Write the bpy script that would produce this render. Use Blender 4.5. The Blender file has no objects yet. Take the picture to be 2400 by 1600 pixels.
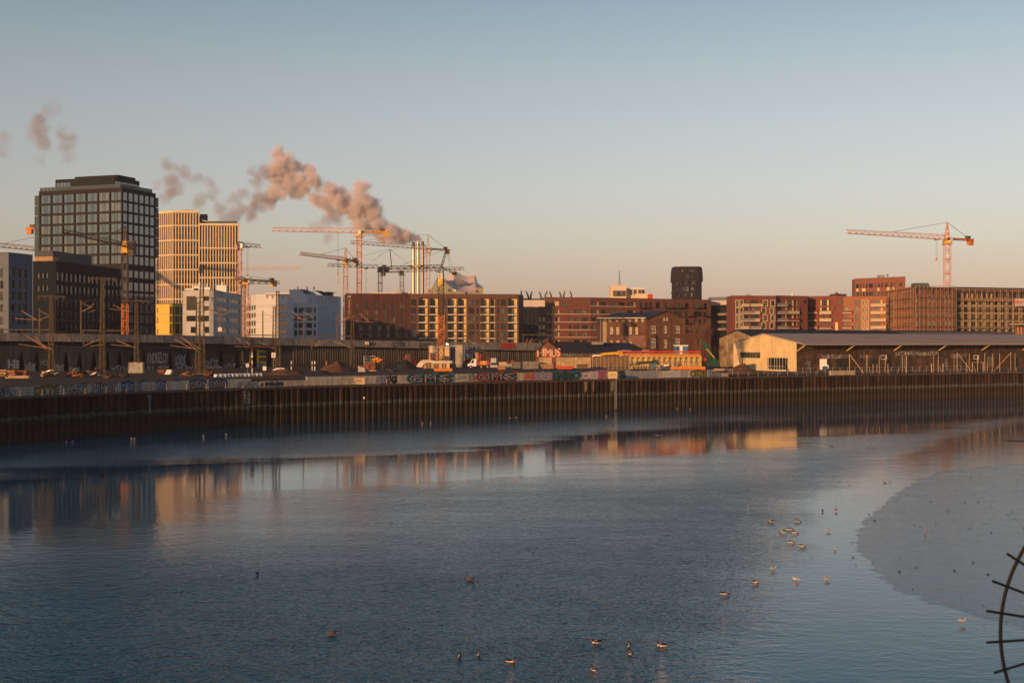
import bpy, math, random
from mathutils import Vector, Matrix, noise as mnoise
R = math.radians
random.seed(11)
sc = bpy.context.scene
C = sc.collection
F, H = 3000.0, 15.0          # focal length in photo pixels (2400 wide), eye height over the water

# ------------------------------------------------------------------ camera
cam_data = bpy.data.cameras.new("camera")
cam_data.sensor_width = 36; cam_data.lens = 45
cam_data.clip_start = 0.2; cam_data.clip_end = 30000
cam_data.dof.use_dof = True; cam_data.dof.focus_distance = 260; cam_data.dof.aperture_fstop = 9
cam = bpy.data.objects.new("camera", cam_data); C.objects.link(cam)
cam.location = (0, 0, H); cam.rotation_euler = (R(90), 0, 0)
sc.camera = cam

# ------------------------------------------------------------------ sky and sun
SUN_OFF, SUN_EL = 37.0, 8.0      # sun stands behind the camera, SUN_OFF degrees to the left of straight back
w = bpy.data.worlds.new("World"); sc.world = w; w.use_nodes = True
nt = w.node_tree; nt.nodes.clear()
wo = nt.nodes.new("ShaderNodeOutputWorld"); bg = nt.nodes.new("ShaderNodeBackground")
sky = nt.nodes.new("ShaderNodeTexSky"); sky.sky_type = 'NISHITA'; sky.sun_disc = False
to_sun = Vector((-math.sin(R(SUN_OFF)), -math.cos(R(SUN_OFF)), 0))
sky.sun_elevation = R(SUN_EL); sky.sun_rotation = math.atan2(to_sun.x, to_sun.y)
sky.altitude = 0; sky.air_density = 1.0; sky.dust_density = 0.3; sky.ozone_density = 1.0
bg.inputs[1].default_value = 0.11
# thin evening haze: the sky is paler and rosier low down, the same all round the horizon
tcw = nt.nodes.new("ShaderNodeTexCoord"); spw = nt.nodes.new("ShaderNodeSeparateXYZ"); rpw = nt.nodes.new("ShaderNodeValToRGB")
mrw = nt.nodes.new("ShaderNodeMapRange"); mrw.inputs[1].default_value = 0; mrw.inputs[2].default_value = 0.6
mxw = nt.nodes.new("ShaderNodeMix"); mxw.data_type = 'RGBA'; mxw.blend_type = 'MULTIPLY'; mxw.inputs[0].default_value = 1; mxw.clamp_result = False
mx2 = nt.nodes.new("ShaderNodeVectorMath"); mx2.operation = 'SCALE'; mx2.inputs[3].default_value = 2.2
HAZE = [(.0, (.74, .68, 1.2)), (.02, (.72, .61, 1.02)), (.0366, (.78, .625, .93)), (.06, (.93, .735, .92)), (.083, (1.05, .88, 1.0)), (.116, (1.22, .99, 1.08)), (.155, (1.33, 1.08, 1.1)), (.196, (1.37, 1.12, 1.1)), (.221, (1.31, 1.13, 1.1)), (.2577, (1.17, 1.07, 1.07)), (.3, (.97, .98, 1.06)), (.4, (.78, .92, 1.12)), (.6, (.7, .9, 1.14))]
for i, (p, c) in enumerate(HAZE):
    e = rpw.color_ramp.elements[i] if i < 2 else rpw.color_ramp.elements.new(p / .6)
    e.position = p / .6; e.color = (*[v / 2.2 for v in c], 1)
nt.links.new(tcw.outputs["Generated"], spw.inputs[0]); nt.links.new(spw.outputs[2], mrw.inputs[0]); nt.links.new(mrw.outputs[0], rpw.inputs[0])
nt.links.new(sky.outputs[0], mxw.inputs[6]); nt.links.new(rpw.outputs[0], mxw.inputs[7]); nt.links.new(mxw.outputs[2], mx2.inputs[0]); nt.links.new(mx2.outputs[0], bg.inputs[0])
nt.links.new(bg.outputs[0], wo.inputs[0])
sd = bpy.data.lights.new("sun", 'SUN'); sd.energy = 5.0; sd.angle = R(0.55); sd.color = (1.0, 0.53, 0.22)
so = bpy.data.objects.new("sun", sd); C.objects.link(so)
sv = Vector((to_sun.x * math.cos(R(SUN_EL)), to_sun.y * math.cos(R(SUN_EL)), math.sin(R(SUN_EL))))
so.rotation_euler = sv.to_track_quat('Z', 'Y').to_euler(); so.location = sv * 300

vs = sc.view_settings
vs.view_transform = 'Standard'; vs.look = 'None'; vs.gamma = 1; vs.exposure = 0.1
sc.cycles.max_bounces = 6; sc.cycles.diffuse_bounces = 2; sc.cycles.glossy_bounces = 3
sc.cycles.transmission_bounces = 4; sc.cycles.transparent_max_bounces = 8; sc.cycles.volume_bounces = 2
sc.cycles.use_denoising = True; sc.cycles.caustics_reflective = False; sc.cycles.caustics_refractive = False
sc.cycles.sample_clamp_indirect = 6
sc.cycles.volume_step_rate = 2.0; sc.cycles.volume_max_steps = 256

# ------------------------------------------------------------------ photo pixel -> place
def P(px, d): return Vector(((px - 1200) / F * d, d))
def Z(py, d): return H + (800 - py) * d / F
def lerp(a, b, t): return a + (b - a) * t
def interp(tab, x):
    if x <= tab[0][0]: (x0, y0), (x1, y1) = tab[0], tab[1]
    elif x >= tab[-1][0]: (x0, y0), (x1, y1) = tab[-2], tab[-1]
    else:
        for k in range(len(tab) - 1):
            if tab[k][0] <= x <= tab[k + 1][0]: (x0, y0), (x1, y1) = tab[k], tab[k + 1]; break
    return y0 + (y1 - y0) * (x - x0) / (x1 - x0)
def hit(p0, dr, px):
    """distance along dr from plan point p0 to the sight line of column px"""
    t = (px - 1200) / F
    return (t * p0[1] - p0[0]) / (dr[0] - t * dr[1])
def dirv(deg): return Vector((math.sin(R(deg)), math.cos(R(deg))))

# ------------------------------------------------------------------ materials
MATS = {}
def mat(name, col, rough=0.8, var=0.25, scale=1.5, metal=0.0, bump=0.0, rnd=0.0, stretch=(1, 1, 1), spec=None, col2=None, streak=0.0):
    """base colour with noise variation; rnd varies it from object to object"""
    if name in MATS: return MATS[name]
    m = bpy.data.materials.new(name); m.use_nodes = True; MATS[name] = m
    n, l = m.node_tree.nodes, m.node_tree.links
    b = n["Principled BSDF"]; b.inputs["Roughness"].default_value = rough; b.inputs["Metallic"].default_value = metal
    b.inputs["Specular IOR Level"].default_value = spec if spec is not None else (0.12 if metal < .3 else 0.4)
    tc = n.new("ShaderNodeNewGeometry"); mp = n.new("ShaderNodeMapping"); mp.inputs["Scale"].default_value = stretch
    l.new(tc.outputs["Position"], mp.inputs[0])
    nz = n.new("ShaderNodeTexNoise"); nz.inputs["Scale"].default_value = scale; nz.inputs["Detail"].default_value = 5
    nz.inputs["Roughness"].default_value = 0.65
    l.new(mp.outputs[0], nz.inputs["Vector"])
    rp = n.new("ShaderNodeValToRGB"); rp.color_ramp.elements[0].position = 0.3; rp.color_ramp.elements[1].position = 0.72
    c2 = col2 or tuple(min(1, c * (1 + var)) for c in col)
    rp.color_ramp.elements[0].color = (*[c * (1 - var) for c in col], 1); rp.color_ramp.elements[1].color = (*c2, 1)
    l.new(nz.outputs["Fac"], rp.inputs[0]); out = rp.outputs[0]
    if streak:
        mp2 = n.new("ShaderNodeMapping"); mp2.inputs["Scale"].default_value = (2.2, 2.2, 0.12); l.new(tc.outputs["Position"], mp2.inputs[0])
        n2 = n.new("ShaderNodeTexNoise"); n2.inputs["Scale"].default_value = 1.0; n2.inputs["Detail"].default_value = 4; l.new(mp2.outputs[0], n2.inputs["Vector"])
        r2 = n.new("ShaderNodeValToRGB"); r2.color_ramp.elements[0].position = 0.38; r2.color_ramp.elements[1].position = 0.62
        r2.color_ramp.elements[0].color = (*[1 - streak] * 3, 1); r2.color_ramp.elements[1].color = (1, 1, 1, 1)
        l.new(n2.outputs["Fac"], r2.inputs[0])
        mx = n.new("ShaderNodeMix"); mx.data_type = 'RGBA'; mx.blend_type = 'MULTIPLY'; mx.inputs[0].default_value = 1
        l.new(out, mx.inputs[6]); l.new(r2.outputs[0], mx.inputs[7]); out = mx.outputs[2]
    if rnd:
        oi = n.new("ShaderNodeObjectInfo"); mr = n.new("ShaderNodeMapRange")
        mr.inputs[3].default_value = 1 - rnd; mr.inputs[4].default_value = 1 + rnd; l.new(oi.outputs["Random"], mr.inputs[0])
        hs = n.new("ShaderNodeHueSaturation"); l.new(mr.outputs[0], hs.inputs["Value"]); l.new(out, hs.inputs["Color"]); out = hs.outputs[0]
    l.new(out, b.inputs["Base Color"])
    if bump:
        bp = n.new("ShaderNodeBump"); bp.inputs["Strength"].default_value = 1; bp.inputs["Distance"].default_value = bump
        l.new(nz.outputs["Fac"], bp.inputs["Height"]); l.new(bp.outputs[0], b.inputs["Normal"])
    return m
def glass(name, cols, rough=0.08, spec=0.6):
    """opaque window glass: what shows in each pane (blind, curtain, dark room, painted sky reflection) differs from window to window"""
    if name in MATS: return MATS[name]
    m = bpy.data.materials.new(name); m.use_nodes = True; MATS[name] = m
    n, l = m.node_tree.nodes, m.node_tree.links
    b = n["Principled BSDF"]; b.inputs["Roughness"].default_value = rough; b.inputs["Specular IOR Level"].default_value = spec
    b.inputs["IOR"].default_value = 1.5 if spec < .9 else 1.75
    oi = n.new("ShaderNodeObjectInfo"); rp = n.new("ShaderNodeValToRGB"); rp.color_ramp.interpolation = 'CONSTANT'
    k = len(cols)
    for i, c in enumerate(cols):
        e = rp.color_ramp.elements[i] if i < 2 else rp.color_ramp.elements.new(i / k)
        e.position = i / k; e.color = (*c, 1)
    l.new(oi.outputs["Random"], rp.inputs[0])
    g = n.new("ShaderNodeNewGeometry"); mp = n.new("ShaderNodeMapping"); mp.inputs["Scale"].default_value = (1.6, 1.6, 0.15)
    l.new(g.outputs["Position"], mp.inputs[0]); nz = n.new("ShaderNodeTexNoise"); nz.inputs["Scale"].default_value = 1.3
    nz.inputs["Detail"].default_value = 1; l.new(mp.outputs[0], nz.inputs["Vector"])
    r2 = n.new("ShaderNodeValToRGB"); r2.color_ramp.elements[0].position = 0.45; r2.color_ramp.elements[1].position = 0.55
    r2.color_ramp.elements[0].color = (0.35, 0.35, 0.35, 1); r2.color_ramp.elements[1].color = (1, 1, 1, 1)
    l.new(nz.outputs["Fac"], r2.inputs[0])
    mx = n.new("ShaderNodeMix"); mx.data_type = 'RGBA'; mx.blend_type = 'MULTIPLY'; mx.inputs[0].default_value = 1
    l.new(rp.outputs[0], mx.inputs[6]); l.new(r2.outputs[0], mx.inputs[7]); l.new(mx.outputs[2], b.inputs["Base Color"])
    return m

# ------------------------------------------------------------------ mesh building
class MB:
    def __init__(s): s.v, s.f, s.m = [], [], []
    def add(s, vs_, fs, mi=0):
        o = len(s.v); s.v += [tuple(p) for p in vs_]
        for f in fs: s.f.append(tuple(i + o for i in f)); s.m.append(mi)
        return s
    def quad(s, a, b, c, d, mi=0): return s.add([a, b, c, d], [(0, 1, 2, 3)], mi)
    def poly(s, pts, mi=0): return s.add(pts, [tuple(range(len(pts)))], mi)
    def box(s, c, sz, rz=0.0, mi=0, taper=1.0, rx=0.0, ry=0.0):
        M = Matrix.Rotation(rz, 3, 'Z') @ Matrix.Rotation(ry, 3, 'Y') @ Matrix.Rotation(rx, 3, 'X'); hx, hy, hz = sz[0] / 2, sz[1] / 2, sz[2] / 2; c = Vector(c)
        vs_ = []
        for z_, k in ((-hz, 1), (hz, taper)):
            for x_, y_ in ((-hx, -hy), (hx, -hy), (hx, hy), (-hx, hy)): vs_.append(c + M @ Vector((x_ * k, y_ * k, z_)))
        return s.add(vs_, [(3, 2, 1, 0), (4, 5, 6, 7), (0, 1, 5, 4), (1, 2, 6, 5), (2, 3, 7, 6), (3, 0, 4, 7)], mi)
    def prism(s, pts, z0, z1, mi=0, cap=True):
        n = len(pts); vs_ = [(p[0], p[1], z0) for p in pts] + [(p[0], p[1], z1) for p in pts]
        fs = [(i, (i + 1) % n, n + (i + 1) % n, n + i) for i in range(n)]
        if cap: fs += [tuple(range(n - 1, -1, -1)), tuple(range(n, 2 * n))]
        return s.add(vs_, fs, mi)
    def bar(s, p, q, t=0.1, t2=None, mi=0, cap=False):
        p, q = Vector(p), Vector(q); a = q - p
        if a.length < 1e-6: return s
        a.normalize(); up = Vector((0, 0, 1)) if abs(a.z) < 0.95 else Vector((1, 0, 0))
        x = a.cross(up).normalized() * t / 2; y = x.cross(a).normalized() * (t2 or t) / 2
        vs_ = [p - x - y, p + x - y, p + x + y, p - x + y, q - x - y, q + x - y, q + x + y, q - x + y]
        fs = [(0, 1, 5, 4), (1, 2, 6, 5), (2, 3, 7, 6), (3, 0, 4, 7)]
        if cap: fs += [(3, 2, 1, 0), (4, 5, 6, 7)]
        return s.add(vs_, fs, mi)
    def tube(s, p, q, r, r2=None, n=10, mi=0, cap=True):
        p, q = Vector(p), Vector(q); a = (q - p).normalized(); up = Vector((0, 0, 1)) if abs(a.z) < 0.95 else Vector((1, 0, 0))
        x = a.cross(up).normalized(); y = x.cross(a); r2 = r if r2 is None else r2
        vs_ = [p + (x * math.cos(2 * math.pi * i / n) + y * math.sin(2 * math.pi * i / n)) * r for i in range(n)]
        vs_ += [q + (x * math.cos(2 * math.pi * i / n) + y * math.sin(2 * math.pi * i / n)) * r2 for i in range(n)]
        fs = [(i, (i + 1) % n, n + (i + 1) % n, n + i) for i in range(n)]
        if cap: fs += [tuple(range(n - 1, -1, -1)), tuple(range(n, 2 * n))]
        return s.add(vs_, fs, mi)
    def path(s, pts, r, n=6, mi=0):
        for a, b in zip(pts, pts[1:]): s.tube(a, b, r, n=n, mi=mi, cap=False)
        return s
    def ell(s, c, rad, M=None, seg=10, ring=7, mi=0, fn=None):
        c = Vector(c); vs_, fs = [], []
        for j in range(ring + 1):
            th = math.pi * j / ring
            for i in range(seg):
                ph = 2 * math.pi * i / seg
                p = Vector((math.cos(th), math.sin(th) * math.cos(ph), math.sin(th) * math.sin(ph)))
                if fn: p = fn(p)
                p = Vector((p.x * rad[0], p.y * rad[1], p.z * rad[2]))
                vs_.append(c + (M @ p if M else p))
        for j in range(ring):
            for i in range(seg):
                a = j * seg + i; b = j * seg + (i + 1) % seg; fs.append((a, b, b + seg, a + seg))
        return s.add(vs_, fs, mi)
    def truss(s, p, q, wd, ht, n, tc=0.16, tb=0.1, tri=False, mi=0, wd2=None, ht2=None, side=None):
        p, q = Vector(p), Vector(q); a = (q - p).normalized(); up = Vector((0, 0, 1)) if abs(a.z) < 0.9 else Vector(side or (0, 1, 0))
        x = a.cross(up).normalized(); y = x.cross(a).normalized(); wd2 = wd if wd2 is None else wd2; ht2 = ht if ht2 is None else ht2
        def sec(t):
            c = p.lerp(q, t); ww, hh = lerp(wd, wd2, t), lerp(ht, ht2, t)
            if tri: return [c - x * ww / 2 - y * hh / 2, c + x * ww / 2 - y * hh / 2, c + y * hh / 2]
            return [c - x * ww / 2 - y * hh / 2, c + x * ww / 2 - y * hh / 2, c + x * ww / 2 + y * hh / 2, c - x * ww / 2 + y * hh / 2]
        S = [sec(i / n) for i in range(n + 1)]; k = len(S[0])
        for j in range(k): s.bar(S[0][j], S[-1][j], tc, mi=mi)
        for i in range(n):
            for j in range(k):
                j2 = (j + 1) % k
                if (i + j) % 2: s.bar(S[i][j], S[i + 1][j2], tb, mi=mi)
                else: s.bar(S[i][j2], S[i + 1][j], tb, mi=mi)
                if i % 2 == 0: s.bar(S[i][j], S[i][j2], tb, mi=mi)
        return s
    def mesh(s, name, mats):
        me = bpy.data.meshes.new(name); me.from_pydata(s.v, [], s.f)
        for m in (mats if isinstance(mats, (list, tuple)) else [mats]): me.materials.append(m)
        if any(s.m): me.polygons.foreach_set("material_index", s.m)
        me.update(); return me

W = {}
def put(name, me, parent=None, basis=None, local=False):
    """link a mesh; under a parent either in world coordinates or (local) in the parent's own"""
    o = bpy.data.objects.new(name, me); C.objects.link(o)
    basis = basis or Matrix.Identity(4); o.matrix_basis = basis
    if parent:
        o.parent = parent
        if local: W[o] = W[parent] @ basis
        else: o.matrix_parent_inverse = W[parent].inverted(); W[o] = basis
    else: W[o] = basis
    return o
def build(mb, name, mats, parent=None, smooth=False, local=False, basis=None):
    me = mb.mesh(name, mats)
    if smooth: me.polygons.foreach_set("use_smooth", [True] * len(me.polygons))
    return put(name, me, parent, basis, local)
def tag(o, label, cat=None, group=None, kind=None):
    if label: o["label"] = label
    if cat: o["category"] = cat
    if group: o["group"] = group
    if kind: o["kind"] = kind
    return o
def thing(name, label, cat, loc=(0, 0, 0), group=None, rz=0.0, scale=1.0):
    o = bpy.data.objects.new(name, None); C.objects.link(o); o.empty_display_size = 0.5
    M = Matrix.Translation(Vector(loc)) @ Matrix.Rotation(rz, 4, 'Z') @ Matrix.Scale(scale, 4)
    o.matrix_basis = M; W[o] = M
    return tag(o, label, cat, group)
def recalc(o):
    import bmesh
    bm = bmesh.new(); bm.from_mesh(o.data); bmesh.ops.recalc_face_normals(bm, faces=bm.faces); bm.to_mesh(o.data); bm.free()

# ------------------------------------------------------------------ lettering (made first, while the scene is small)
TXT = {}
def make_text(s, off=0.0, shear=0.0, space=1.0):
    key = (s, off, shear, space)
    if key in TXT: return TXT[key]
    cu = bpy.data.curves.new("lettering", 'FONT'); cu.body = s; cu.size = 1; cu.offset = off; cu.shear = shear
    cu.space_character = space; cu.resolution_u = 2; cu.fill_mode = 'FRONT'
    ob = bpy.data.objects.new("lettering", cu)
    me = ob.to_mesh()
    vs_ = [tuple(v.co) for v in me.vertices]; fs = [tuple(p.vertices) for p in me.polygons]
    ob.to_mesh_clear(); bpy.data.objects.remove(ob); bpy.data.curves.remove(cu)
    TXT[key] = (vs_, fs); return TXT[key]

class Fac:
    """a vertical facade from plan point A (left) to B (right) as seen from the river"""
    def __init__(s, A, B):
        s.A, s.B = Vector(A), Vector(B); s.L = (s.B - s.A).length; s.u = (s.B - s.A) / s.L; s.n = Vector((s.u.y, -s.u.x))
    def U(s, px): return hit(s.A, s.u, px)
    def D(s, px): return s.A.y + s.u.y * s.U(px)
    def Zp(s, px, py): return Z(py, s.D(px))
    def at(s, l, z, out=0.0): p = s.A + s.u * l + s.n * out; return Vector((p.x, p.y, z))
    def rot(s): return math.atan2(s.u.y, s.u.x)
    def grid(s, cols, rows, ref, style):
        zs = [(s.Zp(ref, b), s.Zp(ref, t)) for t, b in rows]
        return [(s.U(a), s.U(b), z0, z1, style) for a, b in cols for z0, z1 in zs]

def lettering(fac, text, l0, l1, z0, z1, m, parent, name="lettering", out=0.02, off=0.0, shear=0.0, wob=0.0, space=1.0, vert=False, ref=None):
    vs_, fs = make_text(text, off, shear, space)
    if not fs: return None
    rv = make_text(ref if ref else text, 0.0, shear, space)[0]
    x0, x1 = min(v[0] for v in rv), max(v[0] for v in rv); y0, y1 = min(v[1] for v in rv), max(v[1] for v in rv)
    mb = MB(); pts = []
    for v in vs_:
        a, b = (v[0] - x0) / (x1 - x0), (v[1] - y0) / max(y1 - y0, 1e-6)
        if wob: b = b + wob * math.sin(a * 9 + len(text)) * (0.35 + 0.65 * b); a = a + wob * 0.12 * math.sin(b * 5 + a * 17)
        if vert: l, z = lerp(l1, l0, 1 - b), lerp(z1, z0, a)
        else: l, z = lerp(l0, l1, a), lerp(z0, z1, b)
        pts.append(fac.at(l, z, out))
    mb.add(pts, fs)
    return build(mb, name, m, parent)
def graffiti(fac, text, px0, px1, py0, py1, fill, line, parent, wob=0.12, off=0.05, shear=0.0, space=0.92, third=None):
    pm = (px0 + px1) / 2; l0, l1 = fac.U(px0), fac.U(px1); z0, z1 = fac.Zp(pm, py1), fac.Zp(pm, py0)
    if third: lettering(fac, text, l0, l1, z0, z1, third, parent, "graffiti", 0.015, off * 2.2, shear, wob, space)
    if line: lettering(fac, text, l0, l1, z0, z1, line, parent, "graffiti", 0.025, off, shear, wob, space)
    if fill: lettering(fac, text, l0, l1, z0, z1, fill, parent, "graffiti", 0.035, -0.012 if line else 0, shear, wob, space)

WIN = {}
def win_mesh(wd, ht, st):
    wd, ht = max(0.2, round(wd * 10) / 10), max(0.2, round(ht * 10) / 10)
    key = (wd, ht, st["k"])
    if key in WIN: return WIN[key]
    mb = MB(); dp = st.get("depth", 0.25); fr = st.get("fr", 0.07); e = 0.03
    mb.quad((-wd / 2 - e, dp, -e), (wd / 2 + e, dp, -e), (wd / 2 + e, dp, ht + e), (-wd / 2 - e, dp, ht + e), 0)
    if fr:
        t = 0.08
        mb.box((-wd / 2 + fr / 2, dp - t / 2, ht / 2), (fr, t, ht), mi=1); mb.box((wd / 2 - fr / 2, dp - t / 2, ht / 2), (fr, t, ht), mi=1)
        mb.box((0, dp - t / 2 - .003, fr / 2), (wd, t, fr), mi=1); mb.box((0, dp - t / 2 - .003, ht - fr / 2), (wd, t, fr), mi=1)
        for x in st.get("mull", ()): mb.box((-wd / 2 + wd * x, dp - t / 2 - .004, ht / 2), (fr * .8, t, ht - .02), mi=1)
        for z in st.get("trans", ()): mb.box((0, dp - t / 2 - .006, ht * z), (wd - .02, t, fr * .8), mi=1)
    if st.get("sill"): mb.box((0, -0.05, -0.06), (wd + 0.1, 0.3, 0.08), mi=1)
    sr = st.get("surround")
    if sr:
        for x in (-1, 1): mb.box((x * (wd / 2 + sr / 2), -0.04, ht / 2), (sr, 0.16, ht), mi=2)
        mb.box((0, -0.042, ht + sr / 2), (wd + 2 * sr, 0.165, sr), mi=2); mb.box((0, -0.042, -sr / 2), (wd + 2 * sr, 0.165, sr), mi=2)
    WIN[key] = mb.mesh("window", st["mats"]); return WIN[key]
def wall(fac, z0, z1, ops, m, parent, name="wall", depth=0.3):
    L = fac.L; ops = [(max(0.02, a), min(L - 0.02, b), max(z0 + .02, c), min(z1 - .02, d), s_) for a, b, c, d, s_ in ops if b > 0.1 and a < L - 0.1 and d > z0 + .2 and c < z1 - .2]
    us = sorted({0.0, L, *[round(o[0], 3) for o in ops], *[round(o[1], 3) for o in ops]})
    zs = sorted({z0, z1, *[round(o[2], 3) for o in ops], *[round(o[3], 3) for o in ops]})
    iu = {u: i for i, u in enumerate(us)}; iz = {z: i for i, z in enumerate(zs)}
    hole = set()
    for o in ops:
        for i in range(iu[round(o[0], 3)], iu[round(o[1], 3)]):
            for j in range(iz[round(o[2], 3)], iz[round(o[3], 3)]): hole.add((i, j))
    mb = MB(); idx = {}
    def vid(i, j):
        if (i, j) not in idx: idx[(i, j)] = len(mb.v); mb.v.append(tuple(fac.at(us[i], zs[j])))
        return idx[(i, j)]
    for i in range(len(us) - 1):
        for j in range(len(zs) - 1):
            if (i, j) in hole: continue
            mb.f.append((vid(i, j), vid(i + 1, j), vid(i + 1, j + 1), vid(i, j + 1))); mb.m.append(0)
    for a, b, c, d, st in ops:
        dp = (st or {}).get("depth", depth) if isinstance(st, dict) else depth
        f0, f1 = lambda l, z: fac.at(l, z), lambda l, z: fac.at(l, z, -dp - .05)
        for (l, z), (l2, z2) in (((a, c), (a, d)), ((a, d), (b, d)), ((b, d), (b, c)), ((b, c), (a, c))):
            mb.quad(f0(l, z), f1(l, z), f1(l2, z2), f0(l2, z2))
    o_ = build(mb, name, m, parent)
    for a, b, c, d, st in ops:
        if not isinstance(st, dict): continue
        wd, ht = b - a, d - c; me = win_mesh(wd, ht, st); p = fac.at((a + b) / 2, c)
        sx, sz = wd / max(0.2, round(wd * 10) / 10), ht / max(0.2, round(ht * 10) / 10)
        put(st.get("name", "window"), me, parent, Matrix.Translation(p) @ Matrix.Rotation(fac.rot(), 4, 'Z') @ Matrix.Diagonal((sx, 1, sz, 1)))
    return o_
def bldg(name, label, foot, z0, z1, faces, wm, rm, cat="building", group=None, parapet=0.35, root=None, capm=None, wname="wall"):
    """walls round a footprint (front edges left to right), openings per edge, roof deck behind a parapet"""
    cx, cy = sum(p[0] for p in foot) / len(foot), sum(p[1] for p in foot) / len(foot)
    t = root or thing(name, label, cat, (cx, cy, z0), group)
    for i in range(len(foot)):
        fc = Fac(foot[i], foot[(i + 1) % len(foot)])
        wall(fc, z0, z1, faces.get(i, []), wm[i] if isinstance(wm, dict) and i in wm else (wm.get(-1) if isinstance(wm, dict) else wm), t, wname)
    mb = MB(); mb.poly([(p[0], p[1], z1 - parapet) for p in foot]); build(mb, "roof", rm, t)
    cp = MB()
    for i in range(len(foot)):
        fc = Fac(foot[i], foot[(i + 1) % len(foot)])
        cp.bar(fc.at(-.05, z1 + .05, -.1), fc.at(fc.L + .05, z1 + .05, -.1), .34, .1)
    build(cp, "parapet_cap", capm or rm, t)
    return t
# ================================================================== materials used widely
M_conc = mat("concrete", (0.30, 0.27, 0.24), 0.9, 0.22, 0.8, streak=0.35)
M_conc_l = mat("concrete_light", (0.46, 0.42, 0.36), 0.9, 0.15, 0.6, streak=0.25)
M_dirt = mat("dirt", (0.065, 0.042, 0.03), 1.0, 0.45, 0.35, bump=0.15)
M_black = mat("black_steel", (0.012, 0.012, 0.014), 0.5, 0.2, 3)
M_steel = mat("grey_steel", (0.22, 0.22, 0.23), 0.5, 0.2, 2, metal=0.6)
M_galv = mat("galvanised", (0.42, 0.40, 0.36), 0.45, 0.2, 2, metal=0.5)
M_white = mat("white_paint", (0.75, 0.73, 0.70), 0.55, 0.08, 1)
M_ink = mat("sign_ink", (0.03, 0.03, 0.035), 0.8, 0.1, 1)
M_wood = mat("timber", (0.33, 0.20, 0.10), 0.85, 0.35, 1.5, rnd=0.25)

# ================================================================== quay line (from the photo: top edge of the wall at 6.7 m)
ZQ = 6.7
YT = [(-400, 953), (0, 932), (200, 923.3), (400, 915.5), (610, 908.6), (800, 903), (1240, 892.8), (1690, 884), (2050, 877.3), (2400, 871.6), (2800, 866.2)]
def quay_d(px): return (H - ZQ) * F / (interp(YT, px) - 800)
_raw = [P(px, quay_d(px)) for px in range(-380, 2781, 20)]
for _ in range(12): _raw = [_raw[0]] + [(_raw[i - 1] + _raw[i] * 2 + _raw[i + 1]) / 4 for i in range(1, len(_raw) - 1)] + [_raw[-1]]
def resample(pts, step):
    out = [pts[0].copy()]; acc = 0
    for a, b in zip(pts, pts[1:]):
        L = (b - a).length; t = step - acc
        while t <= L: out.append(a + (b - a) * (t / L)); t += step
        acc = (acc + L) % step
    return out
def offset(pts, d):
    r = []
    for i, p in enumerate(pts):
        t = (pts[min(i + 1, len(pts) - 1)] - pts[max(i - 1, 0)]).normalized(); r.append(p + Vector((-t.y, t.x)) * d)
    return r
QUAY = resample(_raw, 1.2)
def px_of(p): return 1200 + p[0] / p[1] * F
def curve_fac(pts, px):
    """facade of the segment of a polyline that the sight line px meets"""
    for a, b in zip(pts, pts[1:]):
        if px_of(a) <= px < px_of(b): return Fac(a, b)
    return Fac(pts[-2], pts[-1])
def span_fac(pts, px0, px1):
    f0, f1 = curve_fac(pts, px0), curve_fac(pts, px1)
    return Fac(f0.at(f0.U(px0), 0)[:2], f1.at(f1.U(px1), 0)[:2])

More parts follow.
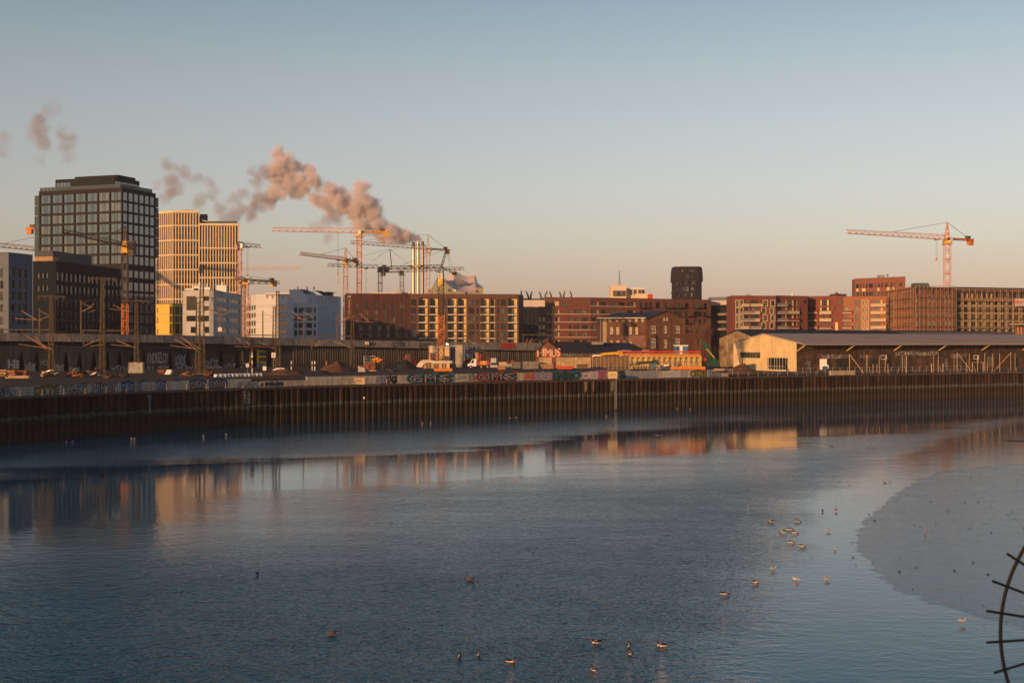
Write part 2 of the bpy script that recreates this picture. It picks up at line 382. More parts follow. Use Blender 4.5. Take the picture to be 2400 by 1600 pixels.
# ---- water
def water_mat():
    m = bpy.data.materials.new("river_water"); m.use_nodes = True; n, l = m.node_tree.nodes, m.node_tree.links
    b = n["Principled BSDF"]; b.inputs["Base Color"].default_value = (0.004, 0.070, 0.112, 1); b.inputs["Roughness"].default_value = 0.04
    b.inputs["IOR"].default_value = 1.33; b.inputs["Specular IOR Level"].default_value = 0.5
    g = n.new("ShaderNodeNewGeometry"); sp = n.new("ShaderNodeSeparateXYZ"); l.new(g.outputs["Position"], sp.inputs[0])
    def math_(op, a, b_=None, c=None):
        x = n.new("ShaderNodeMath"); x.operation = op
        for i, v in enumerate((a, b_, c)):
            if v is None: continue
            if isinstance(v, (int, float)): x.inputs[i].default_value = v
            else: l.new(v, x.inputs[i])
        return x.outputs[0]
    def noise_(scale, detail, stretch, rough=0.55):
        mp = n.new("ShaderNodeMapping"); mp.inputs["Scale"].default_value = stretch; mp.inputs["Rotation"].default_value = (0, 0, R(-37)); l.new(g.outputs["Position"], mp.inputs[0])
        z = n.new("ShaderNodeTexNoise"); z.inputs["Scale"].default_value = scale; z.inputs["Detail"].default_value = detail; z.inputs["Roughness"].default_value = rough
        l.new(mp.outputs[0], z.inputs["Vector"]); return z.outputs["Fac"]
    # wind pattern: bands of calm and ruffled water lie along the quay
    big = noise_(0.02, 3, (0.5, 2.2, 1))
    s = math_('ADD', math_('MULTIPLY', sp.outputs[0], 0.6), math_('MULTIPLY', sp.outputs[1], -0.8))
    s = math_('ADD', s, math_('MULTIPLY', math_('SUBTRACT', big, 0.5), 44))
    s = math_('ADD', s, math_('MULTIPLY', math_('MAXIMUM', sp.outputs[0], 0.0), 0.38))
    mr = n.new("ShaderNodeMapRange"); mr.inputs[1].default_value = -240; mr.inputs[2].default_value = -40; l.new(s, mr.inputs[0])
    rp = n.new("ShaderNodeValToRGB"); cr = rp.color_ramp
    pts = [(-240, .03), (-200, .04), (-184, .42), (-164, .42), (-147, .02), (-112, .025), (-97, .26), (-74, .7), (-40, 1.0)]
    for i, (a, v) in enumerate(pts):
        e = cr.elements[i] if i < 2 else cr.elements.new(0.5)
        e.position = (a + 240) / 200; e.color = (v, v, v, 1)
    for i, (a, v) in enumerate(pts): cr.elements[i].position = (a + 240) / 200; cr.elements[i].color = (v, v, v, 1)
    l.new(mr.outputs[0], rp.inputs[0])
    # shallow, sheltered water near the mud bank
    q = math_('SUBTRACT', sp.outputs[0], math_('ADD', math_('MULTIPLY', math_('POWER', sp.outputs[1], 2.0), 0.0016), 6.5))
    q = math_('ADD', q, math_('MULTIPLY', math_('SUBTRACT', big, 0.5), 14))
    m2 = n.new("ShaderNodeMapRange"); m2.interpolation_type = 'SMOOTHSTEP'; m2.inputs[1].default_value = -9; m2.inputs[2].default_value = 2; m2.inputs[3].default_value = 1; m2.inputs[4].default_value = 0.10
    l.new(q, m2.inputs[0])
    mask = math_('MULTIPLY', rp.outputs[0], m2.outputs[0])
    near_q = n.new("ShaderNodeMapRange"); near_q.interpolation_type = 'SMOOTHSTEP'; near_q.inputs[1].default_value = -158; near_q.inputs[2].default_value = -146; near_q.inputs[3].default_value = 1; near_q.inputs[4].default_value = 0; l.new(s, near_q.inputs[0])
    gx = n.new("ShaderNodeMapRange"); gx.interpolation_type = 'SMOOTHSTEP'; gx.inputs[1].default_value = 0; gx.inputs[2].default_value = 85; gx.inputs[3].default_value = 0; gx.inputs[4].default_value = 0.9; l.new(sp.outputs[0], gx.inputs[0])
    mask = math_('MULTIPLY', mask, math_('SUBTRACT', 1.0, math_('MULTIPLY', near_q.outputs[0], gx.outputs[0])))
    patch = noise_(0.16, 3, (0.6, 1.6, 1))
    mask = math_('MULTIPLY', mask, math_('ADD', 0.55, math_('MULTIPLY', patch, 0.9)))
    r1 = noise_(1.1, 3, (0.75, 1.25, 1), 0.6); r2 = noise_(0.35, 2, (0.8, 1.3, 1)); r3 = noise_(3.2, 3, (.9, 1.1, 1))
    h = math_('ADD', math_('ADD', math_('MULTIPLY', r1, 0.19), math_('MULTIPLY', r2, 0.08)), math_('MULTIPLY', r3, 0.085))
    h = math_('MULTIPLY', h, mask)
    bp = n.new("ShaderNodeBump"); bp.inputs["Strength"].default_value = 1; bp.inputs["Distance"].default_value = 1.0
    l.new(h, bp.inputs["Height"]); l.new(bp.outputs[0], b.inputs["Normal"])
    return m
mb = MB(); mb.quad((-2500, -1500, 0), (2500, -1500, 0), (2500, 1200, 0), (-2500, 1200, 0))
tag(build(mb, "water", water_mat()), "dark blue rippled river water in front of the quay", kind="structure")

# ---- land behind the quay
BK = [0.25, 1.2, 3.18, 3.4, 5, 8, 12, 18, 26, 36, 50, 70, 95]
samp = QUAY[::3]
mb = MB(); rows = []
for off in BK:
    r = []
    for i, p in enumerate(offset(samp, off)):
        left = 1 - max(0, min(1, (px_of(samp[i]) - 1690) / 25))
        z = 6.72
        if off >= 3.3: z = lerp(6.72, 8.2, left) + (mnoise.noise(Vector((p.x * .09, p.y * .09, 1))) * .22 + mnoise.noise(Vector((p.x * .35, p.y * .35, 4))) * .1 if off > 4 and left > 0 else 0)
        r.append((p.x, p.y, z))
    rows.append(r)
rows.append([(x * 1.05 + (x - 60) * .3, y + 260, z) for x, y, z in rows[-1]])
rows.append([(x * 18, 6000, 7.5) for x, y, z in rows[-1]])
nr = len(rows[0])
mb.v = [p for r in rows for p in r]
for j in range(len(rows) - 1):
    for i in range(nr - 1): mb.f.append((j * nr + i, j * nr + i + 1, (j + 1) * nr + i + 1, (j + 1) * nr + i)); mb.m.append(0)
tag(build(mb, "ground", M_dirt), "bare brown earth of the building site behind the quay", kind="structure")

# ---- sheet pile quay wall
def sheet_mat():
    m = mat("rusty_sheet_pile", (0.05, 0.027, 0.019), 0.85, 0.6, 1.2, rnd=0.5, stretch=(1, 1, .25), bump=.01, streak=0.4)
    n, l = m.node_tree.nodes, m.node_tree.links; b = n["Principled BSDF"]; src = b.inputs["Base Color"].links[0].from_socket
    g = n.new("ShaderNodeNewGeometry"); sp = n.new("ShaderNodeSeparateXYZ"); l.new(g.outputs["Position"], sp.inputs[0])
    nz = n.new("ShaderNodeTexNoise"); nz.inputs["Scale"].default_value = 1.4; nz.inputs["Detail"].default_value = 4; l.new(g.outputs["Position"], nz.inputs["Vector"])
    a = n.new("ShaderNodeMath"); a.operation = 'MULTIPLY_ADD'; a.inputs[1].default_value = 1.3; l.new(nz.outputs["Fac"], a.inputs[0]); l.new(sp.outputs[2], a.inputs[2])
    mr = n.new("ShaderNodeMapRange"); mr.inputs[1].default_value = 0; mr.inputs[2].default_value = 6; l.new(a.outputs[0], mr.inputs[0])
    rp = n.new("ShaderNodeValToRGB"); cr = rp.color_ramp           # tide marks: slime below, weed band, bare rust above
    for i, (p, c) in enumerate([(0, (.02, .016, .012)), (.3, (.05, .034, .022)), (.5, (.028, .022, .014)), (.62, (.04, .04, .014)), (.74, (.2, .2, .2))]):
        e = cr.elements[i] if i < 2 else cr.elements.new(p)
        e.position = p; e.color = (*c, 1)
    l.new(mr.outputs[0], rp.inputs[0])
    fm = n.new("ShaderNodeMapRange"); fm.inputs[1].default_value = 3.9; fm.inputs[2].default_value = 4.5; fm.inputs[3].default_value = 1; fm.inputs[4].default_value = 0; l.new(a.outputs[0], fm.inputs[0])
    mx = n.new("ShaderNodeMix"); mx.data_type = 'RGBA'; l.new(fm.outputs[0], mx.inputs[0]); l.new(src, mx.inputs[6]); l.new(rp.outputs[0], mx.inputs[7])
    l.new(mx.outputs[2], b.inputs["Base Color"]); return m
M_sheet = sheet_mat()
qw = thing("quay_wall", "rust brown steel sheet pile wall rising from the river", "quay wall", (QUAY[100].x, QUAY[100].y, 0))
def pile_mesh(dp, edge):
    pl = MB(); pr = [(-.6, 0), (-.4, 0), (-.26, -dp), (.26, -dp), (.4, 0), (.6, 0)]
    for (x0, y0), (x1, y1) in zip(pr, pr[1:]): pl.quad((x0, y0, -2.5), (x1, y1, -2.5), (x1, y1, 6.45), (x0, y0, 6.45))
    pl.box((.58, -.04, 2), (.07, .09, 8.9))
    if edge: pl.box((-.26, -dp - .03, 2.6), (.1, .08, 7.7))
    return pl.mesh("sheet_pile", M_sheet)
pms = [pile_mesh(.44, False), pile_mesh(.40, True), pile_mesh(.47, False)]
for i in range(len(QUAY) - 1):
    a, b = QUAY[i], QUAY[i + 1]; c = (a + b) / 2
    put("sheet_pile", pms[0 if i % 3 else random.choice((1, 2))], qw, Matrix.Translation((c.x, c.y, random.uniform(-.04, .04))) @ Matrix.Rotation(math.atan2(b.y - a.y, b.x - a.x), 4, 'Z'))
qs = QUAY[::4]
cap = MB()
for a, b in zip(qs, qs[1:]):
    f = Fac(a, b)
    for (y0, z0), (y1, z1) in (((.6, 6.4), (.6, 6.7)), ((.6, 6.7), (-.3, 6.7)), ((.05, 6.4), (.6, 6.4))):
        cap.quad(f.at(0, z0, y0), f.at(f.L, z0, y0), f.at(f.L, z1, y1), f.at(0, z1, y1))
build(cap, "cap_beam", mat("cap_beam", (0.09, .06, .045), .9, .4, 1.0), qw)
# quay ladder, white paint runs, tide gauge pole
def on_quay(px, out=0.0, z=0.0):
    f = curve_fac(QUAY, px); return f, f.at(f.U(px), z, out)
f, p = on_quay(1439, .62)
ld = thing("quay_ladder", "narrow steel ladder on the quay wall below a white sign", "ladder", p)
m_ = MB()
for s_ in (-.22, .22): m_.bar(f.at(f.U(1439) + s_, .2, .7), f.at(f.U(1439) + s_, 6.75, .7), .07)
for k in range(20): m_.bar(f.at(f.U(1439) - .22, .5 + k * .31, .7), f.at(f.U(1439) + .22, .5 + k * .31, .7), .05)
build(m_, "rails_and_rungs", M_galv, ld)
f, p = on_quay(845, 1.3)
tg = thing("gauge_pole", "slim pole standing in the river before the quay under a white notice", "pole", p)
m_ = MB(); m_.tube(p - Vector((0, 0, 2)), p + Vector((0, 0, 4.2)), .07); build(m_, "pole", mat("pole_rust", (.10, .07, .05), .9, .3, 2), tg)
m_ = MB(); m_.box(p + Vector((0, 0, 4.3)), (.2, .2, .4)); build(m_, "gauge_head", M_white, tg)
M_tag = mat("pale_tag_paint", (.36, .38, .40), .9, .2, 2)
for px, txt in ((345, "gorman"), (570, "HAKO"), (580, "smile")):
    f = curve_fac(QUAY, px); L = f.U(px)
    lettering(f, txt, L - .35, L + .35, 3.2 if px < 400 else 4.0, 6.2, M_tag, qw, "graffiti", out=.53, vert=True, wob=.1)
for px, w_ in ((1370, .8), (1432, .9), (1388, .35)):   # pale lime runs down the steel
    f = curve_fac(QUAY, px); L = f.U(px); m_ = MB(); m_.add([f.at(L - w_ / 2, 6.4, .49), f.at(L - w_ / 2, 4.4, .49), f.at(L - .05, 4.0, .49), f.at(L + w_ / 2, 4.6, .49), f.at(L + w_ / 2, 6.4, .49)], [(0, 1, 2, 3, 4)])
    build(m_, "lime_run", mat("lime_run", (.24, .17, .12), .9, .35, 2), qw)

# ---- low concrete flood wall with graffiti, set back 3 m from the edge
FW = offset(QUAY, 3.1)
FW = [p for p in FW if px_of(p) < 1712]
fw = thing("flood_wall", "long low concrete wall covered in graffiti along the quay edge", "wall", (FW[60].x, FW[60].y, 6.7))
m_seg = [mat("flood_concrete_%d" % i, c, .95, .2, .9, streak=.3) for i, c in enumerate([(.46, .40, .32), (.42, .38, .33), (.52, .45, .35)])]
def fw_top(px): return interp([(-300, 8.05), (0, 8.1), (545, 8.25), (560, 7.75), (660, 7.8), (672, 8.35), (900, 8.35), (1720, 8.4)], px)
segn = FW[::5]
for i, (a, b) in enumerate(zip(segn, segn[1:])):
    f = Fac(a, b); zt = fw_top(px_of(a)); m_ = MB()
    m_.prism([f.at(0.015, 0)[:2], f.at(f.L - .015, 0)[:2], f.at(f.L - .015, 0, -.35)[:2], f.at(.015, 0, -.35)[:2]], 6.6, zt)
    build(m_, "wall_segment", m_seg[(i * 7 + i // 3) % 3], fw)
G = {k: mat("spray_" + k, c, .9, .15, 1.5) for k, c in dict(grey=(.27, .28, .29), ink=(.02, .02, .025), cyan=(.04, .17, .20), pink=(.45, .13, .20), red=(.38, .05, .03), orange=(.5, .16, .06),
     lime=(.32, .30, .03), white=(.52, .50, .48), blue=(.06, .10, .19), pale=(.34, .36, .38), teal=(.03, .10, .10), yellow=(.45, .33, .04), violet=(.2, .1, .2), darkblue=(.03, .06, .12)).items()}
def fwg(text, a, b, fill, line, third=None, wob=.12, off=.075, py=None, **k):
    f = span_fac(FW, a, b); pm = (a + b) / 2; d = f.D(pm); zt = fw_top(pm)
    y1, y0 = 800 + (H - 6.9) * F / d, 800 + (H - zt + .1) * F / d
    if py: y0, y1 = py
    for fl in (f,): graffiti(f, text, a, b, y0, y1, G[fill] if fill else None, G[line] if line else None, fw, wob, off, third=G[third] if third else None, **k)
for t in [("GA", -10, 26, "pale", "ink"), ("DYTE", 82, 136, "yellow", "ink"), ("BOMBER", 148, 206, "white", "ink"), ("NIKET", 215, 272, "white", "ink"),
          ("cmo", 286, 314, "pale", "blue", "darkblue"), ("cmo", 322, 352, "pale", "blue", "darkblue"), ("cmo", 360, 390, "pale", "blue", "darkblue"), ("cmo", 399, 431, "pale", "ink", "blue"), ("cmo", 446, 482, "pale", "ink", "blue"), ("cmo", 492, 530, "pale", "ink", "blue"),
          ("FLAX", 560, 606, "pale", "darkblue"), ("oxide", 612, 662, "blue", "ink"), ("AWR", 880, 905, "blue", None), ("YAGS", 906, 930, None, "ink"),
          ("G", 958, 990, "grey", "ink", "cyan"), ("M", 995, 1022, "grey", "ink", "cyan"), ("S", 1028, 1056, "grey", "ink", "cyan"), ("PUTA", 1100, 1113, "ink", None), ("O", 1120, 1148, "grey", "ink", "red"), ("M", 1152, 1176, "grey", "ink", "red"), ("S", 1180, 1208, "grey", "ink", "red"),
          ("HANS", 1228, 1252, "orange", "red"), ("SOO", 1254, 1294, "pale", "violet", "grey"), ("EMRIO", 1297, 1360, "teal", "ink", "cyan"), ("OEE", 1365, 1401, "pink", "white", "violet"), ("RX", 1403, 1422, "orange", "violet", "pink"),
          ("SB", 1449, 1466, "blue", "ink"), ("TEXRIES", 1470, 1542, None, "grey", None), ("COTOS", 1565, 1594, None, "white"), ("OKEE", 1618, 1656, "lime", "ink"), ("RISE", 1662, 1690, "pale", "blue")]:
    fwg(*t)
# arrow at the end of the big GMS piece
f = span_fac(FW, 1056, 1094); m_ = MB()
ar = [(0, .05), (.45, .5), (.42, .75), (1, .55), (.55, .15), (.55, .33), (.1, .0)]
m_.poly([f.at(f.L * x, lerp(7.0, 8.3, z), .02) for x, z in ar]); build(m_, "graffiti", G["ink"], fw)
m_ = MB(); m_.poly([f.at(f.L * (.06 + x * .86), lerp(7.08, 8.22, .04 + z * .92), .03) for x, z in ar]); build(m_, "graffiti", G["grey"], fw)

# ---- walkway railings at the quay edge
def railing(name, label, pts_px, step, h, base, m, off=0.35, rails=(1.0,), panel=False):
    a, b = pts_px; cur = offset(QUAY, off); cur = [p for p in cur if a <= px_of(p) <= b]
    cur = resample(cur, step); t = thing(name, label, "railing", (cur[len(cur) // 2].x, cur[len(cur) // 2].y, base), "railings along the quay")
    for p in cur:
        mm = MB(); mm.bar((p.x, p.y, base), (p.x, p.y, base + h), .09, cap=True); build(mm, "post", m, t)
    for k in rails:
        mm = MB()
        for p, q in zip(cur, cur[1:]): mm.bar((p.x, p.y, base + h * k), (q.x, q.y, base + h * k), .05)
        build(mm, "rail", m, t)
    return t
M_rail = mat("worn_railing", (.30, .22, .15), .7, .3, 2, metal=.3)
railing("railing", "thin post and rail fence on the dark quay edge before the silver graffiti letters", (-60, 560), 4.0, 1.05, 6.7, M_rail, rails=(.97, .5))
railing("railing", "thin quay edge fence with wide posts between blank concrete and the big grey graffiti", (565, 1080), 4.5, 1.05, 6.7, M_rail, rails=(.97,))
railing("railing", "low railing on the quay edge in front of the long goods shed", (1700, 2760), 3.1, 1.1, 6.72, M_rail, rails=(.97, .55))

# ---- mud bank
MUDPX = [(2700, 1050), (2400, 1082), (2260, 1092), (2175, 1103), (2125, 1120), (2075, 1148), (2025, 1185), (1985, 1222), (1962, 1255), (1958, 1283), (1985, 1318), (2005, 1345), (2030, 1370), (2080, 1396), (2140, 1416), (2215, 1438), (2280, 1462), (2340, 1480), (2400, 1500), (2520, 1545), (2800, 1640)]
shore = [P(px, H * F / (py - 800)) for px, py in MUDPX]
shore = resample(shore, .6)
def mud_mat():
    m = bpy.data.materials.new("wet_mud"); m.use_nodes = True; n, l = m.node_tree.nodes, m.node_tree.links; b = n["Principled BSDF"]
    b.inputs["Base Color"].default_value = (.010, .06, .09, 1); b.inputs["IOR"].default_value = 1.4
    g = n.new("ShaderNodeNewGeometry"); mp = n.new("ShaderNodeMapping"); mp.inputs["Scale"].default_value = (.4, 1.2, 1); l.new(g.outputs["Position"], mp.inputs[0])
    nz = n.new("ShaderNodeTexNoise"); nz.inputs["Scale"].default_value = 2.4; nz.inputs["Detail"].default_value = 6; nz.inputs["Roughness"].default_value = .68; l.new(mp.outputs[0], nz.inputs["Vector"])
    rr = n.new("ShaderNodeMapRange"); rr.inputs[1].default_value = .35; rr.inputs[2].default_value = .7; rr.inputs[3].default_value = .03; rr.inputs[4].default_value = .12; l.new(nz.outputs["Fac"], rr.inputs[0]); l.new(rr.outputs[0], b.inputs["Roughness"])
    bp = n.new("ShaderNodeBump"); bp.inputs["Strength"].default_value = 1; bp.inputs["Distance"].default_value = .030; l.new(nz.outputs["Fac"], bp.inputs["Height"]); l.new(bp.outputs[0], b.inputs["Normal"])
    return m
mb = MB(); rows = []
shore = [p + Vector((mnoise.noise(Vector((p.x * .3, p.y * .3, 0))), mnoise.noise(Vector((p.x * .3, p.y * .3, 9))))) * .35 for p in shore]
K = 150; cen = Vector((75, 88))
for k in range(K + 1):
    t = (k / K) ** 1.5
    rows.append([])
    for p in shore:
        q = p.lerp(cen, t); rise = .02 + .5 * (1 - math.exp(-6 * t))
        n1 = mnoise.fractal(Vector((q.x * .16, q.y * .42, 3)), 1.0, 2.0, 3); n2 = mnoise.fractal(Vector((q.x * .9, q.y * 2.6, 8)), 1.0, 2.0, 3)
        z = -.045 + .063 * min(1, t * 26) + .012 * min(1, t * 3) + n1 * .016 + n2 * .018
        rows[-1].append((q.x, q.y, z))
nr = len(shore); mb.v = [p for r in rows for p in r]
for j in range(K):
    for i in range(nr - 1): mb.f.append((j * nr + i, j * nr + i + 1, (j + 1) * nr + i + 1, (j + 1) * nr + i)); mb.m.append(0)
o = build(mb, "mud_bank", mud_mat(), smooth=True); recalc(o)
tag(o, "wet dark mud bank bared by low tide", kind="structure")
# scattered stones and weed on the mud
mb = MB()
for _ in range(320):
    i = random.randrange(len(shore)); q = shore[i].lerp(cen, random.random() ** 1.2 * .8 + .01); r = random.uniform(.02, .07)
    mb.ell((q.x, q.y, .06), (r * 1.8, r, r * .5), Matrix.Rotation(random.random() * 6, 3, 'Z'), 6, 4)
tag(build(mb, "pebbles", mat("mud_stones", (.02, .02, .022), .6, .3, 3)), "small dark stones and weed scattered on the mud", kind="stuff")
# mud spit further up the right bank
mb = MB(); pts = [P(px, H * F / (py - 800)) for px, py in [(2345, 1032), (2420, 1029), (2600, 1026), (2600, 1036), (2420, 1036)]]
mb.poly([(p.x, p.y, .05) for p in pts]); mb.f[0] = mb.f[0]
tag(build(mb, "mud_spit", MATS.get("mud2") or mat("mud2", (.05, .035, .025), .5, .3, .5, bump=.05)), "narrow brown mud spit at the right edge of the river", kind="structure")

# ================================================================== railway viaduct
VD = [(-300, 268), (0, 285), (200, 298), (400, 315), (700, 345), (1000, 372), (1290, 398)]
VT = [(-300, 777), (0, 780), (400, 785), (600, 790), (820, 797), (1100, 801), (1290, 804)]
VB = [(-300, 797), (0, 799), (400, 803), (600, 808), (820, 812), (1100, 819), (1290, 822)]
vp = [P(px, interp(VD, px)) for px in range(-300, 1291, 10)]
for _ in range(30): vp = [vp[0]] + [(vp[i - 1] + vp[i] * 2 + vp[i + 1]) / 4 for i in range(1, len(vp) - 1)] + [vp[-1]]
vp = resample(vp, 1.0)
via = thing("railway_viaduct", "long grey concrete railway viaduct with dark niches and graffiti below its parapet", "viaduct", (vp[80].x, vp[80].y, 8))
M_via = [mat("viaduct_concrete_%d" % i, c, .95, .25, .5, streak=.4) for i, c in enumerate([(.24, .215, .19), (.28, .24, .205), (.22, .20, .185)])]
M_viad = mat("viaduct_shade_wall", (.05, .056, .063), .95, .3, .4, streak=.4)  # dark bluish colour carries the shade of the lower wall
stp = vp[::6]
for i, (a, b) in enumerate(zip(stp, stp[1:])):
    f = Fac(a, b); pa, pb = px_of(a), px_of(b); za, zb = Z(interp(VT, pa), a.y), Z(interp(VT, pb), b.y); ya, yb = Z(interp(VB, pa), a.y), Z(interp(VB, pb), b.y)
    m_ = MB(); e = .03
    # canted parapet panel: leans outward
    o0, o1 = 1.6, 1.25
    q = [f.at(e, ya, o0), f.at(f.L - e, yb, o0), f.at(f.L - e, zb, o1), f.at(e, za, o1), f.at(e, ya, -1), f.at(f.L - e, yb, -1), f.at(f.L - e, zb, .8), f.at(e, za, .8)]
    m_.add(q, [(0, 1, 2, 3), (3, 2, 6, 7), (0, 4, 5, 1), (4, 7, 6, 5), (0, 3, 7, 4), (1, 5, 6, 2)])
    build(m_, "parapet_panel", M_via[(i * 5 + i // 4) % 3], via)
m_ = MB()
for a, b in zip(stp, stp[1:]):
    f = Fac(a, b); zt = Z(interp(VB, px_of(a)), a.y) + .3; m_.quad(f.at(0, zt, .9), f.at(f.L, zt, .9), f.at(f.L, zt, -14), f.at(0, zt, -14))
    m_.quad(f.at(0, 7, -2.2), f.at(f.L, 7, -2.2), f.at(f.L, zt, -2.2), f.at(0, zt, -2.2))
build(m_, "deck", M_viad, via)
# left half: wall bays with tapering niches between them
NI = [51, 87, 122, 156, 188, 221, 252, 281, 309, 338, 400, 442, 481, 519, 557, 597, 632]
def niche(px):
    f = curve_fac(vp[::1], px); wd = 14 if px > 390 else 13
    return f.at(f.U(px), 0)[:2], wd
edges = [(-260, 0, 0)] + [(px, 7.5 if px > 390 else 6.5, 1) for px in NI] + [(690, 0, 0)]
for (a, wa, ka), (b, wb, kb) in zip(edges, edges[1:]):
    f = span_fac(vp, a, b); L = f.L; da, db = f.D(a), f.D(b); zb_ = 7.6; zt = Z(interp(VB, (a + b) / 2) - 6, f.D((a + b) / 2))
    ha, hb = wa * da / F * 1.1, wb * db / F * 1.1; prof = [(1, 8.0), (1.02, 9.6), (.72, 11.4), (.34, 12.4), (0, 12.6)]
    left = [f.at(ha * k if ka else 0, z) for k, z in prof] if ka else [f.at(0, zb_)]
    right = [f.at(L - hb * k if kb else L, z) for k, z in reversed(prof)] if kb else [f.at(L, zb_)]
    pts = [f.at(0, zt)] + (list(reversed(left)) + [f.at(ha, zb_)] if ka else left) + ([f.at(L - hb, zb_)] + list(reversed(right)) if kb else right) + [f.at(L, zt)]
    m_ = MB(); m_.poly(pts); ring = [p + Vector((-f.n.x * .9, -f.n.y * .9, 0)) for p in pts]
    n_ = len(pts); m_.add(pts + ring, [(i, (i + 1) % n_, n_ + (i + 1) % n_, n_ + i) for i in range(n_)])
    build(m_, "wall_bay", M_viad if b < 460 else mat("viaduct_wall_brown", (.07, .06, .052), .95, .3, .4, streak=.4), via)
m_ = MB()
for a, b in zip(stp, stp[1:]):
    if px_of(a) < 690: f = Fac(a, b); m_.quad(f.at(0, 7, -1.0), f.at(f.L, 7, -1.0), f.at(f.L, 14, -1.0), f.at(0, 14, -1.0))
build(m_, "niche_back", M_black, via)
def viag(text, a, b, y0, y1, fill, line, third=None, wob=.12, **k):
    f = span_fac(vp, a, b); graffiti(f, text, a, b, y0, y1, G[fill] if fill else None, G[line] if line else None, via, wob, third=G[third] if third else None, **k)
viag("KNDRIZLOY", 346, 394, 826, 851, "pale", None, wob=.05); viag("SHOE", 94, 112, 842, 856, "pale", "ink"); viag("HE", 20, 44, 845, 862, "darkblue", "pale")
viag("MTCH", 262, 300, 857, 874, "pale", "darkblue"); viag("WASK", 60, 84, 852, 872, "darkblue", "pale"); viag("TRECK", 128, 150, 856, 870, "darkblue", "pale")
viag("ARSEN", 160, 186, 862, 874, "darkblue", "pale"); viag("SL", 345, 366, 858, 870, "pale", "blue"); viag("DUCS", 372, 395, 857, 872, "blue", "pale"); viag("KAOS", 412, 434, 833, 856, "blue", "pale"); viag("RIOT", 484, 512, 842, 868, "pale", "darkblue"); viag("BLEK", 416, 455, 858, 874, "darkblue", "pale")
viag("U", 566, 588, 826, 855, "yellow", None); viag("E", 602, 624, 821, 850, "yellow", None); viag("SKO", 486, 522, 857, 876, "orange", "pale"); viag("VOLT", 524, 552, 852, 872, "pale", "blue"); viag("GAZ", 562, 590, 856, 872, "pale", "darkblue"); viag("RSR", 602, 626, 850, 862, "pale", "darkblue"); viag("OH", 451, 461, 839, 854, "orange", None); viag("QUE", 640, 662, 838, 862, "pale", "cyan")
def parag(text, a, b, fill, h0=.15, h1=.85):
    f = span_fac(vp, a, b); f = Fac(f.at(0, 0, 1.62)[:2], f.at(f.L, 0, 1.62)[:2]); pm = (a + b) / 2; y0, y1 = lerp(interp(VT, pm), interp(VB, pm), h0), lerp(interp(VT, pm), interp(VB, pm), h1)
    graffiti(f, text, a, b, y0, y1, G[fill], None, via, .1)
parag("CSTR", 922, 950, "ink"); parag("HYPER", 983, 1008, "ink", .3, .9)
f = span_fac(vp, 1167, 1200); m_ = MB()
for k in range(4):
    l0, l1 = f.L * k / 4 + .05, f.L * (k + 1) / 4 - .05
    m_.quad(f.at(l0, Z(817, 392), 1.64), f.at(l1, Z(817, 392), 1.64), f.at(l1 - .2, Z(803.5, 392), 1.4), f.at(l0 - .2, Z(803.5, 392), 1.4))
build(m_, "red_paint", G["red"], via)
# right half: wall of round bored piles
M_pile = mat("bored_pile", (.11, .095, .08), .95, .3, .6, rnd=.2, streak=.4)
pm_ = MB(); pm_.tube((0, 0, 0), (0, 0, 7.0), .36, n=10); pme = pm_.mesh("pile", M_pile)
pme.polygons.foreach_set("use_smooth", [True] * len(pme.polygons))
for p in resample([p for p in vp if px_of(p) > 688], .78):
    put("pile", pme, via, Matrix.Translation((p.x, p.y, 7.6)))
# posts standing on the parapet
def post_on_via(px, ytop, label, wd=.28, extra=None):
    d = interp(VD, px) - .5; p = P(px, d); z0 = Z(interp(VT, px), d) - .4; z1 = Z(ytop, d)
    t = thing("line_post", label, "post", (p.x, p.y, z0), "line posts along the viaduct")
    m_ = MB(); m_.box((p.x, p.y, (z0 + z1) / 2), (wd, wd, z1 - z0), taper=.85); build(m_, "post", mat("rust_post", (.13, .08, .055), .8, .3, 1.5), t)
    m_ = MB(); m_.bar((p.x, p.y, z1 - .6), (p.x + 2.6, p.y - .6, z1 - 1.7), .06); m_.bar((p.x, p.y, z1 - 2.6), (p.x + 2.7, p.y - .6, z1 - 1.7), .06); build(m_, "bracket", M_rail, t)
    return t, p, z0, z1
for px, y, lab in ((93, 722, "slim brown line post before the blue grey building at the far left"), (190, 703, "slim brown line post before the dark low office block"), (616, 728, "brown line post before the blank wall of the white building"), (711, 727, "brown line post before the white building's square windows"), (790, 733, "brown line post left of the dark brown hotel"), (1086, 742, "brown line post before the brick apartment block")):
    post_on_via(px, y, lab)
t, p, z0, z1 = post_on_via(516, 715, "brown line post carrying a square white speed sign")
m_ = MB(); m_.box((p.x, p.y - .3, Z(771.5, p.y)), (.9, .06, 1.0)); sp_ = build(m_, "sign_plate", M_white, t)
lettering(Fac((p.x - .5, p.y - .34), (p.x + .5, p.y - .34)), "6", .36, .64, Z(774.5, p.y), Z(769, p.y), M_ink, t, "sign_number", out=.01)
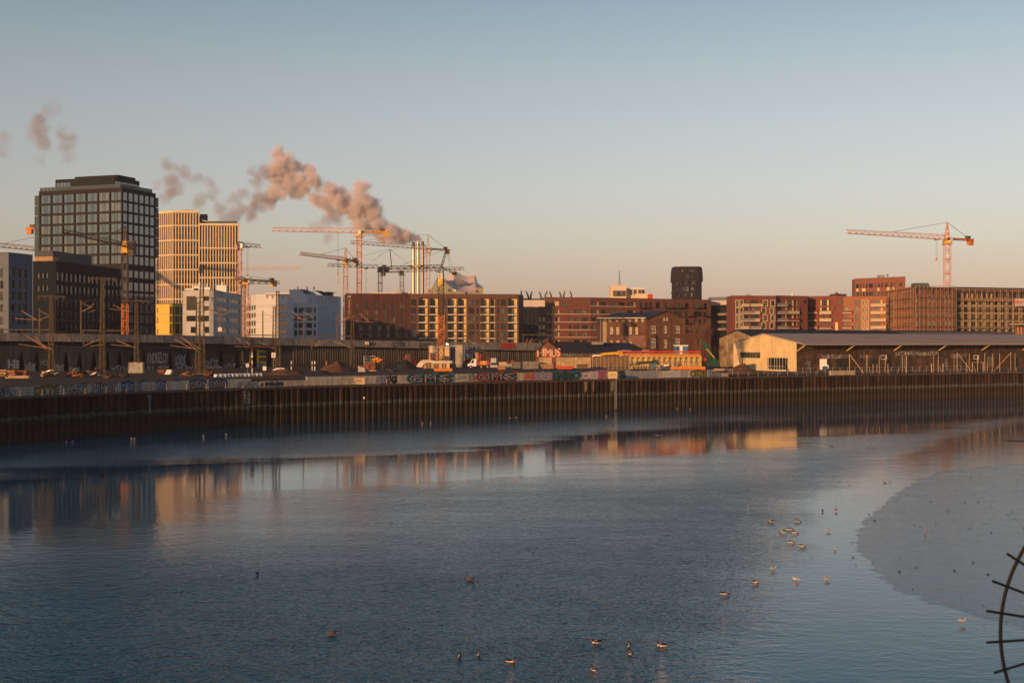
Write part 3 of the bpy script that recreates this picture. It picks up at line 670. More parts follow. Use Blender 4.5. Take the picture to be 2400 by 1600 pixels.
# ================================================================== buildings
G_dark = glass("glass_dark", [(.012, .015, .018), (.02, .026, .03), (.035, .045, .045), (.016, .02, .024), (.09, .10, .085)])
G_tower = glass("glass_tower", [(.010, .05, .08), (.014, .06, .09), (.02, .065, .08), (.010, .045, .075), (.07, .09, .07), (.012, .055, .085)], .05, 1.0)
G_side = glass("glass_sky_reflection", [(.13, .175, .20), (.14, .18, .205), (.12, .16, .185)], .05, 1.0)  # pale blue base colour stands in for reflected sky
G_warm = glass("glass_warm", [(.05, .05, .04), (.10, .10, .07), (.16, .15, .10), (.03, .035, .035)], .1)
G_cur = glass("glass_curtain", [(.14, .14, .10), (.06, .06, .05), (.02, .022, .022), (.20, .19, .14), (.03, .035, .035)], .1)
M_wf = mat("window_frame_dark", (.02, .021, .024), .5, .1, 2); M_wl = mat("window_frame_pale", (.55, .5, .42), .6, .1, 2)
M_roof = mat("roof_felt", (.05, .05, .055), .9, .3, .4)
def st(k, g, fm=M_wf, **kw): return dict(k=k, mats=[g, fm, kw.pop("sm", M_wl)], **kw)
def foot3(cpx, d, ldeg, lpx, rdeg, rpx, depth=None):
    """corner column cpx at distance d; left face runs back along ldeg to lpx, right face along rdeg to rpx"""
    c = P(cpx, d); dl, dr = dirv(ldeg), dirv(rdeg); a = c + dl * hit(c, dl, lpx); b = c + dr * hit(c, dr, rpx); return [a, c, b, a + b - c]
def cols(a, b, n, fr): 
    s_ = (b - a) / n; return [(a + s_ * (i + (1 - fr) / 2), a + s_ * (i + (1 + fr) / 2)) for i in range(n)]
def ucols(f, n, fr, rows, ref, style, m0=0.0, m1=0.0):
    s_ = (f.L - m0 - m1) / n; zs = [(f.Zp(ref, b), f.Zp(ref, t)) for t, b in rows]
    return [(m0 + s_ * (i + (1 - fr) / 2), m0 + s_ * (i + (1 + fr) / 2), z0, z1, style) for i in range(n) for z0, z1 in zs]
def band(t, fac, py0, py1, ref, m, out=.12, name="floor_band", l0=0, l1=None, th=None):
    z1, z0 = fac.Zp(ref, py0), fac.Zp(ref, py1); l1 = fac.L if l1 is None else l1; mb = MB()
    mb.prism([fac.at(l0, 0, out)[:2], fac.at(l1, 0, out)[:2], fac.at(l1, 0, .003)[:2], fac.at(l0, 0, .003)[:2]], z0, z1); return build(mb, name, m, t)
ZG = 6.6
# ---- blue grey apartment house at the far left edge
M_b1 = mat("blue_grey_render", (.13, .15, .18), .85, .1, .5)
c = P(20, 318); dr = dirv(14); b = c + dr * hit(c, dr, 76.5); dl = dirv(-72); a = c + dl * 9
foot = [a, c, b, a + b - c]; f = Fac(c, b); fl = Fac(a, c)
rws = [(630, 650), (658, 676), (684, 704), (713, 731), (741, 760), (769, 786)]
s1 = st("b1", G_cur, depth=.3, fr=.09, mull=(.55,))
t = bldg("apartment_house", "blue grey rendered apartment house cut by the left edge of the picture", foot, ZG, f.Zp(20, 592), {1: f.grid([(25.5, 34.5), (41, 49.5), (54.5, 63.5)], rws, 48, s1), 0: fl.grid([(-28, -22), (-14, -8), (1, 8)], rws, 12, s1)}, M_b1, M_roof)
# ---- dark low office block
M_b2 = mat("black_metal_cladding", (.007, .012, .018), .8, .2, .6)
c = P(131, 362); dr = dirv(8); b = c + dr * hit(c, dr, 290); dl = dirv(-78); a = c + dl * hit(c, dl, 77)
foot = [a, c, b, a + b - c]; f = Fac(c, b); fl = Fac(a, c)
s2 = st("b2", glass("glass_office", [(.11, .14, .15), (.09, .115, .125), (.04, .05, .055), (.13, .10, .06), (.025, .028, .032)], .07, .7), depth=.35, fr=.06)
rws = [(637, 657), (667, 688), (699, 718), (727, 747), (755, 773)]
t = bldg("office_block", "black metal clad low office block below the dark glass tower", foot, ZG, f.Zp(131, 612), {1: ucols(f, 16, .78, rws, 131, s2, .3, .3), 0: fl.grid([(86, 92), (96, 102), (106, 112)], [(640, 652), (669, 682)], 104, s2)}, M_b2, M_roof)
m_ = MB(); zt = f.Zp(131, 612); m_.prism([f.at(3, 0, -2.5)[:2], f.at(27, 0, -2.5)[:2], f.at(27, 0, -7)[:2], f.at(3, 0, -7)[:2]], zt - .4, zt + 3.2); build(m_, "plant_screen", mat("plant_screen", (.06, .065, .075), .6, .15, 1, stretch=(1, 1, 6)), t)
m_ = MB(); m_.prism([fl.at(0, 0, -1)[:2], fl.at(fl.L * .78, 0, -1)[:2], fl.at(fl.L * .78, 0, -4)[:2], fl.at(0, 0, -4)[:2]], zt - .3, zt + 1.4); build(m_, "roof_box", mat("ochre_box", (.35, .22, .12), .8, .2, 1), t)
# ---- dark glass tower
M_b3 = mat("dark_cladding_sunlit", (.020, .017, .018), .7, .2, .6); M_b3s = mat("dark_cladding_shaded", (.012, .015, .019), .7, .2, .6)  # one dark cladding; sunlit warmth and cool shade put into the two colours
foot = foot3(286, 435, -70, 91, 20, 365); fl, fr_ = Fac(foot[0], foot[1]), Fac(foot[1], foot[2])
rws = [(449 + 24.75 * k, 469 + 24.75 * k) for k in range(7)] + [(632, 649)] + [(660 + 25.5 * k, 680 + 25.5 * k) for k in range(5)]
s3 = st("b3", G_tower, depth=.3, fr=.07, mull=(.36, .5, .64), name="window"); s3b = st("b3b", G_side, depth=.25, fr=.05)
t = bldg("glass_tower", "dark office tower with warm toned floor bands, tallest block on the left", foot, ZG, fl.Zp(286, 440), {0: ucols(fl, 7, .88, rws, 286, s3, .3, .2), 1: ucols(fr_, 6, .88, rws, 286, s3b, .5, .3)}, {0: M_b3, -1: M_b3s}, M_roof)
ztop = fl.Zp(286, 440)
cn = (foot[0] + foot[1] + foot[2] + foot[3]) / 4
def inset(pts, k0, sh=(0, 0)): return [cn + (p - cn) * k0 + Vector(sh) for p in pts]
m_ = MB(); pf = inset(foot, .72); m_.prism(pf, ztop - .3, ztop + 4.3); ph = build(m_, "penthouse", M_b3s, t)
m_ = MB(); pf2 = inset(foot, .52, (2.5, .5)); m_.prism(pf2, ztop + 4.3, ztop + 5.4); build(m_, "plant_room", M_b3s, t)
fp = Fac(pf[1], pf[2])
for k in range(10): m_ = MB(); m_.box(fp.at(fp.L * (k + .5) / 10, ztop + 2.0, .05), (fp.L / 10 * .82, .06, 1.6), fp.rot()); build(m_, "penthouse_window", G_side, ph)
fp = Fac(pf[0], pf[1])
for k in range(4): m_ = MB(); m_.box(fp.at(1.2 + k * 1.5, ztop + 2.0, .05), (1.3, .06, 2.2), fp.rot()); build(m_, "penthouse_window", G_tower, ph)
M_bal = mat("balustrade_glass", (.06, .085, .10), .1, .1, 1)
for f in (fl, fr_):
    m_ = MB()
    for k in range(int(f.L / 1.6)): m_.box(f.at(.8 + 1.6 * k, ztop + .75, -.5), (1.5, .03, 1.15), f.rot())
    m_.bar(f.at(0, ztop + 1.36, -.5), f.at(f.L, ztop + 1.36, -.5), .06); build(m_, "roof_balustrade", M_bal, t)
for k in range(6):      # glass wind screens at the two outer corners of each floor
    z0, z1 = fl.Zp(286, rws[k][1] + 2), fl.Zp(286, rws[k][0])
    for f, l, sg in ((fl, 0, -1), (fr_, fr_.L, 1)):
        m_ = MB(); m_.box(f.at(l + sg * 1.1, (z0 + z1) / 2, -.4), (2.1, .05, z1 - z0), f.rot()); m_.bar(f.at(l + sg * 2.1, z0, -.4), f.at(l + sg * 2.1, z1, -.4), .09); m_.bar(f.at(l, z1, -.4), f.at(l + sg * 2.1, z1, -.4), .08)
        m_.box(f.at(l + sg * 1.05, z0, -1), (2.1, 1.2, .25), f.rot()); build(m_, "corner_screen", M_bal, t)
# ---- white ribbed tower
M_b4 = mat("cream_fins", (.64, .51, .35), .7, .06, .3); M_b4g = glass("glass_b4", [(.05, .05, .045), (.07, .065, .055), (.035, .035, .03)], .1)
def rib_block(t, foot, z0, z1, faces, storey, first):
    for i in range(4):
        f = Fac(foot[i], foot[(i + 1) % 4]); mb = MB(); mb.quad(f.at(0, z0, -.5), f.at(f.L, z0, -.5), f.at(f.L, z1, -.5), f.at(0, z1, -.5)); build(mb, "glazed_wall", mat("b4_wall", (.15, .12, .075), .35, .4, .22, stretch=(1, 1, 2.6)), t)
    mb = MB(); mb.poly([(p.x, p.y, z1 - .3) for p in foot]); build(mb, "roof", M_roof, t)
    for fi, step, sh in faces:
        f = Fac(foot[fi], foot[fi + 1]); n = max(2, round(f.L / step)); fin = MB(); fin.box((0, .28, (z1 - z0) / 2), (.42, .55, z1 - z0)); fme = fin.mesh("fin", M_b4)
        for k in range(n + 1): put("fin", fme, t, Matrix.Translation(f.at(f.L * k / n, z0)) @ Matrix.Rotation(f.rot(), 4, 'Z'))
        # dark storey panes between the fins
        zz = z1 - first; j = 0
        while zz > z0 + 10:
            mb = MB(); mb.prism([f.at(-.1, 0, .12)[:2], f.at(f.L + .1, 0, .12)[:2], f.at(f.L + .1, 0, -.48)[:2], f.at(-.1, 0, -.48)[:2]], zz - .55, zz); build(mb, "floor_band", M_b4, t)
            zn = zz - 2 * storey
            for k in range(n):
                for q in range(2):
                    me = win_mesh(f.L / n - .7, storey * .62, st("b4w", M_b4g, depth=.42, fr=.0))
                    if (j + k + q) % 1 == 0 and sh: put("window", me, t, Matrix.Translation(f.at(f.L * (k + .5) / n, zz - (q + 1) * storey + .5)) @ Matrix.Rotation(f.rot(), 4, 'Z'))
            zz = zn; j += 1
        mb = MB(); mb.prism([f.at(-.2, 0, .14)[:2], f.at(f.L + .2, 0, .14)[:2], f.at(f.L + .2, 0, -.6)[:2], f.at(-.2, 0, -.6)[:2]], z1 - .5, z1 + .5); build(mb, "cornice", M_b4, t)
D4 = 600
c = P(405, D4); a = c + dirv(-58) * hit(c, dirv(-58), 366); b = c + dirv(84) * hit(c, dirv(84), 466)
foot_l = [a, c, b, b + Vector((-5, 22))]
tw = thing("ribbed_tower", "sunlit cream tower with close vertical fins behind the dark glass tower", "building", (c.x, c.y, ZG))
rib_block(tw, foot_l, ZG, Z(496, D4), [(0, 1.25, False), (1, 1.32, True)], 3.45, Z(496, D4) - Z(527, D4))
c2 = P(467, D4 - 3); b2 = c2 + dirv(86) * hit(c2, dirv(86), 558)
rib_block(tw, [c2, b2, b2 + Vector((-7, 20)), c2 + Vector((-5, 20))], ZG, Z(527, D4), [(0, 1.32, True)], 3.45, Z(527, D4) - Z(581, D4))
m_ = MB(); z_ = Z(496, D4); m_.prism([P(468, D4 + 6), P(486, D4 + 6), P(487, D4 + 15), P(469, D4 + 15)], Z(527, D4), Z(499, D4)); build(m_, "stair_head", mat("slate_box", (.10, .12, .15), .6, .1, 1), tw)
m_ = MB(); m_.box((P(520, D4)[0], D4 + 1, Z(524, D4) + .5), (14, .06, 1.4), 0); build(m_, "roof_balustrade", M_bal, tw)
m_ = MB(); p = P(440, D4 + 8); m_.box((p.x, p.y, z_ + .7), (5, 2.5, 1.6)); m_.bar((p.x - 5, p.y, z_ + 1), (p.x, p.y, z_ + 2), .25); m_.bar((p.x - 7, p.y, z_ + .4), (p.x - 5, p.y, z_ + 1), .25); build(m_, "facade_lift", M_steel, tw)
m_ = MB(); p = P(480, D4 + 3); m_.bar((p.x - 1.5, p.y, Z(515, D4)), (p.x + 3, p.y, Z(519, D4)), .35); m_.box((p.x + 4, p.y, Z(520, D4)), (3, 1.5, 1.6)); build(m_, "facade_lift", M_galv, tw)
# ---- yellow lit building
M_b5 = mat("yellow_render", (.66, .46, .10), .7, .1, .5)
c = P(397, 428); foot = [P(366, 430), P(397, 428), P(434, 430), P(434, 434), P(366, 434)]; f0, f1 = Fac(foot[0], foot[1]), Fac(foot[1], foot[2])
s5 = st("b5", glass("glass_yellow", [(.10, .07, .02), (.22, .15, .03), (.05, .04, .02), (.16, .10, .03)], .1), mat("yellow_frame", (.5, .36, .1), .5, .1, 1), depth=.2, fr=.12, mull=(.5,))
t = bldg("yellow_building", "bright yellow rendered block with tall glazed bays beside the ribbed tower", foot, ZG, Z(712, 428), {0: f0.grid([(367.5, 371)], [(720, 734), (743, 758), (770, 783)], 370, s5), 1: f1.grid([(398, 409), (410.5, 421), (422.5, 433)], [(718, 737), (740, 755), (758, 782)], 410, s5)}, M_b5, M_roof)
# ---- grey white office with ribbon windows and a rounded corner
M_b6 = mat("pale_grey_panels", (.46, .455, .45), .75, .07, .5)
cx = P(503, 385); A_ = P(437, 386); A0 = P(428, 392); B_ = cx + dirv(-1) * hit(cx, dirv(-1), 564)
# rounded corner as three short facets
r0, r1 = cx + Vector((-1.6, 0)), cx + Vector((.02, 1.7)); rm = cx + Vector((-.45, .5))
foot = [A0, A_, r0, rm, r1, B_, B_ + Vector((-12, 3)), A0 + Vector((-1, 34))]
f1, f4 = Fac(A_, r0), Fac(r1, B_)
s6 = st("b6", G_dark, depth=.25, fr=.06, mull=(.2, .4, .6, .8)); s6b = st("b6b", G_cur, depth=.2, fr=.06, mull=(.17, .33, .5, .67, .83)); s6c = st("b6c", G_warm, depth=.2, fr=.08, mull=(.33,), trans=(.2, .4, .6, .8))
o1 = [*f1.grid([(434.5 + 0, 459.5)], [(694, 727)], 450, s6c), *f1.grid([(476.5, 490)], [(694, 705), (717, 728)], 480, s6), *f1.grid([(433.5, 462), (464, 490)], [(739.5, 753)], 480, s6), *f1.grid([(447, 462), (479, 491)], [(765.5, 780)], 480, s6)]
w4 = []
for y0, y1 in ((693.5, 705), (717, 728), (740, 754), (767, 781)):
    for a_, b_ in ((0.03, .46), (.56, .96)): w4.append((f4.L * a_, f4.L * b_, f4.Zp(503, y1), f4.Zp(503, y0), s6b))
t = bldg("office_block", "grey white office block with ribbon windows and rounded corner behind the tall masts", foot, ZG, Z(680, 385), {1: o1, 5 - 1: w4}, M_b6, M_roof)
for k, (px, w_, h_) in enumerate(((452, 4, 1.2), (468, 3, 2), (486, 2.2, 1.6), (521, 3, 2.2))):
    m_ = MB(); p = P(px, 395); m_.box((p.x, p.y, Z(680, 385) + h_ / 2 - .3), (w_, 2.4, h_)); m_.tube((p.x, p.y, Z(680, 385) + h_ - .3), (p.x, p.y, Z(680, 385) + h_ + .8), .25); build(m_, "roof_unit", M_white, t)
# ---- white stepped building
M_b7 = mat("white_render", (.56, .56, .57), .8, .05, .4)
c = P(718, 540); dr, dl = dirv(15), dirv(-75); b = c + dr * hit(c, dr, 799); a = c + dl * hit(c, dl, 600); a0 = a + dirv(-20) * hit(a, dirv(-20), 576)
foot = [a0, a, c, b, a0 + b - c]; f0, f1, f2 = Fac(a0, a), Fac(a, c), Fac(c, b); zt = f1.Zp(718, 689)
s7 = st("b7", G_dark, depth=.25, fr=.05); s7b = st("b7b", G_cur, depth=.3, fr=.08, mull=(.25, .5, .75)); s7c = st("b7c", G_dark, depth=.3, fr=.07, mull=(.5,))
rr = [(716, 727), (734, 745), (752, 764), (770, 782)]
o2 = []
for y0, y1, xs in ((696, 713, (725, 731)), (696, 716, (740, 745, 750, 756, 764, 771, 776, 781, 785, 789)), (730, 741, (752, 757, 767, 771, 776, 781, 785, 789)), (745, 772, (756, 764, 771, 776, 781)), (778, 786, (758, 768, 776, 783))):
    for x in xs: u = f2.U(x); o2.append((u - .3, u + .3, f2.Zp(x, y1), f2.Zp(x, y0), s7))
t = bldg("stepped_building", "large white building with narrow slit windows and roof terraces left of the hotel", foot, ZG, zt, {0: ucols(f0, 4, .72, rr, 590, s7b, .4, .4), 1: f1.grid([(654, 671)], [(715, 726), (733, 744), (752, 763), (771, 782)], 662, s7c), 2: o2}, M_b7, M_roof, capm=M_b7)
# lower front wing and its tall stair block
cw = P(689, 523); dw = dirv(88); bw = cw + dw * hit(cw, dw, 745); fw_ = Fac(cw, bw)
wing = [cw, bw, bw + dirv(15) * 14, cw + dirv(5) * 24]
s7d = st("b7d", G_cur, depth=.3, fr=.06, mull=(.2, .4, .6, .8))
bldg("w", "w", wing, ZG, Z(711.5, 523), {0: fw_.grid([(690, 696.5), (700, 713), (717.5, 731), (735.5, 740)], [(721, 733), (740, 751), (757, 768), (774, 785)], 710, s7d)}, M_b7, M_roof, root=t, capm=M_b7)
sb = [P(673, 520), P(687.5, 520), P(688, 534), P(674, 534)]; bldg("w", "w", sb, ZG, Z(699, 520), {}, M_b7, M_roof, root=t, capm=M_b7)
# roof terrace storeys
def slab_on(t, pxs, d, y0, y1, dep, m, name, slope=0):
    m_ = MB(); (x0, x1) = pxs; a, b = P(x0, d), P(x1, d); z0, z1 = Z(y1, d), Z(y0, d)
    m_.add([(a.x, a.y, z0), (b.x, b.y, z0), (b.x, b.y + dep, z0), (a.x, a.y + dep, z0), (a.x, a.y, z1), (b.x - slope, b.y, z1), (b.x - slope, b.y + dep, z1), (a.x, a.y + dep, z1)], [(3, 2, 1, 0), (4, 5, 6, 7), (0, 1, 5, 4), (1, 2, 6, 5), (2, 3, 7, 6), (3, 0, 4, 7)])
    return build(m_, name, m, t)
M_slate = mat("slate_roof", (.06, .07, .085), .7, .2, 1)
slab_on(t, (678, 716), 548, 678, 690, 8, M_b7, "penthouse", 1.5); slab_on(t, (716, 737), 552, 682, 691, 8, M_b7, "penthouse", 1.5); slab_on(t, (622, 680), 556, 685.5, 692, 6, M_b7, "penthouse")
m_ = MB(); a_, b_ = P(702, 547), P(722, 547); m_.add([(a_.x, a_.y, Z(677, 547)), (b_.x, b_.y, Z(688, 547)), (b_.x + 2, b_.y + 9, Z(688, 547)), (a_.x + 2, a_.y + 9, Z(677, 547))], [(0, 1, 2, 3)]); build(m_, "sloping_roof", M_slate, t)
m_ = MB(); a_, b_ = P(736, 560), P(757, 560); m_.add([(a_.x, a_.y, Z(680, 560)), (b_.x, b_.y, Z(692, 560)), (b_.x + 2, b_.y + 9, Z(692, 560)), (a_.x + 2, a_.y + 9, Z(680, 560))], [(0, 1, 2, 3)]); build(m_, "sloping_roof", M_slate, t)
slab_on(t, (757, 777), 565, 684, 693, 6, M_wood, "roof_cabin"); m_ = MB(); p = P(770, 564); m_.tube((p.x, p.y, Z(686, 564)), (p.x, p.y, Z(684, 564)), 3.6, 1.5, n=14); m_.tube((p.x, p.y, Z(694, 564)), (p.x, p.y, Z(686, 564)), .12); build(m_, "parasol", M_black, t)
for px in (686, 698, 720, 736): m_ = MB(); p = P(px, 552); m_.tube((p.x, p.y, Z(680, 552)), (p.x, p.y, Z(673, 552)), .3); m_.tube((p.x, p.y, Z(673, 552)), (p.x, p.y, Z(672, 552)), .5, .2); build(m_, "flue", M_galv, t)
# ---- hotel and apartment block
M_b8 = mat("oxblood_cladding", (.075, .03, .026), .65, .25, .5, stretch=(1.2, 1.2, .05)); M_b8b = mat("brown_brick", (.12, .062, .047), .85, .2, 1.2)
A8, B8 = P(813, 488), P(961, 490); f8 = Fac(A8, B8); zt8 = Z(688, 488)
s8 = st("b8", G_warm, depth=.25, fr=.08, mull=(.6,), trans=()); 
o8 = f8.grid([(832, 841), (853, 863), (875, 884.5), (896, 905.5), (917, 926), (937.5, 947)], [(708, 721.5), (726, 739), (743.5, 757)], 890, s8) + f8.grid([(841.5, 850), (863, 872), (884, 893), (905, 914), (926, 935), (949, 956)], [(761, 775), (778, 792)], 890, s8)
ht = bldg("hotel", "dark oxblood hotel block with staggered windows and vertical script sign", [A8, B8, B8 + Vector((3, 16)), A8 + Vector((-3, 16))], ZG, zt8, {0: o8}, M_b8, M_roof)
for k in range(24): m_ = MB(); m_.box(f8.at(f8.L * (k + .5) / 24, (zt8 + ZG) / 2 + 5, .02), (.12, .14, zt8 - ZG - 11), f8.rot()); 
for k in range(13):     # upright metal seams
    m_ = MB(); u = f8.U(827 + k * 10.3); m_.box(f8.at(u, (zt8 + 20) / 2, .06), (.16, .12, zt8 - 20.5), f8.rot()); build(m_, "seam", M_b8, ht)
M_sgn = mat("sign_letters", (.62, .45, .34), .5, .05, 1)
lettering(f8, "Holiday Inn", f8.U(815.5), f8.U(821.5), Z(735, 488), Z(702, 488), M_sgn, ht, "sign_lettering", out=.2, vert=True, shear=.15)
lettering(f8, "H", f8.U(814.5), f8.U(823), Z(699, 488), Z(691, 488), M_sgn, ht, "sign_lettering", out=.2, shear=.35)
slab_on(ht, (868, 962), 500, 685.5, 690, 5, M_b4, "roof_screen"); slab_on(ht, (928, 941), 497, 680, 688, 3, M_conc_l, "roof_box")
A9, B9 = P(961.5, 490), P(1215.5, 494); f9 = Fac(A9, B9); zt9 = Z(689, 490)
M_log = mat("loggia_cream", (.62, .48, .24), .7, .06, .5); M_slab = mat("balcony_white", (.60, .52, .42), .7, .06, .5)
rows9 = [(702, 715.5), (721, 734.5), (739.5, 753), (758.5, 772), (776.5, 790), (795, 806)]
lg = [(982, 1002), (1008, 1026), (1050, 1070), (1074.5, 1093), (1127, 1146), (1150.5, 1160), (1191, 1212)]
wn = [(963.5, 976), (1038, 1045), (1098, 1112), (1117, 1122), (1165, 1169.5), (1174, 1186)]
s9 = st("b9", G_cur, depth=.25, fr=.08, mull=(.35, .7))
op9 = f9.grid(wn, rows9, 1080, s9)
LOG = []
for x0, x1 in lg:
    for y0, y1 in rows9: LOG.append((f9.U(x0), f9.U(x1), f9.Zp(1080, y1 + 2.6), f9.Zp(1080, y0 - 4), x0))
ap = bldg("apartment_block", "brown brick apartment block with columns of cream loggias right of the hotel", [A9, B9, B9 + Vector((2, 14)), A9 + Vector((3, 14))], ZG, zt9, {0: op9 + [(a, b, c_, d_, None) for a, b, c_, d_, x in LOG]}, M_b8b, M_roof)
s9l = st("b9l", G_cur, depth=0.02, fr=.1, mull=(.33, .66))
for a, b, z0, z1, x in LOG:
    m_ = MB(); dp = 1.7
    for (l, z), (l2, z2) in (((a, z0), (a, z1)), ((a, z1), (b, z1)), ((b, z1), (b, z0)), ((b, z0), (a, z0)), ):
        m_.quad(f9.at(l, z, .004), f9.at(l, z, -dp), f9.at(l2, z2, -dp), f9.at(l2, z2, .004))
    m_.quad(f9.at(a, z0, -dp), f9.at(b, z0, -dp), f9.at(b, z1, -dp), f9.at(a, z1, -dp))
    lo = build(m_, "loggia", M_log, ap)
    wd = (b - a) * .66; me = win_mesh(wd, z1 - z0 - 1.1, s9l)
    put("window", me, lo, Matrix.Translation(f9.at(a + wd / 2 + .1, z0 + .35, -dp + .06)) @ Matrix.Rotation(f9.rot(), 4, 'Z'))
    m_ = MB(); m_.prism([f9.at(a - .15, 0, .35)[:2], f9.at(b + .15, 0, .35)[:2], f9.at(b + .15, 0, .004)[:2], f9.at(a - .15, 0, .004)[:2]], z0 - .22, z0 + .18); build(m_, "balcony_slab", M_slab, lo)
    m_ = MB(); m_.bar(f9.at(a, z0 + 1.15, .25), f9.at(b, z0 + 1.15, .25), .05)
    for k in range(8): m_.bar(f9.at(lerp(a, b, k / 7), z0 + .18, .25), f9.at(lerp(a, b, k / 7), z0 + 1.15, .25), .035)
    build(m_, "railing", M_black, lo)
# ---- dark block with white top
A, B = P(1214, 570), P(1285, 572)
M_blk = mat("dark_office_cladding", (.018, .02, .025), .6, .2, .6)
fq = Fac(A, B)
t = bldg("office_block", "black fronted block with a white top storey between brown and red brick blocks", [A, B, B + Vector((0, 18)), A + Vector((0, 18))], ZG, Z(719, 570), {0: fq.grid([(1221, 1225), (1231, 1235), (1241, 1245), (1251, 1255)], [(727, 737), (745, 756), (764, 774)], 1235, st("bk", G_dark, depth=.2, fr=.05))}, M_blk, M_roof)
slab_on(t, (1214, 1279), 571, 703, 719, 14, mat("white_top", (.55, .47, .40), .7, .08, .4), "top_storey"); slab_on(t, (1214, 1240), 573, 699, 703, 10, M_b2, "roof_rail")
# V shaped rooftop struts
for k, (x0, x1, xt, y) in enumerate(((1219, 1221, 1220, 681), (1242, 1232, 1237, 682), (1242, 1247, 1244, 682), (1270, 1264, 1267, 683), (1274, 1283, 1278, 682), (1291, 1288, 1290, 683), (1317, 1311, 1314, 683), (1319, 1324, 1321, 682), (1338, 1336, 1337, 682))):
    d = 640; a, b = P(x0, d), P(x1, d); t = thing("roof_strut", ["slender curved dark strut, leftmost on the rooftop behind the brick blocks", "left leaning strut of the first dark rooftop V", "right leaning strut of the first dark rooftop V", "left leaning strut of the second rooftop V", "right leaning strut of the second rooftop V", "single curved strut right of the second rooftop V", "left leaning strut of the small third rooftop V", "right leaning strut of the small third rooftop V", "rightmost lone curved strut on the rooftop"][k], "roof strut", (a.x, a.y, Z(700, d)), "rooftop struts")
    m_ = MB(); mid = ((a.x + b.x) / 2 + (.5 if k in (0, 5, 8) else 0), d, Z((y + 700) / 2, d)); m_.tube((a.x, d, Z(712, d)), mid, .55, .5, n=6); m_.tube(mid, (b.x, d, Z(y, d)), .5, .3, n=6); build(m_, "strut", mat("strut", (.12, .09, .08), .6, .2, 1), t)
    m_ = MB(); m_.box((a.x, d, Z(700, d)), (1.6, 1.6, 1.0)); build(m_, "foot", M_steel, t)
# building that carries the struts, behind
bldg("cruise_terminal", "flat roofed block behind the brick houses carrying curved roof struts", [P(1205, 630), P(1345, 632), P(1345, 660), P(1205, 660)], ZG, Z(700.5, 632), {}, M_blk, M_roof)
# ---- long red brick block
M_r = mat("red_brick", (.175, .068, .048), .85, .2, 1.0, streak=.15); M_r2 = mat("red_brick_dull", (.15, .06, .045), .85, .2, 1.0)
A, Bm, B = P(1262, 512), P(1384, 516), P(1666, 545)
A2 = P(1280, 512.6); fa, fb = Fac(A2, Bm), Fac(Bm, B); zt = Z(697, 514); fa0 = Fac(A, A2)
sr_ = st("br", G_cur, depth=.3, fr=.08, mull=(.33, .66)); sr2 = st("br2", G_cur, depth=.3, fr=.08, mull=(.5,)); srw = st("brw", mat("cream_panel", (.60, .46, .22), .7, .08, 1), M_log, depth=.15, fr=0)
ry = [(725.5, 734.5), (744, 753), (761.5, 771), (779, 788), (796, 806)]
oa = fa.grid([(1333, 1340.5), (1345, 1359), (1364, 1377.5)], ry, 1340, sr_) + fa.grid([(1284, 1291), (1293, 1298)], ry[:0], 1290, sr2) + fa.grid([(1284, 1291), (1293.5, 1299), (1301, 1307)], ry, 1290, sr2) + fa.grid([(1307.5, 1311)], ry, 1290, srw) + fa.grid([(1282, 1289), (1292, 1297)], [(708, 717)], 1290, sr2) + fa.grid([(1300, 1310)], [(706, 716)], 1290, srw) + fa.grid([(1317, 1329)], [(706, 719)], 1320, sr_)
ob = fb.grid([(1386, 1398), (1408, 1421), (1432, 1446), (1451, 1464), (1471, 1484)], [(707, 716), (726, 735), (744, 753), (761.5, 771)], 1384, sr_) + fb.grid([(1399, 1403), (1485, 1489)], [(707, 716), (726, 735), (744, 753), (761.5, 771)], 1384, srw)
ob += fb.grid([(1500, 1508), (1513, 1518), (1522, 1529), (1537, 1548), (1558, 1569), (1580, 1600), (1605, 1615), (1626, 1646), (1649, 1658)], [(708, 722), (728, 741), (747, 760), (766, 779)], 1500, sr_)
rb = bldg("brick_block", "long red brick apartment block with pale floor lines, widest in the middle", [A2, Bm, B, B + Vector((0, 16)), A2 + Vector((0, 20))], ZG, zt, {0: oa, 1: ob}, M_r, M_roof)
bldg("w", "w", [A, A2 + Vector((0, .1)), A2 + Vector((0, 14)), A + Vector((0, 14))], ZG, Z(719, 512), {0: fa0.grid([(1262.6, 1268.5), (1271, 1278)], ry[1:], 1270, srw)}, M_r, M_roof, root=rb)
for fc, ref in ((fa, 1384), (fb, 1384)):
    for y in (735.5, 754, 772, 789.5): band(rb, fc, y, y + 1.2, ref, M_slab, .25, l1=fc.L if fc is fa else fc.L * .36)
band(rb, fb, 716.5, 717.7, 1384, M_slab, .25, l1=fb.L * .36)
for x0, x1, y in ((1497, 1518, 722), (1557, 1576, 722), (1580, 1600, 722), (1625, 1645, 722), (1605, 1622, 741), (1644, 1664, 741), (1497, 1518, 741), (1605, 1622, 758), (1600, 1620, 775)):
    u0, u1 = fb.U(x0), fb.U(x1); z = fb.Zp((x0 + x1) / 2, y); m_ = MB(); m_.prism([fb.at(u0, 0, 1.4)[:2], fb.at(u1, 0, 1.4)[:2], fb.at(u1, 0, .004)[:2], fb.at(u0, 0, .004)[:2]], z - .2, z)
    bal = build(m_, "balcony", M_b2, rb); m_ = MB()
    m_.bar(fb.at(u0, z + 1.1, 1.35), fb.at(u1, z + 1.1, 1.35), .06)
    for k in range(9): m_.bar(fb.at(lerp(u0, u1, k / 8), z, 1.35), fb.at(lerp(u0, u1, k / 8), z + 1.1, 1.35), .05)
    build(m_, "railing", M_black, bal)
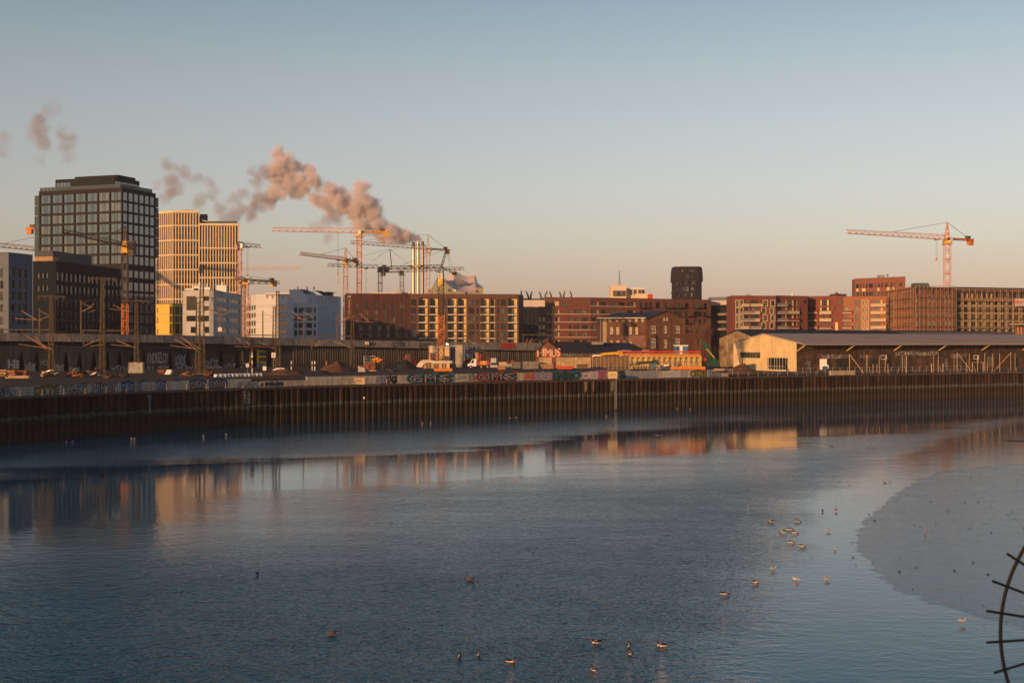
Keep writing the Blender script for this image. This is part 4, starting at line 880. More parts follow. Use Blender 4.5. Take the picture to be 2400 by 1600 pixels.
# ---- old dark brick warehouse office
M_old = mat("old_dark_brick", (.115, .058, .038), .9, .4, .8, col2=(.17, .085, .055)); M_stone = mat("pale_render_strip", (.33, .24, .15), .9, .2, .8)
D11 = 420
A, Cn, B = P(1407, 421), P(1514, 418), P(1607, 422); f0, f1 = Fac(A, Cn), Fac(Cn, B)
so1 = st("old1", G_dark, mat("old_window_white", (.62, .52, .40), .6, .1, 2), depth=.2, fr=.2, mull=(.5,), trans=(.6,)); so2 = st("old2", G_dark, MATS["old_window_white"], depth=.2, fr=.17, mull=(.5,)); sob = st("old3", mat("boarded", (.16, .07, .04), .9, .2, 2), MATS["old_window_white"], depth=.1, fr=0)
ze = Z(744, 420)
oo = f0.grid([(1429.5, 1436.5), (1444, 1451), (1474, 1480.5), (1489, 1495)], [(766.5, 783)], 1460, so1) + f0.grid([(1503.5, 1510)], [(764, 782)], 1500, sob) + f0.grid([(1429.5, 1436), (1445, 1451), (1460, 1465.5), (1475, 1480.5), (1490, 1495.5), (1505, 1511)], [(798, 806)], 1460, so2)
oo += f0.grid([(1426, 1433), (1488, 1494), (1503, 1509)], [(746.5, 754)], 1460, so2) + f0.grid([(1443, 1445.5), (1446.3, 1448.7), (1458, 1460.5), (1461.3, 1463.7), (1473, 1475.5), (1476.3, 1478.7)], [(750, 754)], 1460, so2)
og = f1.grid([(1525, 1536.5), (1582, 1593)], [(764, 781), (793, 815)], 1560, so1) + f1.grid([(1556, 1563)], [(764, 781), (796, 815)], 1560, so1) + f1.grid([(1554.5, 1558.5), (1561, 1565)], [(742, 752)], 1560, so2)
ob_ = thing("old_brick_house", "old dark brick house with white window frames and a gabled right wing", "building", (A.x, A.y, ZG))
wall(f0, ZG, ze, oo, M_old, ob_); wall(f1, ZG, ze, og, M_old, ob_)
bk = [B, B + Vector((0, 17)), A + Vector((0, 17)), A]
for p, q in zip(bk, bk[1:]): wall(Fac(p, q), ZG, ze, [], M_old, ob_)
zap = Z(728, 419); m_ = MB(); gm = f1.L / 2
m_.poly([f1.at(0, ze), f1.at(f1.L, ze), f1.at(gm, zap)]); build(m_, "gable", M_old, ob_)
m_ = MB(); e = .8
m_.quad(f1.at(-e, ze - .35, .6), f1.at(gm, zap + .15, .6), f1.at(gm, zap + .15, -17), f1.at(-e, ze - .35, -17)); m_.quad(f1.at(gm, zap + .15, .6), f1.at(f1.L + e, ze - .35, .6), f1.at(f1.L + e, ze - .35, -17), f1.at(gm, zap + .15, -17))
m_.quad(f1.at(-e, ze - .75, .6), f1.at(gm, zap - .25, .6), f1.at(gm, zap + .15, .6), f1.at(-e, ze - .35, .6)); m_.quad(f1.at(gm, zap - .25, .6), f1.at(f1.L + e, ze - .75, .6), f1.at(f1.L + e, ze - .35, .6), f1.at(gm, zap + .15, .6))
rf = build(m_, "gable_roof", mat("dark_slate", (.028, .03, .036), .6, .25, .8), ob_)
m_ = MB(); m_.add([f0.at(-1, ze - .1, .8), f0.at(f0.L, ze - .1, .8), f0.at(f0.L, zap - .5, -7), f0.at(4.5, zap - .5, -7), f0.at(-1, ze - .1, -16)], [(0, 1, 2, 3), (0, 3, 4)]); build(m_, "hipped_roof", MATS["dark_slate"], ob_)
m_ = MB(); m_.bar(f0.at(-1, ze - .15, .85), f0.at(f0.L, ze - .15, .85), .22); m_.bar(f0.at(.2, ze, .5), f0.at(.2, ZG + 4, .15), .16); build(m_, "gutter", M_galv, ob_)
m_ = MB(); u0, u1 = f0.U(1413), f0.U(1422); m_.prism([f0.at(u0, 0, .12)[:2], f0.at(u1, 0, .12)[:2], f0.at(u1, 0, .003)[:2], f0.at(u0, 0, .003)[:2]], ZG, ze - .4); build(m_, "corner_pilaster", M_stone, ob_)
for px in (1516, 1546, 1571, 1604): u = f1.U(px); m_ = MB(); m_.prism([f1.at(u - .3, 0, .14)[:2], f1.at(u + .3, 0, .14)[:2], f1.at(u + .3, 0, .003)[:2], f1.at(u - .3, 0, .003)[:2]], ZG, ze - .5); build(m_, "pilaster", M_old, ob_)
m_ = MB(); m_.poly([f0.at(f0.U(x), f0.Zp(1480, y), .02) for x, y in ((1455, 786), (1480, 784), (1511, 787), (1516, 812), (1500, 812), (1470, 797), (1456, 795))]); build(m_, "bare_plaster_patch", mat("plaster_patch", (.20, .10, .075), .9, .4, .7), ob_)
# ---- white terminal with antenna
tt = thing("white_terminal", "small sunlit white block with a thin antenna above the red brick roofs", "building", (*P(1460, 900), ZG))
slab_on(tt, (1431, 1468), 900, 669, 720, 14, M_b4, "wall"); slab_on(tt, (1470, 1511), 905, 676, 720, 10, M_b4, "wing"); slab_on(tt, (1490, 1520), 890, 688, 720, 10, M_b4, "lower_wing"); slab_on(tt, (1518, 1530), 889, 689, 700, 6, mat("red_box", (.45, .06, .03), .6, .1, 1), "red_box")
slab_on(tt, (1437, 1466), 899.5, 681, 694, .4, M_b4g, "glazing"); slab_on(tt, (1466, 1512), 904, 675, 677.5, 12, M_white, "roof_slab")
for x in (1475, 1485, 1496, 1504): slab_on(tt, (x, x + 6), 904.4, 679, 691, .4, M_b4g, "window")
for x in (1441, 1448, 1455): slab_on(tt, (x, x + 4), 899.2, 683, 693, .2, G_cur, "window")
m_ = MB(); p = P(1452, 905); m_.truss((p.x, p.y, Z(670, 905)), (p.x, p.y, Z(633, 905)), 1.2, 1.2, 8, .22, .14, wd2=.2, ht2=.2); build(m_, "antenna", M_steel, tt)
# ---- dark rounded tower
M_ov = mat("dark_violet_brick", (.018, .012, .014), .8, .25, .6); D12 = 900
c = P(1614, D12); r_ = 10.6; ovt = thing("rounded_tower", "dark rounded tower with scattered windows rising behind the red brick blocks", "building", (c.x, c.y + r_, ZG))
m_ = MB(); prof = [(ZG, .98), (Z(660, D12), .96), (Z(659, D12), 1.04), (Z(640, D12), 1.02), (Z(629, D12), .985), (Z(626, D12), .965), (Z(624.2, D12), .93)]
def sup(a_): ca, sa = math.cos(a_), math.sin(a_); k = (abs(ca) ** 4 + abs(sa) ** 4) ** -.25; return Vector((ca * k, sa * k))
N = 40; rings = [[(c.x + sup(2 * math.pi * i / N).x * r_ * s_, c.y + r_ + sup(2 * math.pi * i / N).y * r_ * s_, z) for i in range(N)] for z, s_ in prof]
m_.v = [p for r in rings for p in r]
for j in range(len(rings) - 1):
    for i in range(N): m_.f.append((j * N + i, j * N + (i + 1) % N, (j + 1) * N + (i + 1) % N, (j + 1) * N + i)); m_.m.append(0)
m_.f.append(tuple((len(rings) - 1) * N + i for i in range(N))); m_.m.append(0); build(m_, "wall", M_ov, ovt)
for x0, x1, y0, y1 in ((1607, 1615, 643, 654), (1619, 1626, 645.5, 651), (1585, 1590, 659.5, 668), (1593, 1597, 659, 668), (1604, 1612, 658.5, 666), (1622, 1625, 658, 666), (1627, 1631.5, 658, 666), (1600, 1606, 672, 682.5), (1607, 1614, 672, 682.5), (1619, 1626, 674, 680), (1614, 1628, 632, 637), (1582, 1583.5, 648, 654), (1597, 1602, 633, 636), (1590, 1594, 688, 695), (1603, 1610, 687, 695), (1619, 1623, 687, 695), (1627, 1631, 687, 695)):
    yy = c.y - r_ * .04; a, b = P(x0, yy), P(x1, yy); m_ = MB(); m_.box(((a.x + b.x) / 2, yy - .35, (Z(y0, yy) + Z(y1, yy)) / 2), (b.x - a.x, .5, Z(y0, yy) - Z(y1, yy))); build(m_, "window", G_cur, ovt)
slab_on(ovt, (1588, 1592), 905, 620.5, 627, 2, M_white, "roof_flue"); slab_on(ovt, (1574, 1584), 897, 684, 688, 3, M_ov, "balcony")
# ---- dark office with balconied brick end
A, B = P(1662, 560), P(1704, 545); f0 = Fac(A, B); B2_ = P(1722, 548); f1 = Fac(B, B2_)
rr = [(723, 733), (742, 751), (759, 768), (777, 786)]
t = bldg("office_block", "dark narrow block with white roof storey between two red brick blocks", [A, B, B2_, B2_ + Vector((0, 14)), A + Vector((0, 14))], ZG, Z(715, 550), {1: f1.grid([(1705, 1713), (1714, 1720)], rr, 1710, sr2), 0: f0.grid([(1690, 1701)], rr, 1700, sr2)}, {0: M_blk, 1: M_r2, -1: M_r2}, M_roof)
for y in (733.5, 751.5, 768.5): band(t, f1, y, y + 5, 1710, mat("balcony_front", (.28, .24, .2), .6, .1, 1), 1.2, "balcony", l0=.2, l1=f1.L - .6); band(t, f0, y, y + 5, 1704, MATS["balcony_front"], 1.2, "balcony", l0=f0.L * .55, l1=f0.L)
slab_on(t, (1664, 1716), 552, 704, 715, 10, mat("white_top", (.55, .47, .40)), "top_storey"); slab_on(t, (1668, 1712), 556, 696, 704, 10, M_steel, "plant_room")
# ---- brick housing row
M_rb = mat("deep_red_brick", (.18, .06, .045), .85, .18, 1.0); M_rc = mat("rust_red_brick", (.22, .085, .055), .85, .18, 1.0); M_or = mat("orange_brick", (.29, .125, .065), .85, .15, 1.0)
sq = st("sq", G_cur, depth=.15, fr=.06, surround=.22, sm=mat("cream_surround", (.58, .46, .30), .7, .05, 1)); sp2 = st("sp2", G_cur, depth=.2, fr=.07, mull=(.5,)); spl = st("spl", G_warm, depth=.2, fr=.07, mull=(.33, .66), trans=(.3,)); sc_ = st("sc", M_log, M_log, depth=.1, fr=0)
M_balc = mat("balcony_cream", (.48, .36, .22), .7, .08, .6); M_balg = mat("balcony_grey_glass", (.22, .21, .22), .3, .08, .6)
def balcony(t, fc, x0, x1, y0, y1, m, out=1.3, ref=None):
    u0, u1 = fc.U(x0), fc.U(x1); ref = ref or (x0 + x1) / 2; z1, z0 = fc.Zp(ref, y0), fc.Zp(ref, y1); m_ = MB()
    m_.prism([fc.at(u0, 0, out)[:2], fc.at(u1, 0, out)[:2], fc.at(u1, 0, .004)[:2], fc.at(u0, 0, .004)[:2]], z0 - .15, z0 + .1); b_ = build(m_, "balcony", M_slab, t)
    m_ = MB(); m_.prism([fc.at(u0, 0, out)[:2], fc.at(u1, 0, out)[:2], fc.at(u1, 0, out - .08)[:2], fc.at(u0, 0, out - .08)[:2]], z0 + .1, z1); build(m_, "balcony_front", m, b_)
D15 = 500
A, B = P(1717, 500), P(1819, 503); f = Fac(A, B)
ops = f.grid([(1725, 1731), (1735, 1741)], [(704, 718), (721.5, 735), (739, 753), (756.5, 770), (774, 786)], 1730, sq)
for (a, b), ys in (((1789, 1798), (704, 739)), ((1785.5, 1794.5), (721.5, 756.5)), ((1807, 1815.5), (704, 739)), ((1805, 1813), (721.5, 756.5))): ops += f.grid([(a, b)], [(y, y + 12.5) for y in ys] + ([(774, 785)] if a > 1786 else []), 1800, sq)
ops += f.grid([(1745, 1753), (1759, 1777)], [(703, 711), (720, 728), (738, 746), (755.5, 763)], 1760, sp2)
t = bldg("brick_house", "deep red brick house with cream framed square windows and staggered balconies", [A, B, B + Vector((0, 14)), A + Vector((0, 14))], ZG, Z(693, 500), {0: ops}, M_rb, M_roof, group="brick houses behind the goods sheds")
for x0, x1, y, m in ((1735, 1754, 711.5, M_balc), (1757, 1786, 711.5, M_balc), (1735, 1778, 729, M_balg), (1767, 1779, 728.8, M_balc), (1735, 1778, 746.5, M_balg), (1767, 1779, 746.3, M_balc), (1734, 1754, 764, M_balc), (1757, 1782, 764, M_balg)): balcony(t, f, x0, x1, y, y + 6, m, 1.3 if m is M_balc else 1.25)
slab_on(t, (1752, 1760), 505, 689, 694, 3, M_galv, "roof_unit")
A, B = P(1819.5, 505), P(1893, 512); f = Fac(A, B); ry = [(703, 716), (720, 728), (738, 746), (755, 763), (772, 780)]
ops = f.grid([(1821, 1833)], ry, 1830, sp2) + f.grid([(1844, 1855), (1861, 1866)], ry, 1850, sp2) + f.grid([(1840.5, 1843.5), (1856, 1860), (1866.5, 1868.5)], [(703, 716), (720, 728), (738, 746), (755, 763)], 1850, sc_) + f.grid([(1874, 1878)], [(721, 737), (740, 754), (757, 771)], 1876, sp2) + f.grid([(1884, 1891)], [(703.5, 711)], 1888, sp2)
t = bldg("brick_house", "deep red brick house with cream panels and stacked balconies, second of the row", [A, B, B + Vector((2, 14)), A + Vector((0, 14))], ZG, Z(693, 506), {0: ops}, M_rb, M_roof, group="brick houses behind the goods sheds")
for k, y in enumerate((711, 728.5, 746, 763.5)): balcony(t, f, 1818, 1842, y, y + 6, M_balg); 
for k, y in enumerate((728.5, 746, 763.5)): balcony(t, f, 1843, 1869, y, y + 6, M_balc if k == 0 else M_rb)
m_ = MB(); p = P(1857, 509); m_.tube((p.x, p.y, Z(694, 509)), (p.x, p.y, Z(686.5, 509)), .35); build(m_, "flue", M_white, t)
A, B = P(1894, 520), P(1976, 512); f = Fac(A, B)
ops = f.grid([(1895, 1911)], ry[1:], 1900, sp2) + f.grid([(1926, 1938), (1943, 1947)], ry, 1930, sp2) + f.grid([(1922.5, 1925.5), (1938.5, 1942.5)], ry[:2], 1930, sc_) + f.grid([(1956, 1960)], [(717, 728), (738, 750)], 1958, sp2) + f.grid([(1957, 1964)], [(755, 777)], 1960, sc_) + f.grid([(1966, 1973)], [(703.5, 711)], 1970, sp2)
t = bldg("brick_house", "red brick house with recessed left end and chimney, third of the row", [A, B, B + Vector((2, 14)), A + Vector((0, 14))], ZG, Z(693.5, 514), {0: ops}, M_rb, M_roof, group="brick houses behind the goods sheds")
for k, y in enumerate((728, 745.5, 763)): balcony(t, f, 1894, 1919, y, y + 5.5, M_rb)
for k, y in enumerate((729, 746, 763.5)): balcony(t, f, 1923, 1951, y, y + 6, (M_balc, M_balc, M_rb)[k])
slab_on(t, (1953, 1984), 516, 688.5, 694, 6, M_slate, "roof_lantern"); slab_on(t, (1960, 1965), 514, 685, 690, 2, M_rb, "chimney")
A, B = P(1977, 507), P(2078, 500); f = Fac(A, B)
ops = f.grid([(1978, 1990)], ry[1:], 1985, sp2) + f.grid([(2004, 2014)], [(704, 716.5), (719.5, 733.5), (737, 751), (756, 776)], 2010, spl) + f.grid([(2021, 2025), (2030.5, 2034.5)], [(704, 716), (721, 733), (738, 751), (756, 769), (773, 782)], 2025, sq) + f.grid([(2041, 2045), (2048, 2063)], ry, 2050, sp2) + f.grid([(2064, 2068)], [(703, 716), (720, 728)], 2060, sc_)
t = bldg("brick_house", "orange brick house with long cream balconies at its right corner, fourth of the row", [A, B, B + Vector((-2, 14)), A + Vector((2, 14))], ZG, Z(694, 503), {0: ops}, M_or, M_roof, group="brick houses behind the goods sheds")
for k, y in enumerate((711.5, 729, 746, 763.5)): balcony(t, f, 2042, 2077.5, y, y + 6, M_balc, 1.3, 2050); 
for k, y in enumerate((728, 745.5, 763)): balcony(t, f, 1976, 1998, y, y + 5.5, M_rc)
m_ = MB()
for k, y in enumerate((712, 729.5, 747, 764)): z = Z(y + 5, 500); m_.box((B.x + 2.2, B.y + 3, z), (5.2, 7, .5)); m_.box((B.x + 4.6, B.y - .4, z + .7), (.3, .2, 1.2))
build(m_, "side_balcony", M_slate, t)
# ---- taller brick block behind
A, B = P(2003, 600), P(2122, 580); f = Fac(A, B)
t = bldg("brick_block", "taller red brick block rising behind the housing row under the right crane", [A, B, B + Vector((3, 16)), A + Vector((3, 16))], ZG, Z(651, 590), {0: f.grid([(2006, 2013), (2016, 2019), (2023, 2026), (2030, 2034), (2036, 2046), (2050, 2054), (2057, 2062), (2065, 2070), (2074, 2080), (2087, 2092), (2096, 2102), (2108, 2114)], [(664, 674), (683, 693)], 2050, sp2) + f.grid([(2007, 2012), (2020, 2028), (2056, 2061), (2078, 2085), (2092, 2096)], [(674.5, 682)], 2050, sc_)}, M_rc, M_roof)
slab_on(t, (2062, 2074), 595, 644, 653, 4, M_galv, "roof_unit"); m_ = MB(); p = P(2080, 594); m_.ell((p.x, p.y, Z(645, 594)), (.5, .5, .5), seg=8, ring=6); m_.tube((p.x, p.y, Z(653, 594)), (p.x, p.y, Z(646, 594)), .1); build(m_, "dish", M_steel, t)
# ---- scaffolded brick building
A, Cn, B = P(2082, 505), P(2141, 470), P(2236, 480); f0, f1 = Fac(A, Cn), Fac(Cn, B); zt = Z(672, 470); M_sb = mat("new_orange_brick", (.30, .11, .06), .85, .2, 1.0)
ss = st("ss", glass("glass_new", [(.16, .16, .11), (.13, .14, .10), (.19, .18, .13)], .12), M_wl, depth=.2, fr=.1, mull=(.5,)); sdk = st("ssd", G_dark, depth=.3, fr=.07, mull=(.5,))
o0 = ucols(f0, 8, .5, [(683, 694), (700, 711), (719, 728), (737, 746), (755, 764), (772, 782)], 2141, sdk, .5, .3)
o1 = ucols(f1, 7, .46, [(678, 690)], 2190, sdk, .6, .8) + ucols(f1, 7, .62, [(697, 709), (716, 725.5), (734, 745), (753, 764), (772, 780)], 2190, ss, .4, .8)
t = bldg("scaffolded_building", "orange brick new building wrapped in pale scaffolding below the right crane", [A, Cn, B, B + Vector((0, 20)), A + Vector((8, 22))], ZG, zt, {0: o0, 1: o1}, M_sb, M_roof)
slab_on(t, (2147, 2180), 480, 663, 673, 6, mat("copper_dormer", (.06, .10, .09), .6, .2, 1), "roof_dormer", .6)
M_scf = mat("scaffold_tube", (.40, .27, .18), .5, .2, 2, metal=.2); M_brd = mat("scaffold_board", (.22, .12, .07), .8, .25, 1)
def scaffold(fc, zt, n, lifts, label, out=1.0, brace=True):
    t = thing("scaffolding", label, "scaffolding", fc.at(fc.L / 2, ZG, out), "scaffolding on the new buildings"); h = (zt - ZG) / lifts
    for k in range(n + 1):
        m_ = MB(); l = fc.L * k / n; m_.bar(fc.at(l, ZG, out), fc.at(l, zt + 1, out), .13); m_.bar(fc.at(l, ZG, .25), fc.at(l, zt, .25), .09)
        for j in range(1, lifts + 1): m_.bar(fc.at(l, ZG + j * h, out), fc.at(l, ZG + j * h, .2), .08)
        build(m_, "standard", M_scf, t)
    for j in range(1, lifts + 1):
        m_ = MB(); z = ZG + j * h; m_.prism([fc.at(0, 0, out + .05)[:2], fc.at(fc.L, 0, out + .05)[:2], fc.at(fc.L, 0, .3)[:2], fc.at(0, 0, .3)[:2]], z - .06, z); build(m_, "deck", M_brd, t)
        m_ = MB(); m_.bar(fc.at(0, z + 1.0, out), fc.at(fc.L, z + 1.0, out), .08); m_.bar(fc.at(0, z + .5, out), fc.at(fc.L, z + .5, out), .07); build(m_, "guard_rail", M_scf, t)
    if brace:
        m_ = MB(); l0 = fc.L * .42
        for j in range(lifts): m_.bar(fc.at(l0 + (0 if j % 2 else 3), ZG + j * h, out + .6), fc.at(l0 + (3 if j % 2 else 0), ZG + (j + 1) * h, out + .6), .12)
        m_.bar(fc.at(l0, ZG, out + .6), fc.at(l0, zt, out + .6), .1); m_.bar(fc.at(l0 + 3, ZG, out + .6), fc.at(l0 + 3, zt, out + .6), .1); build(m_, "stair_tower", M_scf, t)
    return t
scaffold(f0, zt - .6, 9, 8, "pale scaffolding with a stair tower on the receding left side of the orange brick building"); scaffold(f1, zt - .4, 10, 8, "pale scaffolding across the orange brick front below the right crane", brace=False)
# ---- concrete frame under construction
A, B = P(2237, 484), P(2480, 500); f = Fac(A, B); zt = Z(686, 486)
fr = thing("unfinished_building", "unfinished concrete frame building with open floors at the right edge", "building", f.at(f.L / 2, ZG)); M_fr = mat("raw_concrete", (.36, .28, .17), .9, .15, .6)
fl = [Z(y, 486) for y in (702, 716, 733.5, 751, 768, 785)]
for z in fl: m_ = MB(); m_.prism([f.at(0, 0)[:2], f.at(f.L, 0)[:2], f.at(f.L, 0, -16)[:2], f.at(0, 0, -16)[:2]], z - .45, z + .35); build(m_, "floor_slab", M_fr, fr)
ncol = 15
for k in range(ncol):
    l = .6 + (f.L - 1.2) * k / (ncol - 1); m_ = MB(); m_.box(f.at(l, (ZG + fl[0]) / 2, -.55), (.9, .8, fl[0] - ZG), f.rot()); build(m_, "column", M_fr, fr)
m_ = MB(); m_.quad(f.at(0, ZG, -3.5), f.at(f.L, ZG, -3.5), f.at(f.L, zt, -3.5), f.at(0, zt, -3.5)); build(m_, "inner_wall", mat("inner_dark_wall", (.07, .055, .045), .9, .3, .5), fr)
m_ = MB(); m_.prism([f.at(0, 0, -1)[:2], f.at(f.L, 0, -1)[:2], f.at(f.L, 0, -15)[:2], f.at(0, 0, -15)[:2]], fl[0], Z(677, 486)); build(m_, "top_storey", mat("brick_storey", (.22, .10, .06), .9, .4, .8), fr)
for k in range(24): m_ = MB(); m_.box(f.at(1 + f.L * k / 25, (fl[0] + Z(677, 486)) / 2 + .2, -.95), (1.3, .1, 2.3), f.rot()); build(m_, "window", G_dark, fr)
for y, o_ in ((676, -.6), (672.5, -2)): m_ = MB(); m_.prism([f.at(0, 0, o_ + .6)[:2], f.at(f.L, 0, o_ + .6)[:2], f.at(f.L, 0, o_ - 5)[:2], f.at(0, 0, o_ - 5)[:2]], Z(y, 486) - .25, Z(y, 486)); build(m_, "roof_edge", M_fr if y > 674 else M_b2, fr)
for px in (2254, 2266, 2277, 2289, 2300, 2311, 2322): u = f.U(px); m_ = MB(); m_.box(f.at(u, (Z(699, 486) + Z(688, 486)) / 2, .3), (.35, .25, Z(688, 486) - Z(699, 486)), f.rot()); build(m_, "upright", mat("yellow_upright", (.6, .42, .12), .6, .1, 1), fr)
scaffold(f, Z(684, 486), 17, 8, "thin scaffolding in front of the raw concrete frame at the right edge", out=1.3)
ban = thing("site_banner", "white contractor banner with red capital letters at the right edge", "banner", f.at(f.U(2385), Z(718, 490), 1.9))
m_ = MB(); fb_ = Fac(f.at(f.U(2370), 0, 1.9)[:2], f.at(f.U(2424), 0, 1.9)[:2]); m_.quad(fb_.at(0, Z(717, 490)), fb_.at(fb_.L, Z(717, 490)), fb_.at(fb_.L, Z(699.5, 490)), fb_.at(0, Z(699.5, 490))); build(m_, "cloth", mat("banner_white", (.60, .50, .42), .8, .08, 1), ban)
lettering(fb_, "ZÜBLIN", fb_.U(2374), fb_.U(2398), Z(710, 490), Z(702.5, 490), mat("banner_red", (.5, .03, .05), .7, .05, 1), ban, "lettering", out=.03, off=.02)
lettering(fb_, "ZÜBLIN AG BAU", fb_.U(2378), fb_.U(2397), Z(713.5, 490), Z(711.5, 490), M_ink, ban, "small_lettering", out=.03)
# small striped hut at the right edge
hb = bldg("brick_kiosk", "small brick and cream hut with flat roof at the right edge above the shed roof", [P(2379, 440), P(2440, 445), P(2440, 455), P(2379, 452)], ZG, Z(762, 442), {0: Fac(P(2379, 440), P(2440, 445)).grid([(2384, 2387), (2392, 2395), (2400, 2403)], [(766, 784)], 2390, st("hk", M_log, depth=.1, fr=0))}, M_or, M_roof)
m_ = MB(); m_.prism([P(2366, 437), P(2445, 441), P(2445, 458), P(2366, 455)], Z(762, 442), Z(758, 442)); build(m_, "roof_slab", M_fr, hb)
# ---- goods sheds
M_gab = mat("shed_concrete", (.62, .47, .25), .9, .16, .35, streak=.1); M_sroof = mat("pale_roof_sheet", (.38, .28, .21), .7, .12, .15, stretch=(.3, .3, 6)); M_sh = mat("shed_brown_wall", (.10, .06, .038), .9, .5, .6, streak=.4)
qd = dirv(60.5); gd = dirv(60.5 - 90)
def shed(label, cpx, d, gpx, length, ye, yr, canopy, mroof, win=True, M_gab=M_gab):
    c = P(cpx, d); a = c + gd * hit(c, gd, gpx); fg = Fac(a, c); fs = Fac(c, c + qd * length); ze, zr = Z(ye, d), Z(yr, fg.D((gpx + cpx) / 2)); g = fg.L / 2
    t = thing("goods_shed", label, "shed", (c.x, c.y, ZG)); ops = []
    if win:
        u = fg.U; ops = [(u(1735), u(1782), fg.Zp(1758, 838.5), fg.Zp(1758, 825.5), st("gw", G_dark, depth=.35, fr=.06)), (u(1798), u(1846), 7.0, fg.Zp(1820, 838), st("gd", G_dark, M_wl, depth=.5, fr=.1, mull=(.12, .3, .42, .55, .7, .85), trans=(.3,), name="door_opening"))]
    wall(fg, ZG, ze, ops, M_gab, t, "gable_wall")
    m_ = MB(); m_.poly([fg.at(0, ze), fg.at(fg.L, ze), fg.at(g, zr)]); build(m_, "gable", M_gab, t)
    if win:
        jn = MB()
        for k in range(1, 8): jn.bar(fg.at(fg.L * k / 8, ZG if not (.2 < k / 8 < .9) else ze - 1.6, .006), fg.at(fg.L * k / 8, ze + min(k, 8 - k) / 4 * (zr - ze) - .1, .006), .05, .012)
        jn.bar(fg.at(0, ze - 4.0, .006), fg.at(fg.L * .2, ze - 4.0, .006), .05, .012); build(jn, "panel_joint", M_conc, t)
    mids = fg.at(g, 0)[:2]; fr_ = Fac(mids, Vector(mids) + qd * length)
    bays = int(length / 6); rise = (zr - ze)
    for sgn, base in ((1, fs), (-1, None)):
        for k in range(bays if sgn == 1 else 1):
            l0, l1 = (length * k / bays, length * (k + 1) / bays) if sgn == 1 else (0, length); m_ = MB(); ov = canopy if sgn == 1 else 1.0
            sl = rise / g; z_e = ze - sl * ov * .9
            A_ = [fr_.at(l0 - (.3 if k == 0 else 0), zr + .12, 0), fr_.at(l1, zr + .12, 0), fr_.at(l1, z_e + .12, sgn * (g + ov)), fr_.at(l0 - (.3 if k == 0 else 0), z_e + .12, sgn * (g + ov))]
            m_.quad(*A_); m_.quad(A_[3], A_[2], A_[2] - Vector((0, 0, .35)), A_[3] - Vector((0, 0, .35))); m_.quad(A_[0], A_[3], A_[3] - Vector((0, 0, .3)), A_[0] - Vector((0, 0, .3)))
            build(m_, "roof_bay", mroof, t)
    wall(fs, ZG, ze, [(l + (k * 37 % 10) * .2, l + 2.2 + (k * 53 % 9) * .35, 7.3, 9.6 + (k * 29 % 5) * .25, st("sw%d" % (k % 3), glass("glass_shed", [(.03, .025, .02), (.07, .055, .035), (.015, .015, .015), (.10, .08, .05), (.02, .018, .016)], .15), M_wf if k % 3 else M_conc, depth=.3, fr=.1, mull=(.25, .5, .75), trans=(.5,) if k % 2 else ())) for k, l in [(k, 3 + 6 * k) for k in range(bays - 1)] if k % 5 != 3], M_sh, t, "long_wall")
    wall(Fac(fs.B, Vector(fs.B) + (a - c)), ZG, ze, [], M_gab, t, "end_wall"); wall(Fac(Vector(fs.B) + (a - c), a), ZG, ze, [], M_sh, t, "back_wall")
    if canopy > 2:
        for k in range(0, bays, 3):
            m_ = MB(); l = length * k / bays + .2; m_.bar(fs.at(l, ze - 2.4, .1), fs.at(l, ze - rise / g * canopy * .9 - .25, canopy - .3), .22); build(m_, "canopy_strut", M_log, t)
    return t, fs, fg
sh, fs, fg = shed("long goods shed with pale gable, low window strip and wide grey roof", 1867, 352, 1719, 190, 802, 782, 3.4, M_sroof)
shed("second goods shed behind the first, with a dark roof and stained, shaded gable", 1772, 404, 1686, 120, 792, 773, 2.0, mat("dark_roof_felt", (.02, .021, .025), .7, .2, .3), False, mat("stained_shaded_gable", (.24, .17, .10), .95, .5, .35, streak=.4, col2=(.46, .34, .20)))  # gable colour carries both stains and its darker shading
# dark roof ends and a paler grey roof follows behind, to the right
t = thing("goods_shed", "low grey roofed shed end showing above the long shed at right", "shed", (*P(2250, 445), ZG)); m_ = MB()
a, b = P(2140, 432), P(2420, 470); m_.add([(a.x, a.y, Z(785, a.y)), (b.x, b.y, Z(785, b.y)), (b.x, b.y + 9, Z(777.5, b.y + 9)), (a.x - 3, a.y + 9, Z(777.5, a.y + 9)), (a.x, a.y, ZG), (b.x, b.y, ZG)], [(0, 1, 2, 3), (4, 5, 1, 0)]); build(m_, "roof", mat("grey_roof", (.16, .14, .135), .8, .15, .2), t)
def shg(text, a, b, y0, y1, fill): graffiti(fs, text, a, b, y0, y1, G[fill], None, sh, .12)
shg("OKEE MUCHO", 1926, 1974, 831, 840, "white"); shg("OKEE", 1976, 1990, 831, 839, "grey"); shg("JUST SHAKE FINGER BERLIN", 2098, 2200, 824, 835, "white")
shg("RTG", 1876, 1894, 833, 840, "violet"); shg("ZOO", 1914, 1926, 829, 838, "pink"); shg("VIS", 1884, 1900, 846, 856, "grey"); shg("KLARA", 2016, 2044, 832, 838, "grey"); shg("BERT", 2230, 2268, 830, 838, "grey")
